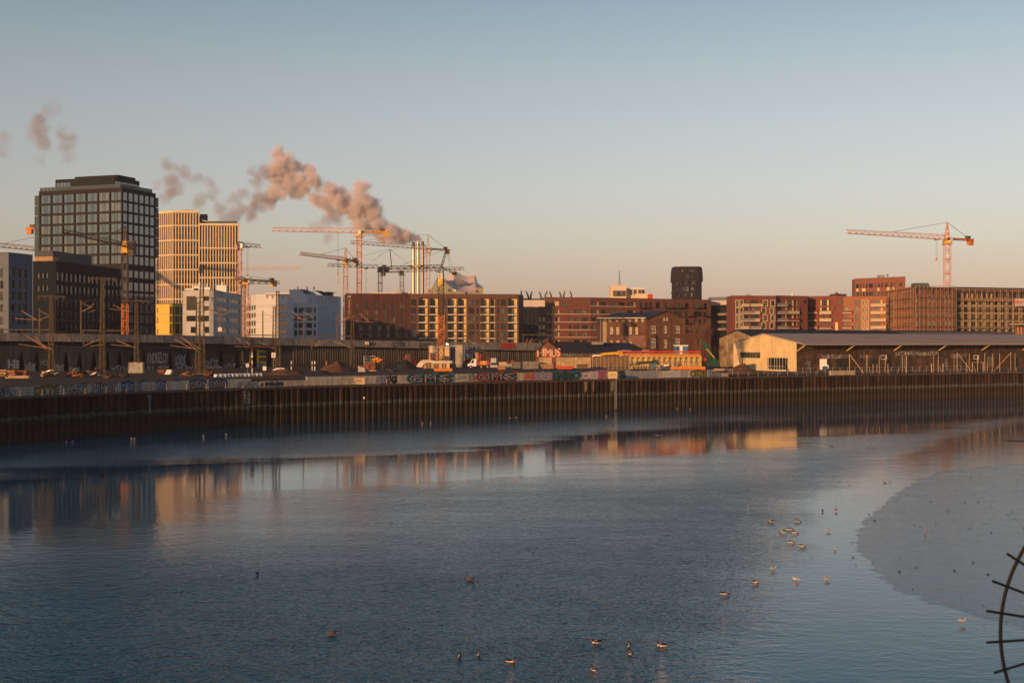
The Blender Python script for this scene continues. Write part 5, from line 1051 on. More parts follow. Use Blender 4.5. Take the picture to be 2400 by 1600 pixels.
# ================================================================== cranes
M_cy = mat("crane_yellow", (.62, .36, .05), .5, .12, 1); M_cr = mat("crane_pale_red", (.50, .27, .19), .6, .15, 1); M_co = mat("crane_orange", (.60, .20, .03), .5, .12, 1); M_cd = mat("crane_dark", (.10, .075, .06), .6, .25, 1); M_cw = mat("counterweight", (.42, .36, .3), .9, .15, 1); M_cable = mat("steel_cable", (.06, .055, .05), .6, .1, 1); M_far = mat("crane_far_rose", (.52, .32, .26), .7, .1, 1)
def crane(label, px, d, ybase, yjib, tip, counter, m=M_cr, apex=None, mw=1.9, jh=1.6, mcounter=None, base_m=None, ybase_split=None, zbase=None, trolley=None, hook=None, mast=True, cab=True, tie=.6, bars=(.2, .12), cwdrop=2.2, slew=None):
    """tower crane: the jib is level, so its tip's height in the photo gives the tip's distance"""
    p = P(px, d); zj = Z(yjib, d); dt = d * (800 - yjib) / (800 - tip[1]); tp = P(tip[0], dt); dirj = (tp - p).normalized()
    dc = hit(p, -dirj, counter); cpt = p - dirj * dc; z0 = ZG if zbase is None else zbase
    t = thing("tower_crane", label, "crane", (p.x, p.y, z0), "tower cranes on the skyline"); tc, tb = bars
    if mast:
        zs = Z(ybase_split, d) if ybase_split else None; top = zj - jh * .9 - 1.2
        if zs:
            mb = MB(); mb.truss((p.x, p.y, z0), (p.x, p.y, zs), mw * 1.12, mw * 1.12, max(4, int((zs - z0) / mw)), tc, tb); build(mb, "mast_base", base_m, t)
            mb = MB(); mb.truss((p.x, p.y, zs), (p.x, p.y, top), mw, mw, max(4, int((top - zs) / mw)), tc, tb); build(mb, "mast", m, t)
        else:
            mb = MB(); mb.truss((p.x, p.y, z0), (p.x, p.y, top), mw, mw, max(6, int((top - z0) / (mw * .95))), tc, tb)
            for k in range(1, 8): mb.box((p.x, p.y, lerp(z0, top, k / 8)), (mw * 1.1, mw * 1.1, .25))
            build(mb, "mast", m, t)
        ms = slew or mcounter or m
        mb = MB(); mb.box((p.x, p.y, top + .9), (mw * 1.25, mw * 1.25, 1.6)); mb.box((p.x, p.y, top + .1), (mw * 1.7, mw * 1.7, .2)); mb.box((p.x, p.y, top + 2.2), (mw * .9, mw * .9, 1.4)); build(mb, "slewing_unit", ms, t)
        for s_ in (1, -1): pass
        if cab: mb = MB(); q = p + Vector((dirj.y, -dirj.x)) * 1.6; q = q if q.y < p.y else p * 2 - q; mb.box((q.x, q.y, top + 2.0), (1.5, 1.8, 2.1), math.atan2(dirj.y, dirj.x)); mb.box((q.x + dirj.x * .8, q.y + dirj.y * .8, top + 2.2), (.1, 1.5, 1.3), math.atan2(dirj.y, dirj.x), mi=1); build(mb, "cab", [M_white if m is not M_cd else M_cd, G_dark], t)
    r0 = p + dirj * 1.0; L = (tp - p).length; mb = MB()
    mb.truss((r0.x, r0.y, zj), (tp.x, tp.y, zj), 1.3, jh, max(8, int(L / 1.7)), tc * .95, tb * .9, tri=True, ht2=jh * .75, wd2=1.0); build(mb, "jib", m, t)
    mb = MB(); c0 = p - dirj * .8; Lc = (cpt - p).length; mb.truss((c0.x, c0.y, zj - jh * .3), (cpt.x, cpt.y, zj - jh * .3), 1.5, .7, max(3, int(Lc / 2)), tc, tb)
    mb.bar((c0.x, c0.y, zj - jh * .2), (cpt.x, cpt.y, zj - jh * .2), 1.2, .35, cap=True); build(mb, "counter_jib", mcounter or m, t)
    mb = MB(); q = cpt + dirj * 1.6; mb.box((q.x, q.y, zj - jh * .3 - cwdrop / 2), (2.6, 1.5, cwdrop), math.atan2(dirj.y, dirj.x)); build(mb, "counterweight", M_cw if not mcounter else mcounter, t)
    mb = MB(); q = cpt + dirj * 3; mb.box((q.x, q.y, zj + .5), (2.2, 1.2, 1.1), math.atan2(dirj.y, dirj.x)); build(mb, "winch", M_cd, t)
    if apex:
        za = Z(apex, d); mb = MB(); mb.truss((p.x, p.y, zj - 1.2), (p.x, p.y, za), mw * .85, mw * .85, 6, tc, tb, wd2=.25, ht2=.25); build(mb, "tower_top", m, t)
        mb = MB(); a = p + dirj * L * tie; mb.bar((p.x, p.y, za), (a.x, a.y, zj + jh * .45), .13); q = cpt + dirj * 2.5; mb.bar((p.x, p.y, za), (q.x, q.y, zj), .13)
        a = p + dirj * L * tie * .45; build(mb, "tie_rods", M_cable, t)
    else:
        mb = MB(); q = cpt + dirj * 3; mb.bar((p.x, p.y, zj + jh * .8), (q.x, q.y, zj + .3), .12); build(mb, "tie_rods", M_cable, t)
    if trolley:
        a = p + dirj * hit(p, dirj, trolley); mb = MB(); mb.box((a.x, a.y, zj - jh * .6), (1.8, 1.3, .5), math.atan2(dirj.y, dirj.x)); build(mb, "trolley", mcounter or m, t)
        zh = Z(hook, d) if hook else zj - 12; mb = MB()
        for s_ in (-.3, .3): mb.bar((a.x + dirj.x * s_, a.y + dirj.y * s_, zj - jh * .7), (a.x + dirj.x * s_, a.y + dirj.y * s_, zh), .06)
        build(mb, "hoist_rope", M_cable, t)
        mb = MB(); mb.box((a.x, a.y, zh - .5), (.7, .4, 1.0)); build(mb, "hook_block", M_co, t)
    return t
crane("yellow flat top tower crane with long level jib crossing the steam plume", 842, 620, 800, 540, (638, 537.5), 911, M_co, mcounter=M_cy, mw=2.2, jh=2.2, trolley=792, hook=640, bars=(.26, .16))
crane("pale red tower crane with pointed top left of the yellow flat top crane", 810, 614, 800, 607, (703, 594), 838, M_cr, apex=581, mw=2.05, trolley=793, hook=660, slew=M_cy, tie=.55)
crane("dark tower crane with level jib to the left behind the hotel roof", 891, 700, 800, 625, (767, 620.5), 912, M_cd, mcounter=M_cd, mw=2.1, jh=2.0, trolley=858, hook=690)
crane("dark tower crane with jib towards the pale wave roof behind the hotel", 942, 760, 800, 634, (1088, 628.5), 893, M_cd, mcounter=M_cd, mw=2.2, jh=2.0, trolley=1024)
crane("pale red tower crane with pointed top right of the three steel stacks", 1003, 700, 800, 580, (821, 567), 1053, M_cr, apex=550, mw=2.1, jh=2.1, mcounter=M_cy, tie=.9, slew=M_cr)
crane("large orange tower crane with pointed top standing alone at the right", 2220, 540, 800, 556, (1985, 542.5), 2280, mat("crane_salmon", (.62, .30, .20), .5, .12, 1), apex=521, mw=2.4, jh=2.0, mcounter=M_co, slew=M_cy, trolley=2195, hook=606, tie=.56)
crane("dark headed crane whose short jib shows right of the ribbed tower", 561, 586, 800, 572, (611, 577), 552, M_cr, mw=1.8, jh=1.8, trolley=580, hook=640)
crane("yellow flat top crane with stubby counter jib below the ribbed tower's right edge", 576.5, 560, 800, 653, (546, 651), 647, M_cr, mcounter=M_cy, mw=2.0, jh=1.6)
crane("lattice crane with jib to the right just under the yellow counter jib", 570, 574, 800, 660, (656, 662), 560, M_cd, mw=1.7, jh=1.6)
crane("faint rose crane far off with its jib right of the ribbed tower", 556, 900, 800, 629, (707, 627), 540, M_far, mw=2, jh=2.2)
crane("slender crane before the dark glass tower, orange at foot and dark above", 293, 318, 782, 573, (150, 541), 314, M_cd, apex=531, mw=1.15, jh=1.0, zbase=14.5, base_m=M_co, ybase_split=712, mcounter=M_cd, slew=M_cy, bars=(.13, .08), tie=.35)
crane("pale lattice crane whose jib leaves the picture at the left edge", 118, 560, 800, 586, (-70, 568), 150, M_cr, apex=548, mw=2, jh=1.9)
crane("orange crane whose counterweight peeks out left of the dark glass tower", 160, 520, 800, 529, (330, 522), 63, M_cr, mcounter=M_co, mw=2, jh=1.8)
# luffing style mobile tower crane on the site
def site_crane():
    d = 345; p = P(1034, d); t = thing("construction_crane", "dark latticed crane with yellow and white BSK panel on an orange base in the site", "crane", (p.x, p.y, 8.2)); M_cdk = mat("crane_black_green", (.035, .035, .03), .6, .2, 1)
    mb = MB(); mb.truss((p.x, p.y, 8.0), (p.x, p.y, Z(738, d)), 1.65, 1.65, 9, .17, .11); mb.truss((p.x, p.y, 8), (p.x, p.y, Z(770, d)), 1.3, 1.3, 9, .1, .09); build(mb, "mast_base", M_co, t)
    mb = MB(); mb.truss((p.x, p.y, Z(738, d)), (p.x, p.y, Z(628, d)), 1.3, 1.3, 11, .14, .09); build(mb, "mast", M_cdk, t)
    zb = Z(650, d); q = (p.x - .15, p.y - .85)
    f = Fac((p.x - .75, p.y - .9), (p.x + .45, p.y - .9)); m_ = MB(); m_.add([f.at(0, Z(672, d)), f.at(1.2, Z(666, d)), f.at(1.2, Z(641, d)), f.at(0, Z(641, d))], [(0, 1, 2, 3)]); pn = build(m_, "sign_panel", mat("panel_white", (.7, .62, .5), .5, .05, 1), t)
    m_ = MB(); m_.add([f.at(0, Z(672, d), .02), f.at(1.2, Z(666, d), .02), f.at(1.2, Z(654, d), .02), f.at(.85, Z(653, d), .02), f.at(0, Z(664, d), .02)], [(0, 1, 2, 3, 4)]); build(m_, "panel_stripe", M_cy, pn)
    m_ = MB(); m_.box((p.x + .62, p.y - .3, (Z(672, d) + Z(641, d)) / 2), (.3, 1.2, Z(641, d) - Z(670, d))); m_.box((p.x - .12, p.y - .55, (Z(670, d) + Z(641, d)) / 2), (1.2, .55, Z(641, d) - Z(668, d))); build(m_, "panel_box", M_cdk, t)
    lettering(f, "BSK", .2, .62, Z(656, d), Z(643, d), M_ink, pn, "lettering", out=.03, vert=True)
    zj = Z(624, d); tip = P(907, d * 1.02); root = P(1035, d); dj = (tip - root).normalized()
    mb = MB(); mb.truss((root.x, root.y, zj), (tip.x, tip.y, zj), 1.0, .85, 15, .13, .09, tri=True); build(mb, "jib", M_cdk, t)
    f2 = Fac(P(955, d - 1), P(994, d - 1)); m_ = MB(); m_.add([f2.at(0, Z(626, d)), f2.at(f2.L, Z(626, d)), f2.at(f2.L, Z(622, d)), f2.at(.9, Z(622, d))], [(0, 1, 2, 3)]); jp = build(m_, "jib_panel", M_cdk, t)
    m_ = MB(); m_.add([f2.at(f2.L * .28, Z(625.3, d), .02), f2.at(f2.L * .75, Z(625.3, d), .02), f2.at(f2.L * .75, Z(622.6, d), .02), f2.at(f2.L * .28, Z(622.6, d), .02)], [(0, 1, 2, 3)]); build(m_, "jib_panel_letters", M_cy, jp)
    ap = P(1047, d); mb = MB(); mb.truss((root.x, root.y, zj), (ap.x, ap.y, Z(584, d)), .5, .5, 7, .1, .07); mb.truss((p.x + .2, p.y, zj - .3), (P(1068, d).x, d, Z(643, d)), .5, .5, 6, .1, .07); build(mb, "a_frame", M_cdk, t)
    mb = MB(); s2 = P(914, d * 1.02); mb.bar((s2.x + .5, s2.y, zj), (s2.x, s2.y, Z(584, s2.y)), .2)
    build(mb, "jib_post", M_cdk, t)
    mb = MB(); za = Z(584, d)
    for x, y in ((943, 620), (1066, 640), (1055, 634)): q = P(x, d); mb.bar((ap.x, ap.y, za), (q.x, q.y, Z(y, d)), .07)
    for x, y in ((849, 600), (872, 612), (955, 617), (1035, 584)): q = P(x, d); mb.bar((s2.x, s2.y, Z(584, s2.y)), (q.x, q.y, Z(y, d)), .05)
    build(mb, "pendant_ropes", M_cable, t)
    m_ = MB(); q = P(1065, d); m_.bar((q.x, q.y, Z(642, d)), (q.x, q.y, Z(690, d)), .05); m_.box((q.x, q.y, Z(641, d)), (1.2, 1, .8)); build(m_, "counterweight", M_cdk, t)
site_crane()

# ================================================================== power station stacks
M_chr = mat("polished_steel_stack", (.50, .40, .30), .42, .12, .3, metal=.8)
for k, (x, w_, yt, d, lab) in enumerate(((969, 8, 568, 1010, "left polished steel stack of the three steaming ones"), (980, 7.6, 566, 1000, "middle and frontmost of the three polished steel stacks"), (990.5, 7.6, 566, 1008, "right polished steel stack, in shade, of the three steaming ones"))):
    p = P(x, d); r = w_ / 2 * d / F; t = thing("steel_stack", lab, "chimney", (p.x, p.y, ZG), "power station stacks")
    m_ = MB(); m_.tube((p.x, p.y, ZG), (p.x, p.y, Z(yt + 3, d)), r, n=20, cap=False); o = build(m_, "shaft", M_chr if k < 2 else mat("shaded_steel_stack", (.25, .22, .2), .4, .15, .3, metal=.8), t, smooth=True)  # right stack is the same steel, its shade put into a darker colour
    m_ = MB(); m_.tube((p.x, p.y, Z(yt + 3, d)), (p.x, p.y, Z(yt, d)), r * (1.0 if k == 1 else .9), n=20); build(m_, "mouth", M_chr if k == 1 else M_black, t)
    m_ = MB(); m_.tube((p.x, p.y, Z(yt + 9, d)), (p.x, p.y, Z(yt + 7, d)), r * 1.15, n=20); build(m_, "gallery", M_cd, t)

# ================================================================== concert hall with the wave roof
def wave_hall():
    d = 1500; t = thing("wave_roof_hall", "distant pale hall with a sweeping wave roof behind the brick apartments", "building", (*P(1068, d), ZG))
    # rear crest, front crest: heights of the eaves line across the front (pixel x, y)
    front = [(1003, 686), (1012, 676), (1024, 652), (1031, 640), (1036, 652), (1046, 664), (1058, 673), (1072, 681), (1088, 684.5), (1100, 684), (1112, 680), (1124, 675), (1133, 673)]
    back = [(1003, 685), (1014, 674), (1026, 656), (1034, 654), (1048, 653), (1056, 643), (1064, 632), (1072, 638), (1084, 645), (1096, 648), (1108, 646), (1115, 645.5), (1119, 662), (1125, 668), (1133, 673)]
    n = 48; xs = [1003 + 130 * i / n for i in range(n + 1)]; rows = []
    for k in range(9):
        v = k / 8; r = []
        for x in xs:
            yf, yb = interp(front, x), interp(back, x); dd = d + v * 60
            zf, zb = Z(yf, d), Z(yb, d + 60); sag = math.sin(v * math.pi) * -4 * (1 - abs((x - 1068) / 66))
            p = P(x, dd); r.append((p.x, p.y, lerp(zf, zb, v) + sag))
        rows.append(r)
    m_ = MB(); m_.v = [q for r in rows for q in r]
    for k in range(8):
        for i in range(n): m_.f.append((k * (n + 1) + i, k * (n + 1) + i + 1, (k + 1) * (n + 1) + i + 1, (k + 1) * (n + 1) + i)); m_.m.append(0)
    mr = mat("sequin_roof", (.60, .45, .38), .6, .16, .35); build(m_, "wave_roof", mr, t, smooth=True)
    m_ = MB()
    for i in range(n):
        a, b = rows[0][i], rows[0][i + 1]; m_.quad((a[0], a[1] + .5, ZG), (b[0], b[1] + .5, ZG), (b[0], b[1] + .5, b[2]), (a[0], a[1] + .5, a[2]))
    build(m_, "glass_front", mat("hall_glass", (.34, .29, .17), .3, .25, .12), t)
    m_ = MB(); a, b = P(1069, d + 20), P(1088, d + 20); m_.box(((a.x + b.x) / 2, a.y, Z(661, d + 20)), (b.x - a.x, 5, 4.4)); build(m_, "roof_recess", mat("hall_recess", (.14, .12, .11), .6, .2, .5), t)
    m_ = MB()
    for i in range(0, n, 2): a = rows[0][i]; m_.bar((a[0], a[1] + .2, ZG + 40), (a[0], a[1] + .2, a[2]), .35)
    build(m_, "mullions", M_steel, t)
    for x, y in ((1052, 680), (1066, 681), (1092, 686), (1118, 683)):
        m_ = MB(); p = P(x, d - .5); m_.box((p.x, p.y, Z(y, d)), (2.6, .6, 2.2)); build(m_, "window", G_dark if x != 1066 else M_white, t)
    m_ = MB(); p = P(1076, d); m_.tube((p.x, p.y, Z(680, d)), (p.x, p.y, Z(625, d)), .3, .15, n=5); build(m_, "mast", M_steel, t)
    slab_on(t, (1001, 1004), d, 676, 690, 20, mr, "side_wing")
wave_hall()
# pale building tops between the cranes
t = thing("pale_roofs", "low pale glazed roof edge behind the hotel beside the steel stacks", "building", (*P(945, 820), ZG))
slab_on(t, (930, 965), 820, 682, 720, 20, M_b4, "wall", 6)

# ================================================================== steam
def steam_mat(name, col, dens):
    m = bpy.data.materials.new(name); m.use_nodes = True; n, l = m.node_tree.nodes, m.node_tree.links; n.remove(n["Principled BSDF"])
    v = n.new("ShaderNodeVolumePrincipled"); v.inputs["Color"].default_value = (*col, 1); v.inputs["Anisotropy"].default_value = -0.1
    at = n.new("ShaderNodeAttribute"); at.attribute_name = "density"; mu = n.new("ShaderNodeMath"); mu.operation = 'MULTIPLY'; mu.inputs[1].default_value = dens
    l.new(at.outputs["Fac"], mu.inputs[0]); l.new(mu.outputs[0], v.inputs["Density"]); v.inputs["Density Attribute"].default_value = ""
    l.new(v.outputs[0], n["Material Output"].inputs["Volume"]); return m
def plume(name, label, pts, vox, mtl, edge=.75, nscale=.12, namp=2.1, seed=0.0, RK=1.9):
    V, Rr, Kk = [], [], []
    for px, py, r, k, dz in pts:
        d = 1000 + dz; p = P(px, d); V.append((p.x, p.y, Z(py, d))); Rr.append(r * RK * d / F); Kk.append(k)
    me = bpy.data.meshes.new(name); me.from_pydata(V, [], [])
    for nm, vals in (("rad", Rr), ("dens", Kk)):
        a = me.attributes.new(nm, 'FLOAT', 'POINT'); a.data.foreach_set("value", vals)
    o = bpy.data.objects.new(name, me); C.objects.link(o); me.materials.append(mtl)
    mg = max(Rr) * 1.7; lo = [min(v[i] - mg for v in V) for i in range(3)]; hi = [max(v[i] + mg for v in V) for i in range(3)]
    g = bpy.data.node_groups.new(name, "GeometryNodeTree"); g.interface.new_socket("Geometry", in_out='INPUT', socket_type='NodeSocketGeometry'); g.interface.new_socket("Geometry", in_out='OUTPUT', socket_type='NodeSocketGeometry')
    N, L = g.nodes, g.links; gi, go = N.new("NodeGroupInput"), N.new("NodeGroupOutput")
    pos = N.new("GeometryNodeInputPosition")
    def nz(scale, detail, off, col=False):
        x = N.new("ShaderNodeTexNoise"); x.inputs["Scale"].default_value = scale; x.inputs["Detail"].default_value = detail; x.inputs["Roughness"].default_value = .68
        ad = N.new("ShaderNodeVectorMath"); ad.operation = 'ADD'; ad.inputs[1].default_value = (off, off * .7, off * 1.3); L.new(pos.outputs[0], ad.inputs[0]); L.new(ad.outputs[0], x.inputs["Vector"])
        return x.outputs["Color" if col else "Fac"]
    def mth(op, a, b=None):
        x = N.new("ShaderNodeMath"); x.operation = op
        for i, v in enumerate((a, b)):
            if v is None: continue
            if isinstance(v, (int, float)): x.inputs[i].default_value = v
            else: L.new(v, x.inputs[i])
        return x.outputs[0]
    wp = N.new("ShaderNodeVectorMath"); wp.operation = 'SUBTRACT'; wp.inputs[1].default_value = (.5, .5, .5); L.new(nz(.06, 5, seed + 5, True), wp.inputs[0])
    ws = N.new("ShaderNodeVectorMath"); ws.operation = 'SCALE'; ws.inputs[3].default_value = 15; L.new(wp.outputs[0], ws.inputs[0])
    wa = N.new("ShaderNodeVectorMath"); wa.operation = 'ADD'; L.new(pos.outputs[0], wa.inputs[0]); L.new(ws.outputs[0], wa.inputs[1])
    sn = N.new("GeometryNodeSampleNearest"); L.new(gi.outputs[0], sn.inputs[0]); L.new(wa.outputs[0], sn.inputs["Sample Position"])
    def samp(typ, field):
        x = N.new("GeometryNodeSampleIndex"); x.data_type = typ; L.new(gi.outputs[0], x.inputs[0]); L.new(field, x.inputs["Value"]); L.new(sn.outputs[0], x.inputs["Index"]); return x.outputs[0]
    def attr(nm): x = N.new("GeometryNodeInputNamedAttribute"); x.data_type = 'FLOAT'; x.inputs[0].default_value = nm; return x.outputs[0]
    cpos = samp('FLOAT_VECTOR', N.new("GeometryNodeInputPosition").outputs[0]); rad = samp('FLOAT', attr("rad")); den = samp('FLOAT', attr("dens"))
    ds = N.new("ShaderNodeVectorMath"); ds.operation = 'DISTANCE'; L.new(wa.outputs[0], ds.inputs[0]); L.new(cpos, ds.inputs[1])
    val = mth('SUBTRACT', 1.0, mth('DIVIDE', ds.outputs["Value"], rad))
    val = mth('ADD', val, mth('MULTIPLY', mth('SUBTRACT', nz(nscale, 5, seed), .5), namp))
    mr = N.new("ShaderNodeMapRange"); mr.interpolation_type = 'SMOOTHSTEP'; mr.inputs[1].default_value = .02; mr.inputs[2].default_value = .02 + edge; L.new(val, mr.inputs[0])
    dn = mth('MULTIPLY', mr.outputs[0], den)
    vc = N.new("GeometryNodeVolumeCube"); L.new(dn, vc.inputs["Density"]); vc.inputs["Min"].default_value = lo; vc.inputs["Max"].default_value = hi
    for i, ax in enumerate("XYZ"): vc.inputs["Resolution " + ax].default_value = max(8, int((hi[i] - lo[i]) / vox))
    sm = N.new("GeometryNodeSetMaterial"); sm.inputs["Material"].default_value = mtl; L.new(vc.outputs[0], sm.inputs[0]); L.new(sm.outputs[0], go.inputs[0])
    md = o.modifiers.new("steam", 'NODES'); md.node_group = g
    return tag(o, label, kind="stuff")
SM = steam_mat("steam", (.92, .84, .86), .34); SG = steam_mat("thin_steam", (.55, .50, .55), .20)
rs = random.Random(5)
def fill(spec):
    out = []
    for x, y, r, k in spec:
        out.append((x, y, r, k, rs.uniform(-3, 3)))
        for _ in range(2): a = rs.uniform(0, 6.28); out.append((x + math.cos(a) * r * .6, y + math.sin(a) * r * .6, r * .7, k, rs.uniform(-8, 8)))
    return out
dense = [(981, 562, 5, 1.2), (973, 558, 7, 1.2), (962, 554, 10, 1.2), (950, 551, 12, 1.1), (936, 549, 14, 1.1), (920, 546, 16, 1), (905, 545, 18, 1), (890, 538, 18, 1), (880, 520, 18, 1), (872, 500, 17, 1), (868, 478, 16, 1), (850, 470, 18, 1), (845, 445, 14, .8), (838, 432, 10, .6), (848, 500, 20, .9), (845, 530, 18, .7), (825, 495, 18, .9), (805, 478, 18, .9), (790, 460, 17, .9), (775, 442, 13, .9), (768, 478, 17, .8), (745, 470, 14, .7), (735, 425, 15, 1), (722, 400, 13, 1), (715, 445, 16, .8), (695, 455, 13, .7), (700, 420, 17, .9), (690, 388, 14, .9), (668, 375, 15, .9), (650, 362, 13, .9), (655, 395, 18, .9), (678, 410, 18, .9), (665, 435, 18, .9), (645, 455, 15, .8), (632, 475, 12, .7)]
plume("steam_plume", "dense pink lit steam plume drifting left from the steel stacks", fill(dense), .7, SM)
wisp = [(640, 410, 16, .3), (620, 405, 14, .3), (605, 425, 14, .28), (595, 400, 10, .2), (610, 465, 14, .3), (598, 485, 14, .32), (585, 500, 14, .3), (565, 490, 13, .25), (545, 500, 14, .25), (530, 508, 12, .22), (570, 455, 12, .18), (550, 465, 12, .15), (520, 485, 14, .18), (500, 455, 13, .16), (490, 430, 12, .14), (470, 470, 14, .14), (450, 420, 14, .15), (430, 400, 14, .16), (405, 395, 14, .2), (390, 385, 12, .18), (400, 420, 15, .22), (400, 445, 14, .2), (385, 465, 12, .15), (420, 440, 14, .15), (372, 430, 12, .1), (765, 520, 14, .2), (745, 530, 12, .16), (785, 510, 14, .25), (770, 560, 10, .12)]
plume("steam_wisps", "thin grey steam wisps trailing off left of the dense plume", fill([(x, y, r, k * 1.9) for x, y, r, k in wisp]), 1.0, SG, .7, .08, 1.7, 31.0, 1.9)
far_w = [(88, 285, 16, .3), (80, 305, 16, .3), (100, 300, 15, .28), (95, 325, 15, .25), (108, 345, 14, .18), (110, 265, 13, .12), (130, 255, 14, .08), (145, 310, 14, .22), (158, 325, 14, .22), (158, 350, 14, .2), (162, 370, 12, .14), (95, 375, 12, .1), (10, 330, 14, .14), (4, 355, 14, .14)]
plume("steam_wisps", "faint grey steam wisps high above the dark glass tower", fill([(x, y, r, k * 1.3) for x, y, r, k in far_w]), 1.0, SG, .8, .08, 1.7, 77.0, 1.9)
# ================================================================== railway masts
M_mast = mat("mast_olive_rust", (.10, .075, .04), .8, .35, 1.2); M_ins = mat("insulator", (.10, .05, .035), .4, .2, 2)
def wire(mb, a, b, t=.035, sag=0.0, n=6):
    a, b = Vector(a), Vector(b); pts = [a.lerp(b, i / n) - Vector((0, 0, sag * 4 * (i / n) * (1 - i / n))) for i in range(n + 1)]
    for p, q in zip(pts, pts[1:]): mb.bar(p, q, t)
def rail_mast(label, px, d, ytop, arms, wb=1.0, wt=.45, beam=None, twin=None, cant=()):
    p = P(px, d); z1 = Z(ytop, d); t = thing("catenary_mast", label, "mast", (p.x, p.y, 8.1), "railway catenary masts")
    m_ = MB(); m_.truss((p.x, p.y, 7.9), (p.x, p.y, z1), wb, wb, max(9, int((z1 - 8) / .95)), .12, .06, wd2=wt, ht2=wt); m_.box((p.x, p.y, 8.1), (wb * 1.5, wb * 1.5, .6)); build(m_, "lattice_pole", M_mast, t)
    if twin:
        q = P(twin[0], d + .8); z2 = Z(twin[1], d); m_ = MB(); m_.truss((q.x, q.y, 7.9), (q.x, q.y, z2), wb * .85, wb * .85, max(8, int((z2 - 8) / .9)), .11, .06, wd2=wt * .9, ht2=wt * .9); build(m_, "second_pole", M_mast, t)
    for x0, x1, y in arms:
        a, b = P(x0, d), P(x1, d); m_ = MB(); m_.bar((a.x, d, Z(y, d)), (b.x, d, Z(y + .6, d)), .16); build(m_, "cross_arm", M_mast, t)
        m_ = MB()
        for k in range(4):
            x = lerp(a.x, b.x, (.04, .28, .72, .96)[k]); m_.tube((x, d, Z(y, d)), (x, d, Z(y, d) - .75), .09, n=6); m_.bar((x - .45, d, Z(y, d)), (x, d, Z(y, d) - .8), .05); m_.bar((x + .45, d, Z(y, d)), (x, d, Z(y, d) - .8), .05)
        build(m_, "insulators", M_ins, t)
    if beam:
        x0, x1, y, yd = beam; a, b = P(x0, d), P(x1, d); m_ = MB(); m_.bar((a.x, d, Z(y, d)), (b.x, d, Z(y + 1, d)), .3, .22); m_.bar((a.x + .3, d, Z(y, d)), (a.x + .3, d, Z(yd, d)), .2); build(m_, "portal_beam", M_mast, t)
    for x0, y0, x1, y1, x2, y2 in cant:
        m_ = MB(); m_.tube((P(x0, d).x, d, Z(y0, d)), (P(x1, d).x, d - .6, Z(y1, d)), .085, n=6); m_.tube((P(x2, d).x, d - .3, Z(y2, d)), (P(x1, d).x + 1.2, d - .6, Z(y1 + 1.5, d)), .06, n=6); build(m_, "cantilever", mat("cantilever_rust", (.30, .17, .10), .6, .3, 2), t)
    return t
rail_mast("lattice catenary mast with T arm, first from the left edge", 120, 262, 691, [(88, 152, 694)], .95, .4, beam=(-20, 122, 772, 800), cant=[(50, 728, 88, 749, 36, 746), (62, 787, 110, 816, 45, 806), (80, 788, 113, 818, 60, 786)])
rail_mast("tall lattice catenary mast before the dark low office block", 240, 260, 650, [(209, 272, 652)], 1.0, .42, cant=[(221, 711, 198, 730, 224, 726), (243, 790, 200, 810, 246, 806)], twin=None)
rail_mast("lattice catenary mast with T arm before the dark tower's right face", 320, 272, 702, [(292, 350, 705)], .9, .38, beam=(192, 322, 774, 812), cant=[(266, 715, 296, 728, 258, 724), (273, 797, 310, 812, 260, 807)])
rail_mast("stout twin lattice mast before the grey white ribbon window office", 473, 268, 668, [(445, 500, 697)], 1.25, .6, twin=(464, 706), cant=[(409, 795, 452, 817, 400, 809), (428, 792, 459, 817, 424, 789), (488, 720, 510, 737, 470, 719)])
rail_mast("tall twin lattice mast with insulator arm before the white stepped building", 651, 296, 681, [(624, 678, 691.5)], 1.1, .55, twin=(643, 717), beam=(574, 645, 785, 818), cant=[(554, 790, 577, 812, 550, 811), (573, 792, 585, 810, 560, 793), (604, 799, 634, 813, 590, 810), (684, 728, 709, 749, 682, 742)])
rail_mast("lattice catenary mast with Y shaped brackets before the dark hotel", 826, 326, 735, [(804, 850, 735)], 1.0, .5, beam=(728, 824, 787, 820), cant=[(800, 756, 822, 738, 796, 755), (844, 736, 866, 754, 830, 752), (794, 802, 820, 815, 780, 800), (738, 812, 752, 798, 740, 812)])
rail_mast("thin lattice mast before the brick apartment block's loggias", 1131, 350, 728, [], .8, .4, beam=(1046, 1128, 786, 812), cant=[(1098, 796, 1116, 808, 1090, 795)])
rail_mast("thin lattice mast before the left end of the red brick block", 1297, 372, 716, [], .7, .4, beam=(1224, 1296, 784, 812), cant=[(1230, 806, 1238, 792, 1226, 806), (1238, 807, 1248, 794, 1236, 806)])
# contact wires strung along the line
tw_ = thing("overhead_wires", "thin overhead railway wires strung between the masts", "wires", (*P(500, 280), 15))
for k, (ya, yb, o_) in enumerate(((690, 735, 0), (694, 738, 1.5), (772, 790, 0), (806, 815, -1), (745, 757, 0), (722, 748, 2))):
    m_ = MB(); ps = [(-60, 255), (120, 262), (240, 261), (320, 270), (473, 270), (651, 296), (826, 326), (1131, 350), (1297, 372)]
    for i, (a, b) in enumerate(zip(ps, ps[1:])):
        wa, wb_ = P(a[0], a[1] + o_), P(b[0], b[1] + o_); y = lambda x: lerp(ya, yb, (x + 60) / 1357)
        wire(m_, (wa.x, wa.y, Z(y(a[0]), wa.y)), (wb_.x, wb_.y, Z(y(b[0]), wb_.y)), .03, .5)
    build(m_, "wire", M_cable, tw_)
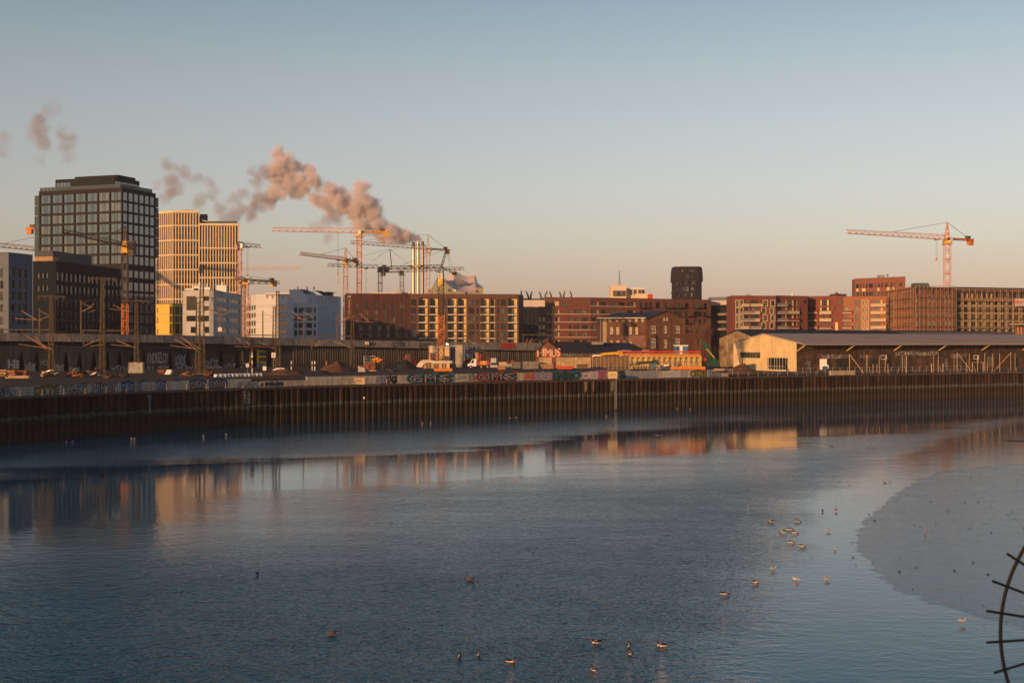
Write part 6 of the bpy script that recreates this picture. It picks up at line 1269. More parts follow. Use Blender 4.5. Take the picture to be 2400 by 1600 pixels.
# signals and plates by the track
def plate(label, px, py, d, txt, w_=.9, h_=1.1, post=True, stripes=False):
    p = P(px, d); z = Z(py, d); t = thing("track_sign", label, "sign", (p.x, p.y, 8.2), "signs beside the railway"); m_ = MB(); m_.box((p.x, p.y, z), (w_, .05, h_)); pl = build(m_, "plate", M_white, t)
    if txt: lettering(Fac((p.x - w_ / 2, p.y - .03), (p.x + w_ / 2, p.y - .03)), txt, w_ * .28, w_ * .72, z - h_ * .35, z + h_ * .3, M_ink, pl, "lettering", out=.01)
    m_ = MB(); m_.tube((p.x, p.y + .08, 8.0), (p.x, p.y + .08, z + h_ * .4), .06, n=6); build(m_, "post", M_steel, t)
    return t
plate("white track plate with the number 8 beside the tall twin mast", 641, 832, 292, "8"); plate("small white plate with the number 5 below the yellow graffiti letter", 580, 856, 282, "5", .6, .75); plate("tilted square white notice on a post left of the earth heap", 620, 863, 275, "", .75, .85)
t = thing("rail_signal", "black rail signal on a red and white post before the niches", "signal", (*P(591, 285), 8.2)); p = P(591, 285)
for k in range(6): m_ = MB(); z0 = 8.1 + k * .9; m_.tube((p.x, p.y, z0), (p.x, p.y, z0 + .9), .11, n=8); build(m_, "post_band", G["red"] if k % 2 else M_white, t)
m_ = MB(); m_.box((p.x, p.y, Z(804, 285)), (.95, .3, 1.9)); build(m_, "signal_head", M_black, t); m_ = MB(); m_.bar((p.x, p.y, 13.4), (p.x, p.y, Z(812, 285)), .16); build(m_, "upper_post", M_black, t)
m_ = MB(); m_.box((p.x, p.y - .2, Z(835, 285)), (.35, .06, .45)); build(m_, "plate", M_white, t)

# ================================================================== building site
def mound(label, px, d, wpx, hm, dep, m=M_dirt, seed=0):
    c = P(px, d); rx = wpx * d / F / 2; n, k = 28, 9; m_ = MB(); m_.v.append((c.x, c.y, 8.1 + hm))
    for j in range(1, k + 1):
        t_ = j / k
        for i in range(n):
            a = 2 * math.pi * i / n; q = Vector((math.cos(a) * rx * t_, math.sin(a) * dep * t_)); nz_ = mnoise.fractal(Vector((q.x * .5 + seed, q.y * .5, seed)), 1, 2, 4)
            z = hm * (1 - t_ ** 1.4) * (1 + .35 * nz_) + nz_ * .12
            m_.v.append((c.x + q.x * (1 + nz_ * .1), c.y + q.y, 8.05 + max(z, -.4 if j == k else 0)))
    for i in range(n): m_.f.append((0, 1 + i, 1 + (i + 1) % n)); m_.m.append(0)
    for j in range(k - 1):
        for i in range(n): a, b = 1 + j * n + i, 1 + j * n + (i + 1) % n; m_.f.append((a, a + n, b + n, b)); m_.m.append(0)
    o = build(m_, "earth_heap", m, smooth=True); recalc(o); return tag(o, label, "earth heap", "earth heaps on the site")
M_clay = mat("brown_clay", (.13, .065, .035), 1, .35, .6, bump=.12); M_asph = mat("asphalt_millings", (.035, .034, .035), 1, .3, .8, bump=.08)
mound("tall brown earth heap left of the orange machine", 792, 292, 92, 2.5, 7, M_clay, 1); mound("long low brown earth bank right of the white block row", 668, 262, 130, 1.2, 5, M_clay, 2); mound("dark asphalt heap with sharp crest right of the orange machine", 945, 318, 74, 2.2, 5, M_asph, 3); mound("small brown heap just behind the orange machine", 862, 312, 50, 1.7, 4, M_clay, 4)
mound("dark heap between two brown earth heaps", 755, 268, 60, .9, 4, M_asph, 5); mound("low brown earth swell behind the low wall below the formwork grid", 1420, 290, 130, .55, 4, M_clay, 7)
o = mound("brown earth heap beside the pale shed gable", 1735, 322, 95, 2.3, 7, M_clay, 6); o.location.z = -1.2
def boxy(name, label, cat, parts, group=None):
    """parts: (name, px0, px1, py0, py1, distance, depth, material)"""
    d0 = parts[0][5]; t = thing(name, label, cat, (*P((parts[0][1] + parts[0][2]) / 2, d0), 8.1), group); os_ = []
    for nm, x0, x1, y0, y1, d, dep, m in parts:
        a, b = P(x0, d), P(x1, d); m_ = MB(); z0, z1 = Z(y1, d), Z(y0, d); m_.box(((a.x + b.x) / 2, d + dep / 2, (z0 + z1) / 2), (abs(b.x - a.x), dep, z1 - z0)); os_.append(build(m_, nm, m, t))
    return t
# white concrete blocks in a row
for k in range(12):
    px = 502 + k * 9.4; d = 245 + k * .7; p = P(px + 3.5, d); m_ = MB(); s_ = .62 + .08 * (k % 3); m_.box((p.x, p.y, 8.2 + .26), (s_, .6, .55), rz=.1 * (k % 4), taper=.9)
    tag(build(m_, "concrete_block", M_white), ("%s white concrete block in the row at the low wall, counted from the left" % ("first second third fourth fifth sixth seventh eighth ninth tenth eleventh twelfth".split()[k])), "concrete block", "white concrete blocks in a row")
# graffiti covered switch box
t = boxy("switch_cabinet", "square cabinet covered in green and white graffiti at the mast's foot", "cabinet", [("body", 301, 333, 849, 874, 262, 1.6, mat("cabinet_green", (.14, .22, .12), .7, .6, 2.5, col2=(.45, .30, .25)))])
fcb = Fac(P(301, 261.98), P(333, 261.98)); graffiti(fcb, "AGO", 303, 331, 852, 872, G["cyan"], G["white"], t); m_ = MB(); p = P(335, 262); m_.box((p.x, p.y, Z(861, 262)), (.15, 1.5, 2.2)); build(m_, "door", M_log, t)
# debris and timber stacks on the left
def stack(name, label, cat, x0, x1, y0, y1, d, m, n=5, group=None, jig=.12, alt=None):
    t = thing(name, label, cat, (*P((x0 + x1) / 2, d), 8.2), group); z0, z1 = max(8.15, Z(y1, d)), Z(y0, d); z1 = max(z1, z0 + .4); h = (z1 - z0) / n; a, b = P(x0, d), P(x1, d)
    for k in range(n):
        m_ = MB(); sh = random.uniform(-jig, jig) * (b.x - a.x); w_ = (b.x - a.x) * random.uniform(.75, 1); m_.box(((a.x + b.x) / 2 + sh, d + random.uniform(-.2, .2), z0 + h * (k + .5)), (w_, random.uniform(.8, 1.6), h * .86), random.uniform(-jig, jig)); build(m_, "layer", (alt if alt and k % 2 else m), t)
    return t
M_rust = mat("rusty_scrap", (.20, .075, .035), .9, .4, 1.5, rnd=.3); M_palep = mat("pale_board", (.45, .32, .2), .8, .25, 1.5, rnd=.3)
stack("timber_stack", "stack of boards cut by the left edge on the dark ground", "timber stack", -8, 18, 866, 881, 235, M_palep, 5, "site timber stacks", alt=M_rust); stack("timber_stack", "rust red board stack second from the left edge", "timber stack", 19, 38, 866, 880, 240, M_rust, 5, "site timber stacks", alt=M_wood); stack("timber_stack", "broad flat rust brown stack third from the left edge", "timber stack", 36, 66, 868, 880, 238, M_rust, 3, "site timber stacks"); stack("timber_stack", "low flat pale planks lying before the stacks near the left edge", "timber stack", 15, 72, 880, 886, 222, M_palep, 2, "site timber stacks")
def debris(label, x0, x1, y0, d, ms, n=26, seed=0):
    r = random.Random(seed); t = thing("debris_pile", label, "debris pile", (*P((x0 + x1) / 2, d), 8.2), "debris piles on the site"); a, b = P(x0, d), P(x1, d); hm = Z(y0, d) - 8.2
    for k in range(n):
        u = r.random(); q = lerp(a.x, b.x, u); z = 8.2 + hm * math.sin(math.pi * (.12 + .76 * u)) * r.uniform(.1, .95); L = r.uniform(.4, 1.8); m_ = MB(); m_.box((q, d + r.uniform(-1, 1), z), (L, r.uniform(.1, .5), r.uniform(.08, .35)), r.uniform(0, 3), ry=r.uniform(-.5, .5)); build(m_, "scrap", ms[k % len(ms)], t)
debris("heap of pale broken boards below the first catenary mast", 100, 142, 866, 244, [M_palep, M_galv, M_rust], 30, 1); debris("rust red scrap heap left of the tall catenary mast", 158, 196, 868, 246, [M_rust, M_wood, M_rust], 26, 2); debris("dark mixed scrap with white bits at the tall mast's foot", 198, 240, 863, 248, [M_black, M_galv, M_rust, M_black], 34, 3); debris("dark rubble strewn left of the graffiti cabinet", 246, 300, 876, 242, [M_black, M_rust, M_asph], 24, 4); debris("rust red scrap at the twin mast's foot", 428, 452, 872, 252, [M_rust, M_clay, M_palep], 18, 5); debris("rust brown scrap right of the twin mast's foot", 484, 502, 870, 252, [M_rust, M_clay], 14, 6)
stack("pallet", "small rust red pallet near the dark niches", "pallet", 371, 388, 866, 876, 256, M_rust, 3, jig=.03); stack("sack_pile", "small pile of white sacks beside the rust red pallet", "sack pile", 389, 404, 866, 877, 254, M_white, 3, jig=.1)
stack("white_sheeting", "crumpled white sheeting on top of the long earth bank", "sheeting", 640, 668, 862, 868, 268, M_white, 2, jig=.1)
# loose poles / lit marker posts before the pile wall
for k, (px, col, lab) in enumerate(((683, M_white, "white striped marker post, left of four before the pile wall"), (732, M_white, "white marker post, second of four before the pile wall"), (738, M_white, "white marker post, third of four before the pile wall"), (765, M_co, "orange marker post at the tall earth heap's left foot"))):
    p = P(px, 300); t = thing("marker_post", lab, "post", (p.x, p.y, 8.2), "marker posts"); m_ = MB(); m_.tube((p.x, p.y, 8.1), (p.x, p.y, 8.2 + 2.2), .14, n=8); build(m_, "post", col, t); m_ = MB(); m_.tube((p.x, p.y, 9.2), (p.x, p.y, 9.6), .16, n=8); build(m_, "stripe", M_black, t)
# scaffold tower
p = P(866, 330); t = thing("scaffold_tower", "small grey scaffold frame behind the orange machine", "scaffold", (p.x, p.y, 8.2)); zt_ = Z(834, 330); hw = 13 * 330 / F
for sx in (-1, 1):
    for sy in (-1, 1): m_ = MB(); m_.bar((p.x + sx * hw, p.y + sy, 8.1), (p.x + sx * hw, p.y + sy, zt_), .1); build(m_, "leg", M_galv, t)
m_ = MB()
for k in range(1, 5):
    z = lerp(8.2, zt_, k / 4)
    for sy in (-1, 1): m_.bar((p.x - hw, p.y + sy, z), (p.x + hw, p.y + sy, z), .08)
for k in range(2, 4): m_.bar((p.x - hw, p.y - 1, lerp(8.2, zt_, k / 4)), (p.x + hw, p.y - 1, lerp(8.2, zt_, (k + 1) / 4)), .07)
build(m_, "ledgers", M_galv, t)
# orange machine
def machine():
    d = 296; p = P(878, d); t = thing("drilling_machine", "rust orange drilling machine with bulky orange hoods and a ring frame", "machine", (p.x, p.y, 8.2)); s_ = d / F
    m_ = MB(); m_.box((p.x - 1.0, p.y, 9.3), (2.3, 1.6, 1.7)); build(m_, "engine_housing", M_rust, t)
    for k, (dx, dz, rr) in enumerate(((.4, 2.6, .55), (1.1, 2.75, .6), (1.8, 2.5, .55), (1.3, 2.2, .5))): m_ = MB(); m_.ell((p.x + dx - .4, p.y - .2, 8.2 + dz), (rr, .5, rr * .7), seg=9, ring=6); build(m_, "orange_hood", M_co, t)
    m_ = MB()
    for k in range(12): a0, a1 = 2 * math.pi * k / 12, 2 * math.pi * (k + 1) / 12; m_.bar((p.x - .5 + math.cos(a0) * .75, p.y - .95, 9.1 + math.sin(a0) * .75), (p.x - .5 + math.cos(a1) * .75, p.y - .95, 9.1 + math.sin(a1) * .75), .16)
    build(m_, "ring_frame", M_rust, t); m_ = MB(); m_.box((p.x - .3, p.y - .9, 8.25), (3.0, .5, .22)); build(m_, "skid", M_palep, t)
    m_ = MB(); m_.bar((p.x + 1.7, p.y, 8.2), (p.x + 2.0, p.y, 11.2), .18); m_.bar((p.x - 2.1, p.y, 8.2), (p.x - 1.9, p.y, 10.3), .18); m_.bar((p.x - 1.9, p.y, 10.3), (p.x + .3, p.y, 10.6), .14); build(m_, "frame", M_cd, t)
machine()
m_ = MB(); p = P(848, 290); m_.box((p.x, p.y, 8.65), (1.7, 1.3, 1.0), taper=.7); tag(build(m_, "concrete_footing", M_conc_l), "tapered pale concrete footing left of the orange machine", "concrete footing")
boxy("site_trailer", "tiny white trailer with red stripe left of the scaffold frame", "trailer", [("body", 839, 849, 858, 863, 318, 1.2, M_white), ("red_stripe", 836, 850, 857, 858.4, 317.9, 1.4, M_co)])
debris("dark hoses and parts right of the orange machine", 898, 926, 866, 292, [M_black, M_cd], 16, 8)
# red A braced formwork frames
M_redf = mat("red_brace", (.50, .05, .035), .5, .15, 1)
for k, (px, d, h, lab) in enumerate(((962, 336, 32, "red A braced formwork stand left of the white tarpaulin"), (1018, 348, 30, "red A braced formwork stand half hidden behind the white tarpaulin"), (1136, 345, 30, "red A braced formwork stand behind the orange truck body"))):
    p = P(px, d); z1 = 8.2 + h * d / F; t = thing("formwork_stand", lab, "formwork stand", (p.x, p.y, 8.2), "red braced formwork stands"); w_ = 1.2
    m_ = MB(); m_.box((p.x - .3, p.y, (8.1 + z1) / 2), (w_, .4, z1 - 8.1)); build(m_, "panel", M_cd, t)
    m_ = MB()
    for sg in (-1, 1):
        b0 = p.x - .3 + sg * .7; m_.bar((b0, p.y - .3, 8.15), (b0, p.y - .3, z1), .16); m_.bar((b0 + sg * 1.5, p.y - .3, 8.15), (b0, p.y - .3, z1), .16); m_.bar((b0, p.y - .3, 8.3), (b0 + sg * 1.45, p.y - .3, 8.3), .14)
        for j in range(1, 4): z = lerp(8.2, z1, j / 4); m_.bar((b0, p.y - .3, z - .5), (b0 + sg * 1.5 * (1 - j / 4), p.y - .3, z), .1); m_.bar((b0, p.y - .3, z), (b0 + sg * 1.5 * (1 - j / 4), p.y - .3, z), .09)
    build(m_, "brace", M_redf, t)
# white tarpaulin over crates
d = 318; t = thing("tarpaulin_stack", "creamy white tarpaulin draped over stacked crates at the crane's foot", "covered stack", (*P(1015, d), 8.2)); M_tarp = mat("tarp_white", (.62, .52, .40), .7, .1, 1)
n = 24; m_ = MB(); prof = [(975, 859), (981, 850), (988, 844), (1000, 843), (1012, 843.5), (1020, 846), (1040, 845), (1058, 845.5), (1060, 851), (1030, 851.5), (1018, 852), (1008, 849.5), (998, 850), (992, 854), (989, 861)]
front = [Vector((P(x, d).x, d + .15 * math.sin(i * 1.7), max(8.22, Z(y, d)))) for i, (x, y) in enumerate(prof)]; back = [v + Vector((.2, 3.2, .1 * math.sin(i))) for i, v in enumerate(front)]; k = len(prof)
m_.add(front, [tuple(range(k))]); m_.add(front + back, [(i, (i + 1) % k, k + (i + 1) % k, k + i) for i in range(k)]); o = build(m_, "tarpaulin", M_tarp, t); recalc(o)
for k in range(7): a = P(996 + k * 9, d + .4); m_ = MB(); m_.box((a.x, d + 1.2, (8.1 + Z(850.5, d)) / 2), (.75, 1.8, Z(850.5, d) - 8.1)); build(m_, "crate", M_wood if k % 2 else M_palep, t)
# containers and silo
boxy("office_container", "cream site container catching the sun behind the orange crane base", "container", [("body", 1004, 1054, 811, 847, 352, 2.5, mat("container_cream", (.60, .47, .30), .7, .08, 1)), ("corner_post", 1003, 1005, 811, 847, 351.9, .3, M_cd), ("corner_post", 1053, 1055, 811, 847, 351.9, .3, M_cd), ("roof_rail", 1003, 1055, 810, 811.5, 351.85, .4, M_galv)], "site containers")
for k, (x0, x1, lab) in enumerate(((1055.5, 1069, "narrow grey site container between cream container and grey silo"), (1087, 1108, "grey site container right of the tall pale silo"), (1108.5, 1134.5, "grey site container with blue door, rightmost of the group"))):
    boxy("office_container", lab, "container", [("body", x0, x1, 811, 846, 354 + k, 2.5, mat("container_grey", (.24, .25, .27), .7, .1, 1)), ("door", x0 + 2, x0 + 5.5, 818, 845, 353.9 + k, .1, mat("door_blue", (.10, .16, .24), .6, .1, 1)), ("window", x0 + 7.5, x1 - 2, 818, 829, 353.9 + k, .1, G_dark), ("roof_rail", x0, x1, 810.2, 811.2, 353.85 + k, .3, M_galv)], "site containers")
d = 340; p = P(1076, d); t = thing("material_silo", "pale banded square silo tower beside the orange crane base", "silo", (p.x, p.y, 8.2)); zz = [8.2, 12.1]
for k in range(9): m_ = MB(); z0, z1 = lerp(Z(853, d), Z(808, d), k / 9), lerp(Z(853, d), Z(808, d), (k + 1) / 9) - .06; m_.box((p.x, p.y, (z0 + z1) / 2), (16.5 * d / F, 1.7, z1 - z0)); build(m_, "ring_segment", mat("silo_beige", (.42, .36, .29), .8, .1, 1, rnd=.08), t)
m_ = MB(); m_.box((p.x, p.y, Z(856.5, d)), (1.6, 1.5, .8)); build(m_, "foot", M_conc, t)
m_ = MB(); p = P(1119, 350); t = thing("copper_hopper", "small copper coloured hopper before the grey containers", "hopper", (p.x, p.y, 8.2)); m_.tube((p.x, p.y, 10.2), (p.x, p.y, 12.0), .5, .75, n=12); m_.tube((p.x, p.y, 9.3), (p.x, p.y, 10.2), .2, .5, n=12); build(m_, "drum", mat("copper", (.45, .22, .10), .5, .15, 1), t); m_ = MB()
for a in (0, 2.1, 4.2): m_.bar((p.x + math.cos(a) * .6, p.y + math.sin(a) * .6, 8.1), (p.x + math.cos(a) * .4, p.y + math.sin(a) * .4, 10.4), .1)
build(m_, "legs", M_cd, t)
boxy("skip", "rust orange steel skip behind the white truck cab", "skip", [("body", 1090, 1116, 841, 853, 344, 2, M_rust), ("rim", 1089, 1117, 840, 841.3, 343.9, 2.2, M_co)])
m_ = MB(); p = P(1048, 330); t = thing("floodlight", "small floodlight shining brightly above the cream container", "floodlight", (*P(1048, 353), Z(811, 353))); q = P(1048, 353.5); m_.bar((q.x, q.y, Z(811, 353)), (q.x, q.y, Z(807, 353)), .08); build(m_, "bracket", M_cd, t)
em = bpy.data.materials.new("lamp_glow"); em.use_nodes = True; b_ = em.node_tree.nodes["Principled BSDF"]; b_.inputs["Emission Color"].default_value = (1, .95, .85, 1); b_.inputs["Emission Strength"].default_value = 25
m_ = MB(); m_.ell((q.x, q.y - .3, Z(806.5, 353)), (.24, .15, .24), seg=10, ring=6); build(m_, "lamp", em, t)
# truck
def truck():
    d = 322; t = thing("flatbed_truck", "white flatbed truck with rust orange load box at the site", "truck", (*P(1122, d), 8.2)); s_ = d / F
    x0 = P(1096, d).x; prof = [(0, .55), (0, 1.15), (.55, 1.3), (1.15, 2.35), (2.2, 2.45), (2.2, .55)]
    m_ = MB(); pts = [(x0 + x, z + 8.2) for x, z in prof]; m_.add([(x, d, z) for x, z in pts] + [(x, d + 1.9, z) for x, z in pts], [(0, 1, 2, 3, 4, 5)[::-1], tuple(range(6, 12))] + [(i, (i + 1) % 6, 6 + (i + 1) % 6, 6 + i) for i in range(6)]); o = build(m_, "cab", M_white, t); recalc(o)
    m_ = MB(); m_.add([(x0 + .75, d - .01, 9.55), (x0 + 1.55, d - .01, 9.55), (x0 + 1.55, d - .01, 10.45), (x0 + 1.25, d - .01, 10.42)], [(0, 1, 2, 3)]); build(m_, "side_window", G_dark, t)
    m_ = MB(); m_.add([(x0 + .58, d + .2, 9.56), (x0 + .58, d + 1.7, 9.56), (x0 + 1.12, d + 1.7, 10.5), (x0 + 1.12, d + .2, 10.5)], [(0, 1, 2, 3)]); [m_.v.__setitem__(i, (v[0] - .02, v[1], v[2] + .01)) for i, v in enumerate(list(m_.v))]; build(m_, "windscreen", G_dark, t)
    m_ = MB(); m_.box((x0 + 3.9, d + .95, 9.55), (3.3, 1.9, 1.1)); build(m_, "load_box", M_rust, t); m_ = MB(); m_.box((x0 + 4.0, d - .03, 9.6), (1.8, .05, 1.0)); lb = build(m_, "orange_tarp", M_co, t); m_ = MB(); m_.box((x0 + 4.1, d - .07, 9.75), (.35, .03, .3)); build(m_, "label_plate", M_white, lb)
    m_ = MB(); m_.box((x0 + 3.2, d + .95, 8.85), (5.2, 1.2, .25)); build(m_, "chassis", M_black, t)
    for x in (.75, 3.4, 5.0): m_ = MB(); m_.tube((x0 + x, d - .05, 8.6), (x0 + x, d + .35, 8.6), .45, n=14); wl = build(m_, "wheel", M_black, t); m_ = MB(); m_.tube((x0 + x, d - .07, 8.6), (x0 + x, d - .04, 8.6), .22, n=10); build(m_, "rim", M_galv, wl)
    m_ = MB(); m_.box((x0 - .02, d + .5, 9.05), (.06, .3, .2)); build(m_, "headlight", M_galv, t)
truck()
t = boxy("box_trailer", "small white box trailer right of the orange truck body", "trailer", [("body", 1150, 1163, 839, 855, 330, 2, mat("trailer_white", (.45, .42, .40), .7, .08, 1)), ("chassis", 1148, 1165, 855, 857, 329.9, 2.1, M_cd)])
for x in (1152, 1161): p = P(x, 329.8); m_ = MB(); m_.tube((p.x, p.y, 8.55), (p.x, p.y + .3, 8.55), .38, n=12); build(m_, "wheel", M_black, t)
boxy("car", "silver car cut off behind the orange truck load", "car", [("body", 1149, 1166, 855, 861, 322, 1.7, M_galv), ("glasshouse", 1152, 1162, 851, 855, 322.1, 1.5, G_dark)])
# stacks of material
stack("rubble_bags", "pile of cream bulk bags beside grey slabs", "bag pile", 1168, 1187, 848, 858, 318, M_palep, 3, jig=.08); stack("slab_stack", "stack of grey concrete slabs with bundled wood at left", "slab stack", 1186, 1200, 852, 865, 312, M_conc, 5, "stacked concrete slabs", jig=.03, alt=M_conc_l); stack("slab_stack", "broad dark grey slab stack behind the lower one", "slab stack", 1199, 1223, 848, 863, 318, mat("slab_dark", (.16, .15, .14), .9, .2, 1), 4, "stacked concrete slabs", jig=.02); stack("plank_bundle", "small dark bundle of planks at the slab stack's foot", "plank bundle", 1164, 1186, 857, 866, 309, M_wood, 3, jig=.05)
d = 312; t = thing("mesh_pallet_stack", "stack of grey mesh crates left of the beige formwork panels", "crate stack", (*P(1243, d), 8.2))
for k in range(4):
    for j in range(2): a, b = P(1225 + k * 9.3, d), P(1233.6 + k * 9.3, d); m_ = MB(); z0 = 8.2 + j * 1.0; m_.box(((a.x + b.x) / 2, d + .6, z0 + .48), (b.x - a.x, 1.2, .92)); [m_.bar((lerp(a.x, b.x, q / 3), d - .02, z0), (lerp(a.x, b.x, q / 3), d - .02, z0 + .95), .05, mi=1) for q in range(4)]; build(m_, "crate", [mat("crate_grey", (.17, .15, .12), .9, .3, 1, rnd=.2), M_galv], t)
debris("red reinforcing bars and netting before the pile wall", 1183, 1212, 844, 340, [M_redf, M_co, M_galv], 18, 9)
# rod fence sticks
# formwork walls
M_fp = mat("formwork_ply", (.42, .30, .16), .75, .18, 1, rnd=.15); M_fs = mat("formwork_steel", (.30, .22, .13), .6, .2, 1)
d = 315; t = thing("formwork_wall", "long beige formwork panel wall left of the dark formwork rack", "formwork", (*P(1320, d), 8.2))
for x0, x1 in [(1263 + k * 10.2, 1272.6 + k * 10.2) for k in range(12)]:
    if 1290 < x0 < 1297: continue
    for j in range(5): a, b = P(x0, d), P(x1, d); z0, z1 = lerp(Z(862, d), Z(837, d), j / 5), lerp(Z(862, d), Z(837, d), (j + 1) / 5) - .05; m_ = MB(); m_.box(((a.x + b.x) / 2, d, (z0 + z1) / 2), (b.x - a.x, .2, z1 - z0)); build(m_, "panel", M_fp, t)
d = 305; t = thing("formwork_rack", "dark open rack of formwork beams standing before the yellow wall", "rack", (*P(1430, d), 8.2))
for k in range(10): p = P(1389 + k * 9.5, d); m_ = MB(); m_.bar((p.x, d - .1, 8.1), (p.x, d - .1, Z(836, d)), .17); build(m_, "upright", M_fs, t)
for k in range(8): a, b = P(1387, d), P(1477, d); z = lerp(8.3, Z(837, d), k / 7); m_ = MB(); m_.bar((a.x, d, z), (b.x, d, z), .12, cap=True); build(m_, "beam", M_fs, t)
d = 320; t = thing("formwork_wall", "long sunlit yellow formwork wall with props and red guard rail", "formwork", (*P(1560, d), 8.2)); M_fy = mat("formwork_yellow", (.50, .36, .14), .7, .15, 1, rnd=.1)
for k in range(14): a, b = P(1474 + k * 12.2, d), P(1485.8 + k * 12.2, d); m_ = MB(); m_.box(((a.x + b.x) / 2, d, (8.1 + Z(832, d)) / 2), (b.x - a.x, .3, Z(832, d) - 8.1)); build(m_, "panel", M_fy, t)
for j in range(3): a, b = P(1474, d), P(1644, d); z = lerp(8.6, Z(835, d), j / 2); m_ = MB(); m_.bar((a.x, d - .24, z), (b.x, d - .24, z), .16, cap=True); build(m_, "waler", M_fs if j < 2 else M_co, t)
for k in range(13): p = P(1480 + k * 12.6, d); m_ = MB(); m_.bar((p.x, d - .3, Z(840, d)), (p.x - .5, d - 1.6, 8.2), .12); m_.box((p.x, d - .5, Z(838, d)), (.2, .7, .25)); build(m_, "prop", M_cd, t)
for z, nm in ((Z(824, d), 0), (Z(830, d), 1)): a, b = P(1445, d), P(1641, d); m_ = MB(); m_.bar((a.x, d - .5, z), (b.x, d - .5, z), .22, .32, cap=True); build(m_, "guard_rail", M_redf if nm == 0 else M_co, t)
for k in range(15): p = P(1445 + k * 14, d); m_ = MB(); m_.bar((p.x, d - .4, Z(833, d)), (p.x, d - .4, Z(823, d)), .1); build(m_, "rail_post", M_fs, t)
# concrete pump boom lying on the rack
d = 306; t = thing("pump_boom", "folded yellow boom lying across the top of the formwork rack", "boom", (*P(1420, d), 8.2)); pts = [(1388, 834.5), (1396, 832), (1406, 833.5), (1412, 829.5), (1425, 828.5), (1448, 827), (1452, 822.5), (1455, 826), (1457, 833)]
for i, (a, b) in enumerate(zip(pts, pts[1:])): m_ = MB(); pa, pb = P(a[0], d), P(b[0], d); m_.bar((pa.x, d + .3, Z(a[1], d)), (pb.x, d + .3, Z(b[1], d)), .5, .3 if i < 2 else .55, cap=True); build(m_, "boom_section" if i > 1 else "boom_tip", M_white if i < 2 else mat("boom_yellow", (.62, .36, .03), .5, .1, 1), t)
# pipes and bundles
m_ = MB(); a, b = P(1017, 290), P(1060, 290); t = thing("orange_pipe", "short orange pipe lying behind the low graffiti wall", "pipe", (a.x, a.y, 8.2)); m_.tube((a.x, 290, 8.55), (b.x, 290, 8.55), .38, n=14); build(m_, "pipe_shell", M_co, t, smooth=False)
d = 300; t = thing("orange_pipe", "long bright orange pipe with open end near the green crane", "pipe", (*P(1620, d), 8.2)); a, b = P(1572, d), P(1653, d - 1); m_ = MB(); m_.tube((a.x, d, 8.75), (b.x, d - 1, 8.75), .42, n=16, cap=False); build(m_, "pipe_shell", M_co, t); m_ = MB(); m_.tube((b.x - .03, d - 1, 8.75), (b.x - .02, d - 1, 8.75), .36, n=16); build(m_, "pipe_inside", M_rust, t)
for x in (1590, 1620, 1645): p = P(x, d); m_ = MB(); m_.box((p.x, d - .2, 8.25), (.3, 1, .3)); build(m_, "chock", M_wood, t)
stack("steel_beam_pile", "bright red steel beams lying before the beige formwork", "beam pile", 1301, 1346, 858, 865, 300, M_redf, 2, jig=.02); stack("brick_pallet", "dark brown pallet of bricks under a sheet right of the red beams", "brick pallet", 1350, 1380, 853, 864, 299, M_cd, 3, jig=.03, alt=M_clay); stack("plank_pile", "dark plank pile behind the red beams' left end", "plank pile", 1266, 1300, 853, 864, 303, M_wood, 3, jig=.06)
stack("blue_drum_pallet", "pallet of blue drums before the yellow formwork wall", "drum pallet", 1522, 1538, 851, 862, 298, mat("drum_blue", (.07, .13, .20), .5, .15, 1), 2, jig=.02); debris("jumble of white and blue plastic and props before the yellow wall", 1536, 1608, 848, 303, [M_white, mat("drum_blue", (.07, .13, .20)), M_galv, M_wood, M_co], 46, 10)
# blue cabin
t = boxy("blue_cabin", "blue and white site cabin above the yellow formwork wall", "cabin", [("body", 1582, 1612, 811, 830, 335, 2.2, mat("cabin_blue", (.05, .16, .30), .6, .1, 1)), ("white_panel", 1593, 1600, 811.5, 829, 334.95, .05, M_white), ("roof", 1581, 1613, 808.5, 811, 334.9, 2.4, M_white), ("window", 1586, 1590, 814, 819, 334.93, .05, G_dark), ("support_frame", 1583, 1611, 830, 856, 335.2, 1.8, M_cd)])
# low brick shed with graffiti
d = 372; A, B = P(1256, d), P(1316, d - 2); f = Fac(A, B); t = thing("brick_shed", "low brick shed with dark roof and graffiti behind the formwork", "shed", (A.x, A.y, 8)); ze = Z(824, d); M_shb = mat("shed_brick", (.15, .07, .045), .9, .4, 1)
wall(f, 7.8, ze, [], M_shb, t, "gable_wall"); m_ = MB(); m_.poly([f.at(0, ze), f.at(f.L, ze), f.at(f.L * .45, Z(800, d))]); build(m_, "gable", M_shb, t)
f2 = Fac(B, P(1522, d + 8)); wall(f2, 7.8, Z(824, d), [], M_shb, t, "long_wall"); m_ = MB(); rz_ = Z(803.5, d); g0 = f.at(f.L * .45, rz_); m_.add([f2.at(-.3, ze - .3, .6), f2.at(f2.L, ze - .3, .6), f2.at(f2.L - 4, rz_, -5), Vector((g0.x, g0.y + .5, Z(800, d)))], [(0, 1, 2, 3)]); m_.add([f.at(-.6, ze - .3, .4), f.at(f.L * .45, Z(799, d), .4), f.at(f.L * .45, Z(799, d), -1), f.at(-.6, ze - .3, -1)], [(0, 1, 2, 3)]); build(m_, "roof", MATS["dark_slate"], t)
m_ = MB(); p = f.at(f.L * .42, 0); m_.box((p.x, p.y + 1, Z(803, d)), (1.3, 1.2, 2.2)); build(m_, "chimney", M_shb, t)
m_ = MB(); a = P(1400, d + 4); m_.box((a.x, a.y, Z(804, d)), (3.4, 2, .8)); build(m_, "roof_hatch", M_conc, t)
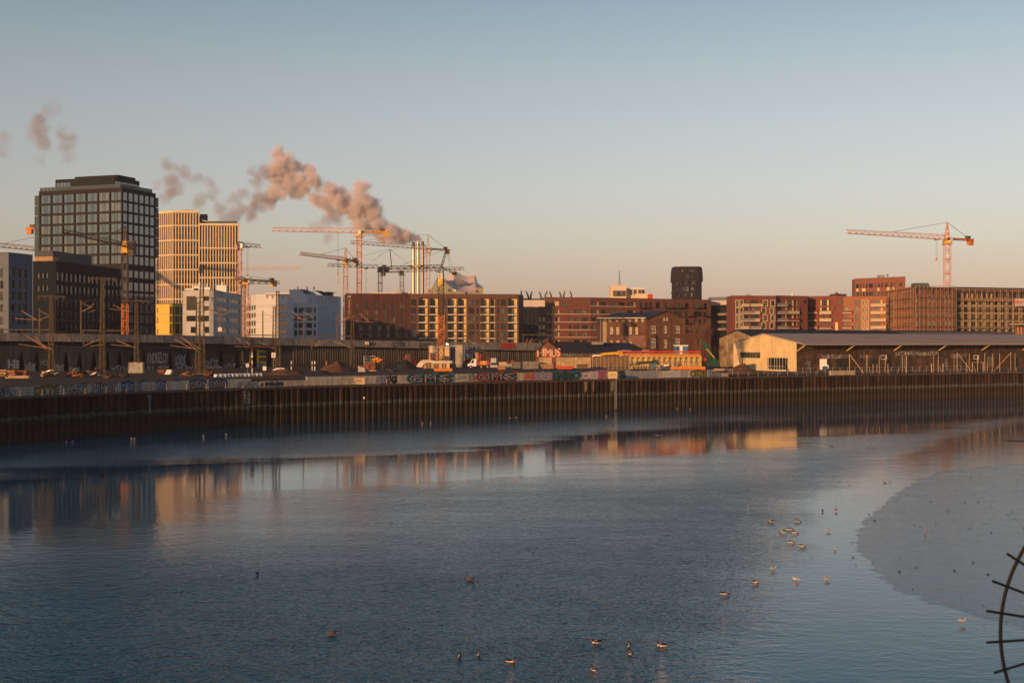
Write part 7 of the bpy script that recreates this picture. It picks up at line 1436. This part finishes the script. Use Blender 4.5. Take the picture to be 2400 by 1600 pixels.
graffiti(f, "HIMUS", 1260, 1313, 818, 835, G["white"], G["orange"], t); graffiti(f2, "AKEROZE", 1318, 1371, 825, 836, G["pale"], G["ink"], t); graffiti(f2, "DUMO", 1382, 1420, 824, 836, G["pale"], G["ink"], t); graffiti(f2, "STRIKE", 1452, 1538 - 18, 822, 834, G["pink"], G["white"], t)
# green telescopic crane
d = 318; t = thing("telescopic_crane", "dark green crawler crane with slanted green boom by the bare trees", "crane", (*P(1672, d), 8.2)); M_gr = mat("crane_green", (.018, .09, .04), .5, .2, 1)
p = P(1672, d); m_ = MB(); m_.box((p.x, p.y, 9.6), (3.2, 2.2, 1.7), taper=.85); build(m_, "upper_body", mat("crane_green_dark", (.02, .06, .045), .5, .2, 1), t)
for sy in (-1, 1): m_ = MB(); m_.box((p.x, p.y + sy * 1.1, 8.5), (3.6, .6, .75), taper=.8); build(m_, "crawler_track", M_black, t)
m_ = MB(); q = P(1647, d); m_.bar((p.x + .5, p.y, 10.0), (q.x, q.y, Z(800, d)), .75, cap=True); build(m_, "boom", M_gr, t); m_ = MB(); q2 = P(1655, d); m_.bar((q2.x, p.y - .4, Z(817, d)), (p.x + .2, p.y - .4, Z(838, d)), .2, cap=True); build(m_, "boom_stripe", M_cy, t)
m_ = MB(); m_.box((p.x - 1.4, p.y - .6, 10.6), (1.0, 1.0, 1.4), taper=.85); build(m_, "cab", G_dark, t)
m_ = MB(); q = P(1654, d); m_.box((q.x, d, Z(842, d)), (.6, .4, .7)); build(m_, "red_hook", M_redf, t); m_ = MB(); m_.bar((q.x - .4, d, Z(801, d)), (q.x, d, Z(840, d)), .05); build(m_, "rope", M_cable, t)
# white sacks at the wall's end
stack("sack_pile", "pale tarpaulin covered sacks where the low graffiti wall ends", "sack pile", 1672, 1700, 864, 876, 298, M_palep, 3, jig=.12); stack("sack_pile", "low grey covered bundle right of the graffiti wall's end", "sack pile", 1690, 1716, 868, 878, 300, mat("grey_sheet", (.25, .24, .24), .7, .15, 1), 2, jig=.1)
# notices at the quay edge
for px, py0, py1, w_, txt, lab in ((842.5, 886, 900, 24, "LIEGEPLATZ", "white notice with fringed top above the gauge pole"), (1436, 871, 886, 21, "UFERWAND", "white quay notice above the steel ladder")):
    f = curve_fac(offset(QUAY, .5), px); d = f.D(px); a, b = P(px - w_ / 2, d), P(px + w_ / 2, d); t = thing("quay_notice", lab, "sign", (P(px, d).x, d, 6.7), "notices on the quay edge"); z0, z1 = Z(py1, d), Z(py0, d); m_ = MB(); m_.box(((a.x + b.x) / 2, d, (z0 + z1) / 2), (b.x - a.x, .06, z1 - z0)); pl = build(m_, "board", M_palep if px < 900 else M_log, t)
    fc = Fac((a.x, d - .04), (b.x, d - .04)); lettering(fc, txt, fc.L * .12, fc.L * .88, lerp(z0, z1, .52), lerp(z0, z1, .7), M_ink, pl, "lettering"); lettering(fc, "ANLEGEN VERBOTEN", fc.L * .1, fc.L * .9, lerp(z0, z1, .25), lerp(z0, z1, .38), M_ink, pl, "lettering")
    m_ = MB()
    for k in range(9): m_.bar((lerp(a.x, b.x, k / 8), d, z1), (lerp(a.x, b.x, k / 8), d, z1 + .18), .04)
    build(m_, "bird_spikes", M_galv, t); m_ = MB(); [m_.bar((lerp(a.x, b.x, q), d + .08, 6.6), (lerp(a.x, b.x, q), d + .08, z1 - .1), .08) for q in (.15, .85)]; build(m_, "posts", M_galv, t)
# striped red and white plate on the viaduct
d = interp(VD, 860) - 2.2; p = P(860, d); t = thing("warning_plate", "red and white striped warning plate on the viaduct parapet", "sign", (p.x, p.y, Z(806, d))); m_ = MB(); m_.box((p.x, p.y, Z(804, d)), (.95, .05, .75)); build(m_, "plate", M_white, t); f = Fac((p.x - .475, p.y - .03), (p.x + .475, p.y - .03)); m_ = MB(); zz = Z(804, d)
for k in range(2): m_.add([f.at(.05 + .42 * k, zz - .36, .01), f.at(.3 + .42 * k, zz - .36, .01), f.at(.5 + .42 * k, zz + .36, .01), f.at(.25 + .42 * k, zz + .36, .01)], [(0, 1, 2, 3)])
build(m_, "stripes", G["red"], t); m_ = MB(); m_.bar((p.x, p.y + .06, Z(800, d)), (p.x, p.y + .06, Z(808, d)), .06); build(m_, "post", M_steel, t)
# bare trees
def tree(label, px, d, h, seed, spread=.5, lean=0, stems=1, base=8.0):
    r = random.Random(seed); p = P(px, d); t = thing("bare_tree", label, "tree", (p.x, p.y, base), "leafless trees"); tr, cr = MB(), MB()
    def grow(a, dr, L, rad, lev):
        b = a + dr * L; (tr if lev < 2 else cr).tube(a, b, rad, rad * .65, n=5 if lev < 2 else 3, cap=False)
        if lev >= 5: return
        for k in range(2 if lev < 1 else 3):
            ax = Vector((r.uniform(-1, 1), r.uniform(-1, 1), r.uniform(-.2, .3))); nd = (dr + ax * spread + Vector((0, 0, .15))).normalized(); grow(a.lerp(b, r.uniform(.55, 1) if k else 1), nd, L * r.uniform(.6, .82), rad * .6, lev + 1)
    for s_ in range(stems): grow(Vector((p.x + r.uniform(-.6, .6) * (stems > 1), p.y, base - .1)), Vector((lean + r.uniform(-.3, .3) * (stems > 1), 0, 1)).normalized(), h * .3, h * .012, 0)
    build(tr, "trunk", mat("bark", (.14, .09, .06), .9, .3, 2), t); build(cr, "twigs", mat("twig", (.16, .09, .055), .9, .3, 2), t)
tree("tall leafless birch clump left of the green crane", 1636, 352, 15, 3, .38, stems=3); tree("leafless birch clump behind the green crane boom", 1658, 356, 14.5, 8, .4, stems=3); tree("leafless tree at the stained second gable", 1684, 360, 9, 12, .6, stems=2, base=6.8)
tree("thin sapling before the long shed wall near its gable", 1950, 343, 6, 21, .45, .1, base=6.7); tree("thin leaning sapling before the long shed beside the braced post", 2028, 346, 8.5, 22, .45, .12, base=6.7); tree("bushy leafless shrub before the middle of the long shed", 2150, 352, 5, 23, .7, stems=3, base=6.7)
# posts, braces and hoops before the long shed
FP = offset(QUAY, 9)
def shed_post(px, yt, label, brace=None, kind="tall_post", w_=.13):
    f = curve_fac(FP, px); p = f.at(f.U(px), 6.72); d = p.y; t = thing(kind, label, "post", p, "posts before the goods shed"); m_ = MB(); m_.bar(p, (p.x, p.y, Z(yt, d)), w_, cap=True); build(m_, "upright", M_palep, t)
    if brace: q = P(brace, d - .5); m_ = MB(); m_.bar((p.x, p.y, Z(yt, d)), (q.x, d - .5, 6.75), .1); build(m_, "brace", M_palep, t)
ordn = "first second third fourth fifth sixth seventh eighth ninth tenth eleventh twelfth thirteenth fourteenth fifteenth sixteenth seventeenth eighteenth".split()
for k, (x, y, b) in enumerate(((1991, 830, 2025), (2032, 831, None), (2061, 834, None), (2115, 832, None), (2124, 833, None), (2188, 832, None), (2199, 833, None), (2236, 829, None), (2243, 827, 2278), (2272, 828, None), (2308, 827, None), (2326, 828, None), (2343, 828, None), (2369, 826, 2330), (2379, 827, None))):
    shed_post(x, y, "%s tall slender post before the long shed, counted from its gable%s" % (ordn[k], ", with diagonal brace" if b else ""), b)
for k, (x, y) in enumerate(((2046, 853), (2055, 853), (2081, 852), (2183, 852), (2210, 851), (2265, 850), (2279, 849), (2304, 849), (2314, 850))):
    shed_post(x, y, "%s short post in the row before the long shed, counted from its gable" % ordn[k], None, "short_post", .16)
for px, lab, w_ in ((2071, "pale basketball style frame before the shed, left of the two", 13), (2288, "pale basketball style frame before the shed, right of the two", 11)):
    f = curve_fac(FP, px); p = f.at(f.U(px), 6.72); d = p.y; t = thing("hoop_frame", lab, "hoop frame", p, "hoop frames before the shed"); m_ = MB(); z = Z(837, d); hw = w_ / 2 * d / F
    for a in (-1, 1): m_.bar((p.x + a * hw, d, z - .5), (p.x + a * hw, d, z + .5), .08)
    for a in (-.5, .5): m_.bar((p.x - hw, d, z + a), (p.x + hw, d, z + a), .08)
    build(m_, "board_frame", M_white, t); m_ = MB(); m_.bar((p.x + hw * .6, d + .1, 6.7), (p.x + hw * .6, d + .1, z + .4), .12); m_.bar((p.x + hw * .9, d + .1, z - 1.4), (p.x + hw * .9, d + .1, z + .4), .08); build(m_, "stand", M_palep, t)
f = span_fac(FP, 2279, 2305); t = thing("goal_frame", "pale rectangular goal frame before the shed's right half", "goal", f.at(f.L / 2, 6.7)); m_ = MB(); z = f.Zp(2290, 849); m_.bar(f.at(0, 6.7), f.at(0, z), .12); m_.bar(f.at(f.L, 6.7), f.at(f.L, z), .12); m_.bar(f.at(0, z), f.at(f.L, z), .12); build(m_, "frame", M_palep, t)
f = span_fac(offset(QUAY, 1.2), 1945, 2003); t = thing("barrier_block", "long cream barrier block on the quay edge before the shed", "barrier", f.at(f.L / 2, 6.7)); M_barr = mat("barrier_cream", (.60, .47, .32), .8, .15, 1)
for a, b in ((0, .68), (.69, 1)): m_ = MB(); m_.prism([f.at(f.L * a, 0, .3)[:2], f.at(f.L * b, 0, .3)[:2], f.at(f.L * b, 0, -.3)[:2], f.at(f.L * a, 0, -.3)[:2]], 6.72, 6.72 + 1.05); build(m_, "block", M_barr, t)
t = boxy("white_shelf", "white shelving and a blue bin by the shed's graffiti wall", "shelf", [("frame", 1922, 1938, 841, 866, 346, .6, M_white), ("shelf_box", 1928, 1942, 855, 864, 345.8, 1, M_white), ("blue_bin", 1929, 1937, 858, 870, 345, .7, mat("bin_blue", (.04, .06, .14), .6, .1, 1))])
railing("railing", "second railing set back in front of the shed's loading dock", (1712, 2300), 2.6, 1.5, 6.72, M_galv, off=14, rails=(.98, .3))
# small lit kerb stones behind the quay edge
# ================================================================== birds
B_w = mat("feather_white", (.70, .62, .54), .8, .08, 8); B_k = mat("feather_dark", (.018, .018, .02), .6, .2, 8); B_c = mat("feather_chestnut", (.30, .10, .04), .8, .15, 8); B_g = mat("feather_grey", (.30, .29, .30), .8, .1, 8); B_b = mat("bill_red", (.45, .06, .03), .5, .1, 8); B_br = mat("feather_brown", (.13, .085, .055), .8, .3, 10)
def tail_fn(p): k = max(0, -p.x); return Vector((p.x * (1 + .25 * k), p.y * (1 - .45 * k), p.z * (1 - .5 * k) + .06 * k * k))
def duck_proto(kind, legs, feeding=False):
    """parts in the bird's own frame: +x is ahead, z = 0 the waterline"""
    out = []; zb = .10 if legs else .04
    def pt(n, f, m): mb = MB(); f(mb); me = mb.mesh(n, m); me.polygons.foreach_set("use_smooth", [True] * len(me.polygons)); out.append((n, me))
    body, head, back = dict(shelduck=(B_w, B_k, B_k), duck=(B_br, B_k, B_br), gull=(B_w, B_w, B_g), dark=(B_k, B_k, B_k))[kind]
    s_ = .8 if kind in ("gull", "dark") else 1.0
    pt("body", lambda m: m.ell((0, 0, zb + .07), (.29 * s_, .115 * s_, .105 * s_), fn=tail_fn), body)
    pt("wing", lambda m: (m.ell((-.07, .085 * s_, zb + .12), (.22 * s_, .05, .06), fn=tail_fn), m.ell((-.07, -.085 * s_, zb + .12), (.22 * s_, .05, .06), fn=tail_fn)), back)
    if kind == "shelduck": pt("breast_band", lambda m: m.ell((.16, 0, zb + .075), (.07, .118, .108)), B_c)
    hx, hz = (.34, zb - .02) if feeding else (.27 * s_, zb + (.23 if kind != "gull" else .15))
    pt("neck", lambda m: m.tube((.2 * s_, 0, zb + .1), (hx - .01, 0, hz), .05 * s_, .036, n=8, cap=False), head if kind != "shelduck" else B_k)
    pt("head", lambda m: m.ell((hx, 0, hz), (.07 * s_, .048 * s_, .052 * s_)), head)
    pt("bill", lambda m: m.tube((hx + .05 * s_, 0, hz - .01), (hx + (.13 if not feeding else .08), 0, hz - (.02 if not feeding else .08)), .022, .012, n=6), B_b if kind == "shelduck" else B_br)
    pt("tail", lambda m: m.box((-.33 * s_, 0, zb + .085), (.12, .09, .025), ry=.08), head if kind != "gull" else B_w)
    if legs:
        for sy in (-.04, .04): pt("leg", lambda m: m.tube((-.02, sy, -.03), (0, sy, zb + .02), .011, n=5), B_b)
    return out
PR = {}
def bird(px, py, kind, head, label, legs=False, feeding=False, sc_=1.0, z=0.0):
    key = (kind, legs, feeding)
    if key not in PR: PR[key] = duck_proto(*key)
    d = H * F / (py - 800); p = P(px, d); t = thing("bird", label, "bird", (p.x, p.y, z), "birds on the river", R(head), sc_ * .84)
    for n, me in PR[key]: put(n, me, t, local=True)
    return t
S = "shelduck"
for a in [
    (1197, 1552, S, 0, "shelduck swimming right, largest of the birds at the bottom middle"), (1121, 1536, S, 95, "upright shelduck swimming away left of the big shelduck"), (1076, 1542, S, 80, "leftmost of the three shelducks at the bottom middle"),
    (1399, 1508, S, 200, "shelduck seen head on, left of the group right of bottom middle"), (1474, 1516, S, 85, "upper of two shelducks swimming one behind the other near the bottom"), (1477, 1534, S, 100, "lower of two shelducks swimming one behind the other near the bottom"), (1552, 1515, S, 170, "shelduck rightmost of the group right of bottom middle"), (1392, 1572, S, 110, "shelduck nearest the bottom edge leaving a small wake"),
    (603, 1347, "dark", 80, "lone dark duck in the left half of the river"), (1102, 1361, "duck", 0, "lone brown duck swimming right in the middle of the river"), (777, 1488, "duck", 10, "lone brown duck low in the left half of the river")]: bird(*a)
for a in [
    (1697, 1395, S, 5, "shelduck dabbling with its head down, lowest left of the shallows group", True, True), (1770, 1368, S, -60, "shelduck bending forward in the shallows below the gulls", True, True), (1853, 1273, S, -10, "broad shelduck feeding to the right, left of a pair", True, True), (1879, 1282, S, -25, "hunched shelduck at the right of the feeding pair", True, True),
    (1862, 1250, S, -20, "shelduck with orange lit back above the feeding pair", True, True), (1850, 1242, S, 10, "shelduck facing right just behind the orange lit one", True, True), (1836, 1249, S, 170, "shelduck facing left beside two feeding ones", True, True), (1869, 1223, S, 10, "shelduck alone above the feeding cluster", True, True), (1808, 1224, S, 200, "small shelduck left above the feeding cluster", True, True),
    (1960, 1199, S, 90, "dark shelduck seen from behind near the mud edge", True, False), (1928, 1199, "dark", 80, "small dark duck left of the dark shelduck near the mud", False, False)]: bird(*a)
for a in [
    (1942, 1246, "gull", 20, "gull standing in the shallows at the mud bank's tip", True), (1957, 1288, "gull", 95, "upright gull at the left corner of the mud bank", True), (1812, 1336, "gull", 20, "gull standing in the shallows, left of three", True), (1866, 1361, "gull", 155, "pale gull facing left in the shallows, middle of three", True), (1939, 1360, "gull", 25, "greyish gull in the shallows, right of three", True), (2256, 1463, "gull", 15, "grey gull standing by the lower edge of the mud bank, near the black arc", True), (2169, 1250, "gull", 60, "lone gull standing far out on the mud bank", True)]: bird(*a, z=.09 if a[0] > 2100 else 0.0)
for a in [
    (1989, 1137, S, 180, "white shelduck swimming left in the calm water beyond the mud"), (2086, 1130, S, 120, "shelduck by the far mud edge beside a tiny duck"), (2074, 1132, "duck", 180, "tiny brown duck left of the shelduck by the far mud edge"), (1753, 1176, S, 100, "small duck alone in the ruffled water right of middle"), (1948, 1045, "dark", 180, "left dark duck of a distant group in the right half"), (1952, 1046, "dark", 10, "second dark duck of the distant left group"), (2036, 1050, "dark", 180, "left dark duck of the distant right group"), (2047, 1050, "dark", 180, "right dark duck of the distant right group"),
    (2051, 993, S, 90, "left of two orange lit birds mirrored near the quay"), (2076, 993, S, 90, "right of two orange lit birds mirrored near the quay"), (2279, 1061, S, 180, "left of two small birds at the far right shallows"), (2290, 1060, S, 180, "right of two small birds at the far right shallows"), (1617, 957.5, "gull", 0, "left of two white gulls at the quay's foot right of middle"), (1587, 957, "gull", 180, "right hand companion gull floating at the quay's foot"), (1421, 974, "gull", 180, "single white gull on the quay's dark reflection right of middle"),
    (1195, 979, "gull", 0, "white gull floating near the quay in the middle"), (1210, 978, "gull", 180, "white gull right of the middle one near the quay"), (1009, 990, "gull", 0, "bright gull floating near the quay left of middle"), (990, 991, "gull", 180, "dim gull left of the bright one near the quay"), (530, 1018, "gull", 0, "small gull floating near the dark quay at left"), (477, 1021, "gull", 180, "bright gull floating near the dark quay at left"), (315, 1028, "gull", 180, "larger bright gull near the dark quay at far left"), (308, 1027, "gull", 180, "gull just behind the larger bright one at far left"), (155, 1034, "gull", 0, "faint gull in the dark at the far left, left of two"), (170, 1034, "gull", 180, "faint gull in the dark at the far left, right of two")]: bird(*a, sc_=.6)
# flying birds
def flyer(px, py, d, m, label, sc_=1.0, flap=.25):
    p = P(px, d); t = thing("flying_bird", label, "bird", (p.x, p.y, Z(py, d)), "birds in flight", 0, sc_); mb = MB(); mb.ell((0, 0, 0), (.25, .07, .07), fn=tail_fn); build(mb, "body", m, t, smooth=True, local=True)
    for sg in (-1, 1): mb = MB(); mb.add([(.08, 0, .02), (-.1, 0, .02), (-.1 + sg * .05, sg * .35, .02 + flap * .5), (.1, sg * .35, .03 + flap * .5), (-.12, sg * .75, .0 + flap * .3)], [(0, 3, 2, 1), (3, 4, 2)]); build(mb, "wing", m, t, local=True)
    W_ = t; t.rotation_euler[2] = R(70 if m is B_k else 60)
flyer(238, 1114, 120, B_k, "dark bird flying low over the river at left", 1.5); flyer(1541, 1020, 200, B_w, "white gull flying low over the river before the quay", 1.3, .15); flyer(1725, 674, 450, B_k, "tiny bird in the sky above the red brick houses", 1.2)

# ================================================================== climb guard in the foreground (on the bridge where the camera stands)
d = 4.0
gt = thing("climb_guard", "black steel arc with radiating spikes at the lower right edge", "climb guard", (*P(2330, d), Z(1620, d))); M_gd = mat("guard_black", (.008, .008, .009), .5, .2, 20)
cx_, cy_, r_ = 2725, 1482, 380
def gp(a, r, dd=0.0): x, y = cx_ - math.cos(a) * r, cy_ - math.sin(a) * r; p = P(x, d + dd); return Vector((p.x, p.y, Z(y, d + dd)))
m_ = MB(); N = 56
for k in range(N): a0, a1 = -.75 + 2.0 * k / N, -.75 + 2.0 * (k + 1) / N; m_.tube(gp(a0, r_), gp(a1, r_), 0.0056, n=10, cap=False)
build(m_, "arc_bar", M_gd, gt, smooth=True)
for k, (xa, ya, xb, yb) in enumerate(((2360, 1296, 2402, 1323), (2326, 1360, 2402, 1389), (2312, 1430, 2402, 1444), (2312, 1504, 2402, 1498), (2330, 1575, 2402, 1553), (2360, 1640, 2420, 1605), (2400, 1235, 2440, 1270))):
    a, b = P(xa, d - .004), P(2 * xb - xa if k > 4 else xb + 40, d - .004); yb2 = ya + (yb - ya) / (xb - xa) * ((2 * xb - xa if k > 4 else xb + 40) - xa); m_ = MB(); m_.tube((a.x, a.y, Z(ya, d)), (b.x, b.y, Z(yb2, d)), .0042, .0042, n=8); build(m_, "spike", M_gd, gt)
m_ = MB(); q = gp(-.75, r_); m_.tube(q, q + Vector((.15, 0, -1.0)), .018, n=10); q2 = gp(1.25, r_); m_.tube(q2, q2 + Vector((.6, 0, .1)), .012, n=10); build(m_, "support_post", M_gd, gt)
# ================================================================== thin evening haze over the whole place
hz = bpy.data.materials.new("haze_air"); hz.use_nodes = True; hn, hl = hz.node_tree.nodes, hz.node_tree.links; hn.remove(hn["Principled BSDF"])
hv = hn.new("ShaderNodeVolumePrincipled"); hv.inputs["Color"].default_value = (.92, .90, .92, 1); hv.inputs["Density"].default_value = 0.00008; hv.inputs["Anisotropy"].default_value = 0.0
hl.new(hv.outputs[0], hn["Material Output"].inputs["Volume"])
mb = MB(); mb.box((0, 1200, 65), (9000, 9900, 140)); o = build(mb, "haze", hz); recalc(o); tag(o, "thin pale evening haze over river and city", kind="stuff")
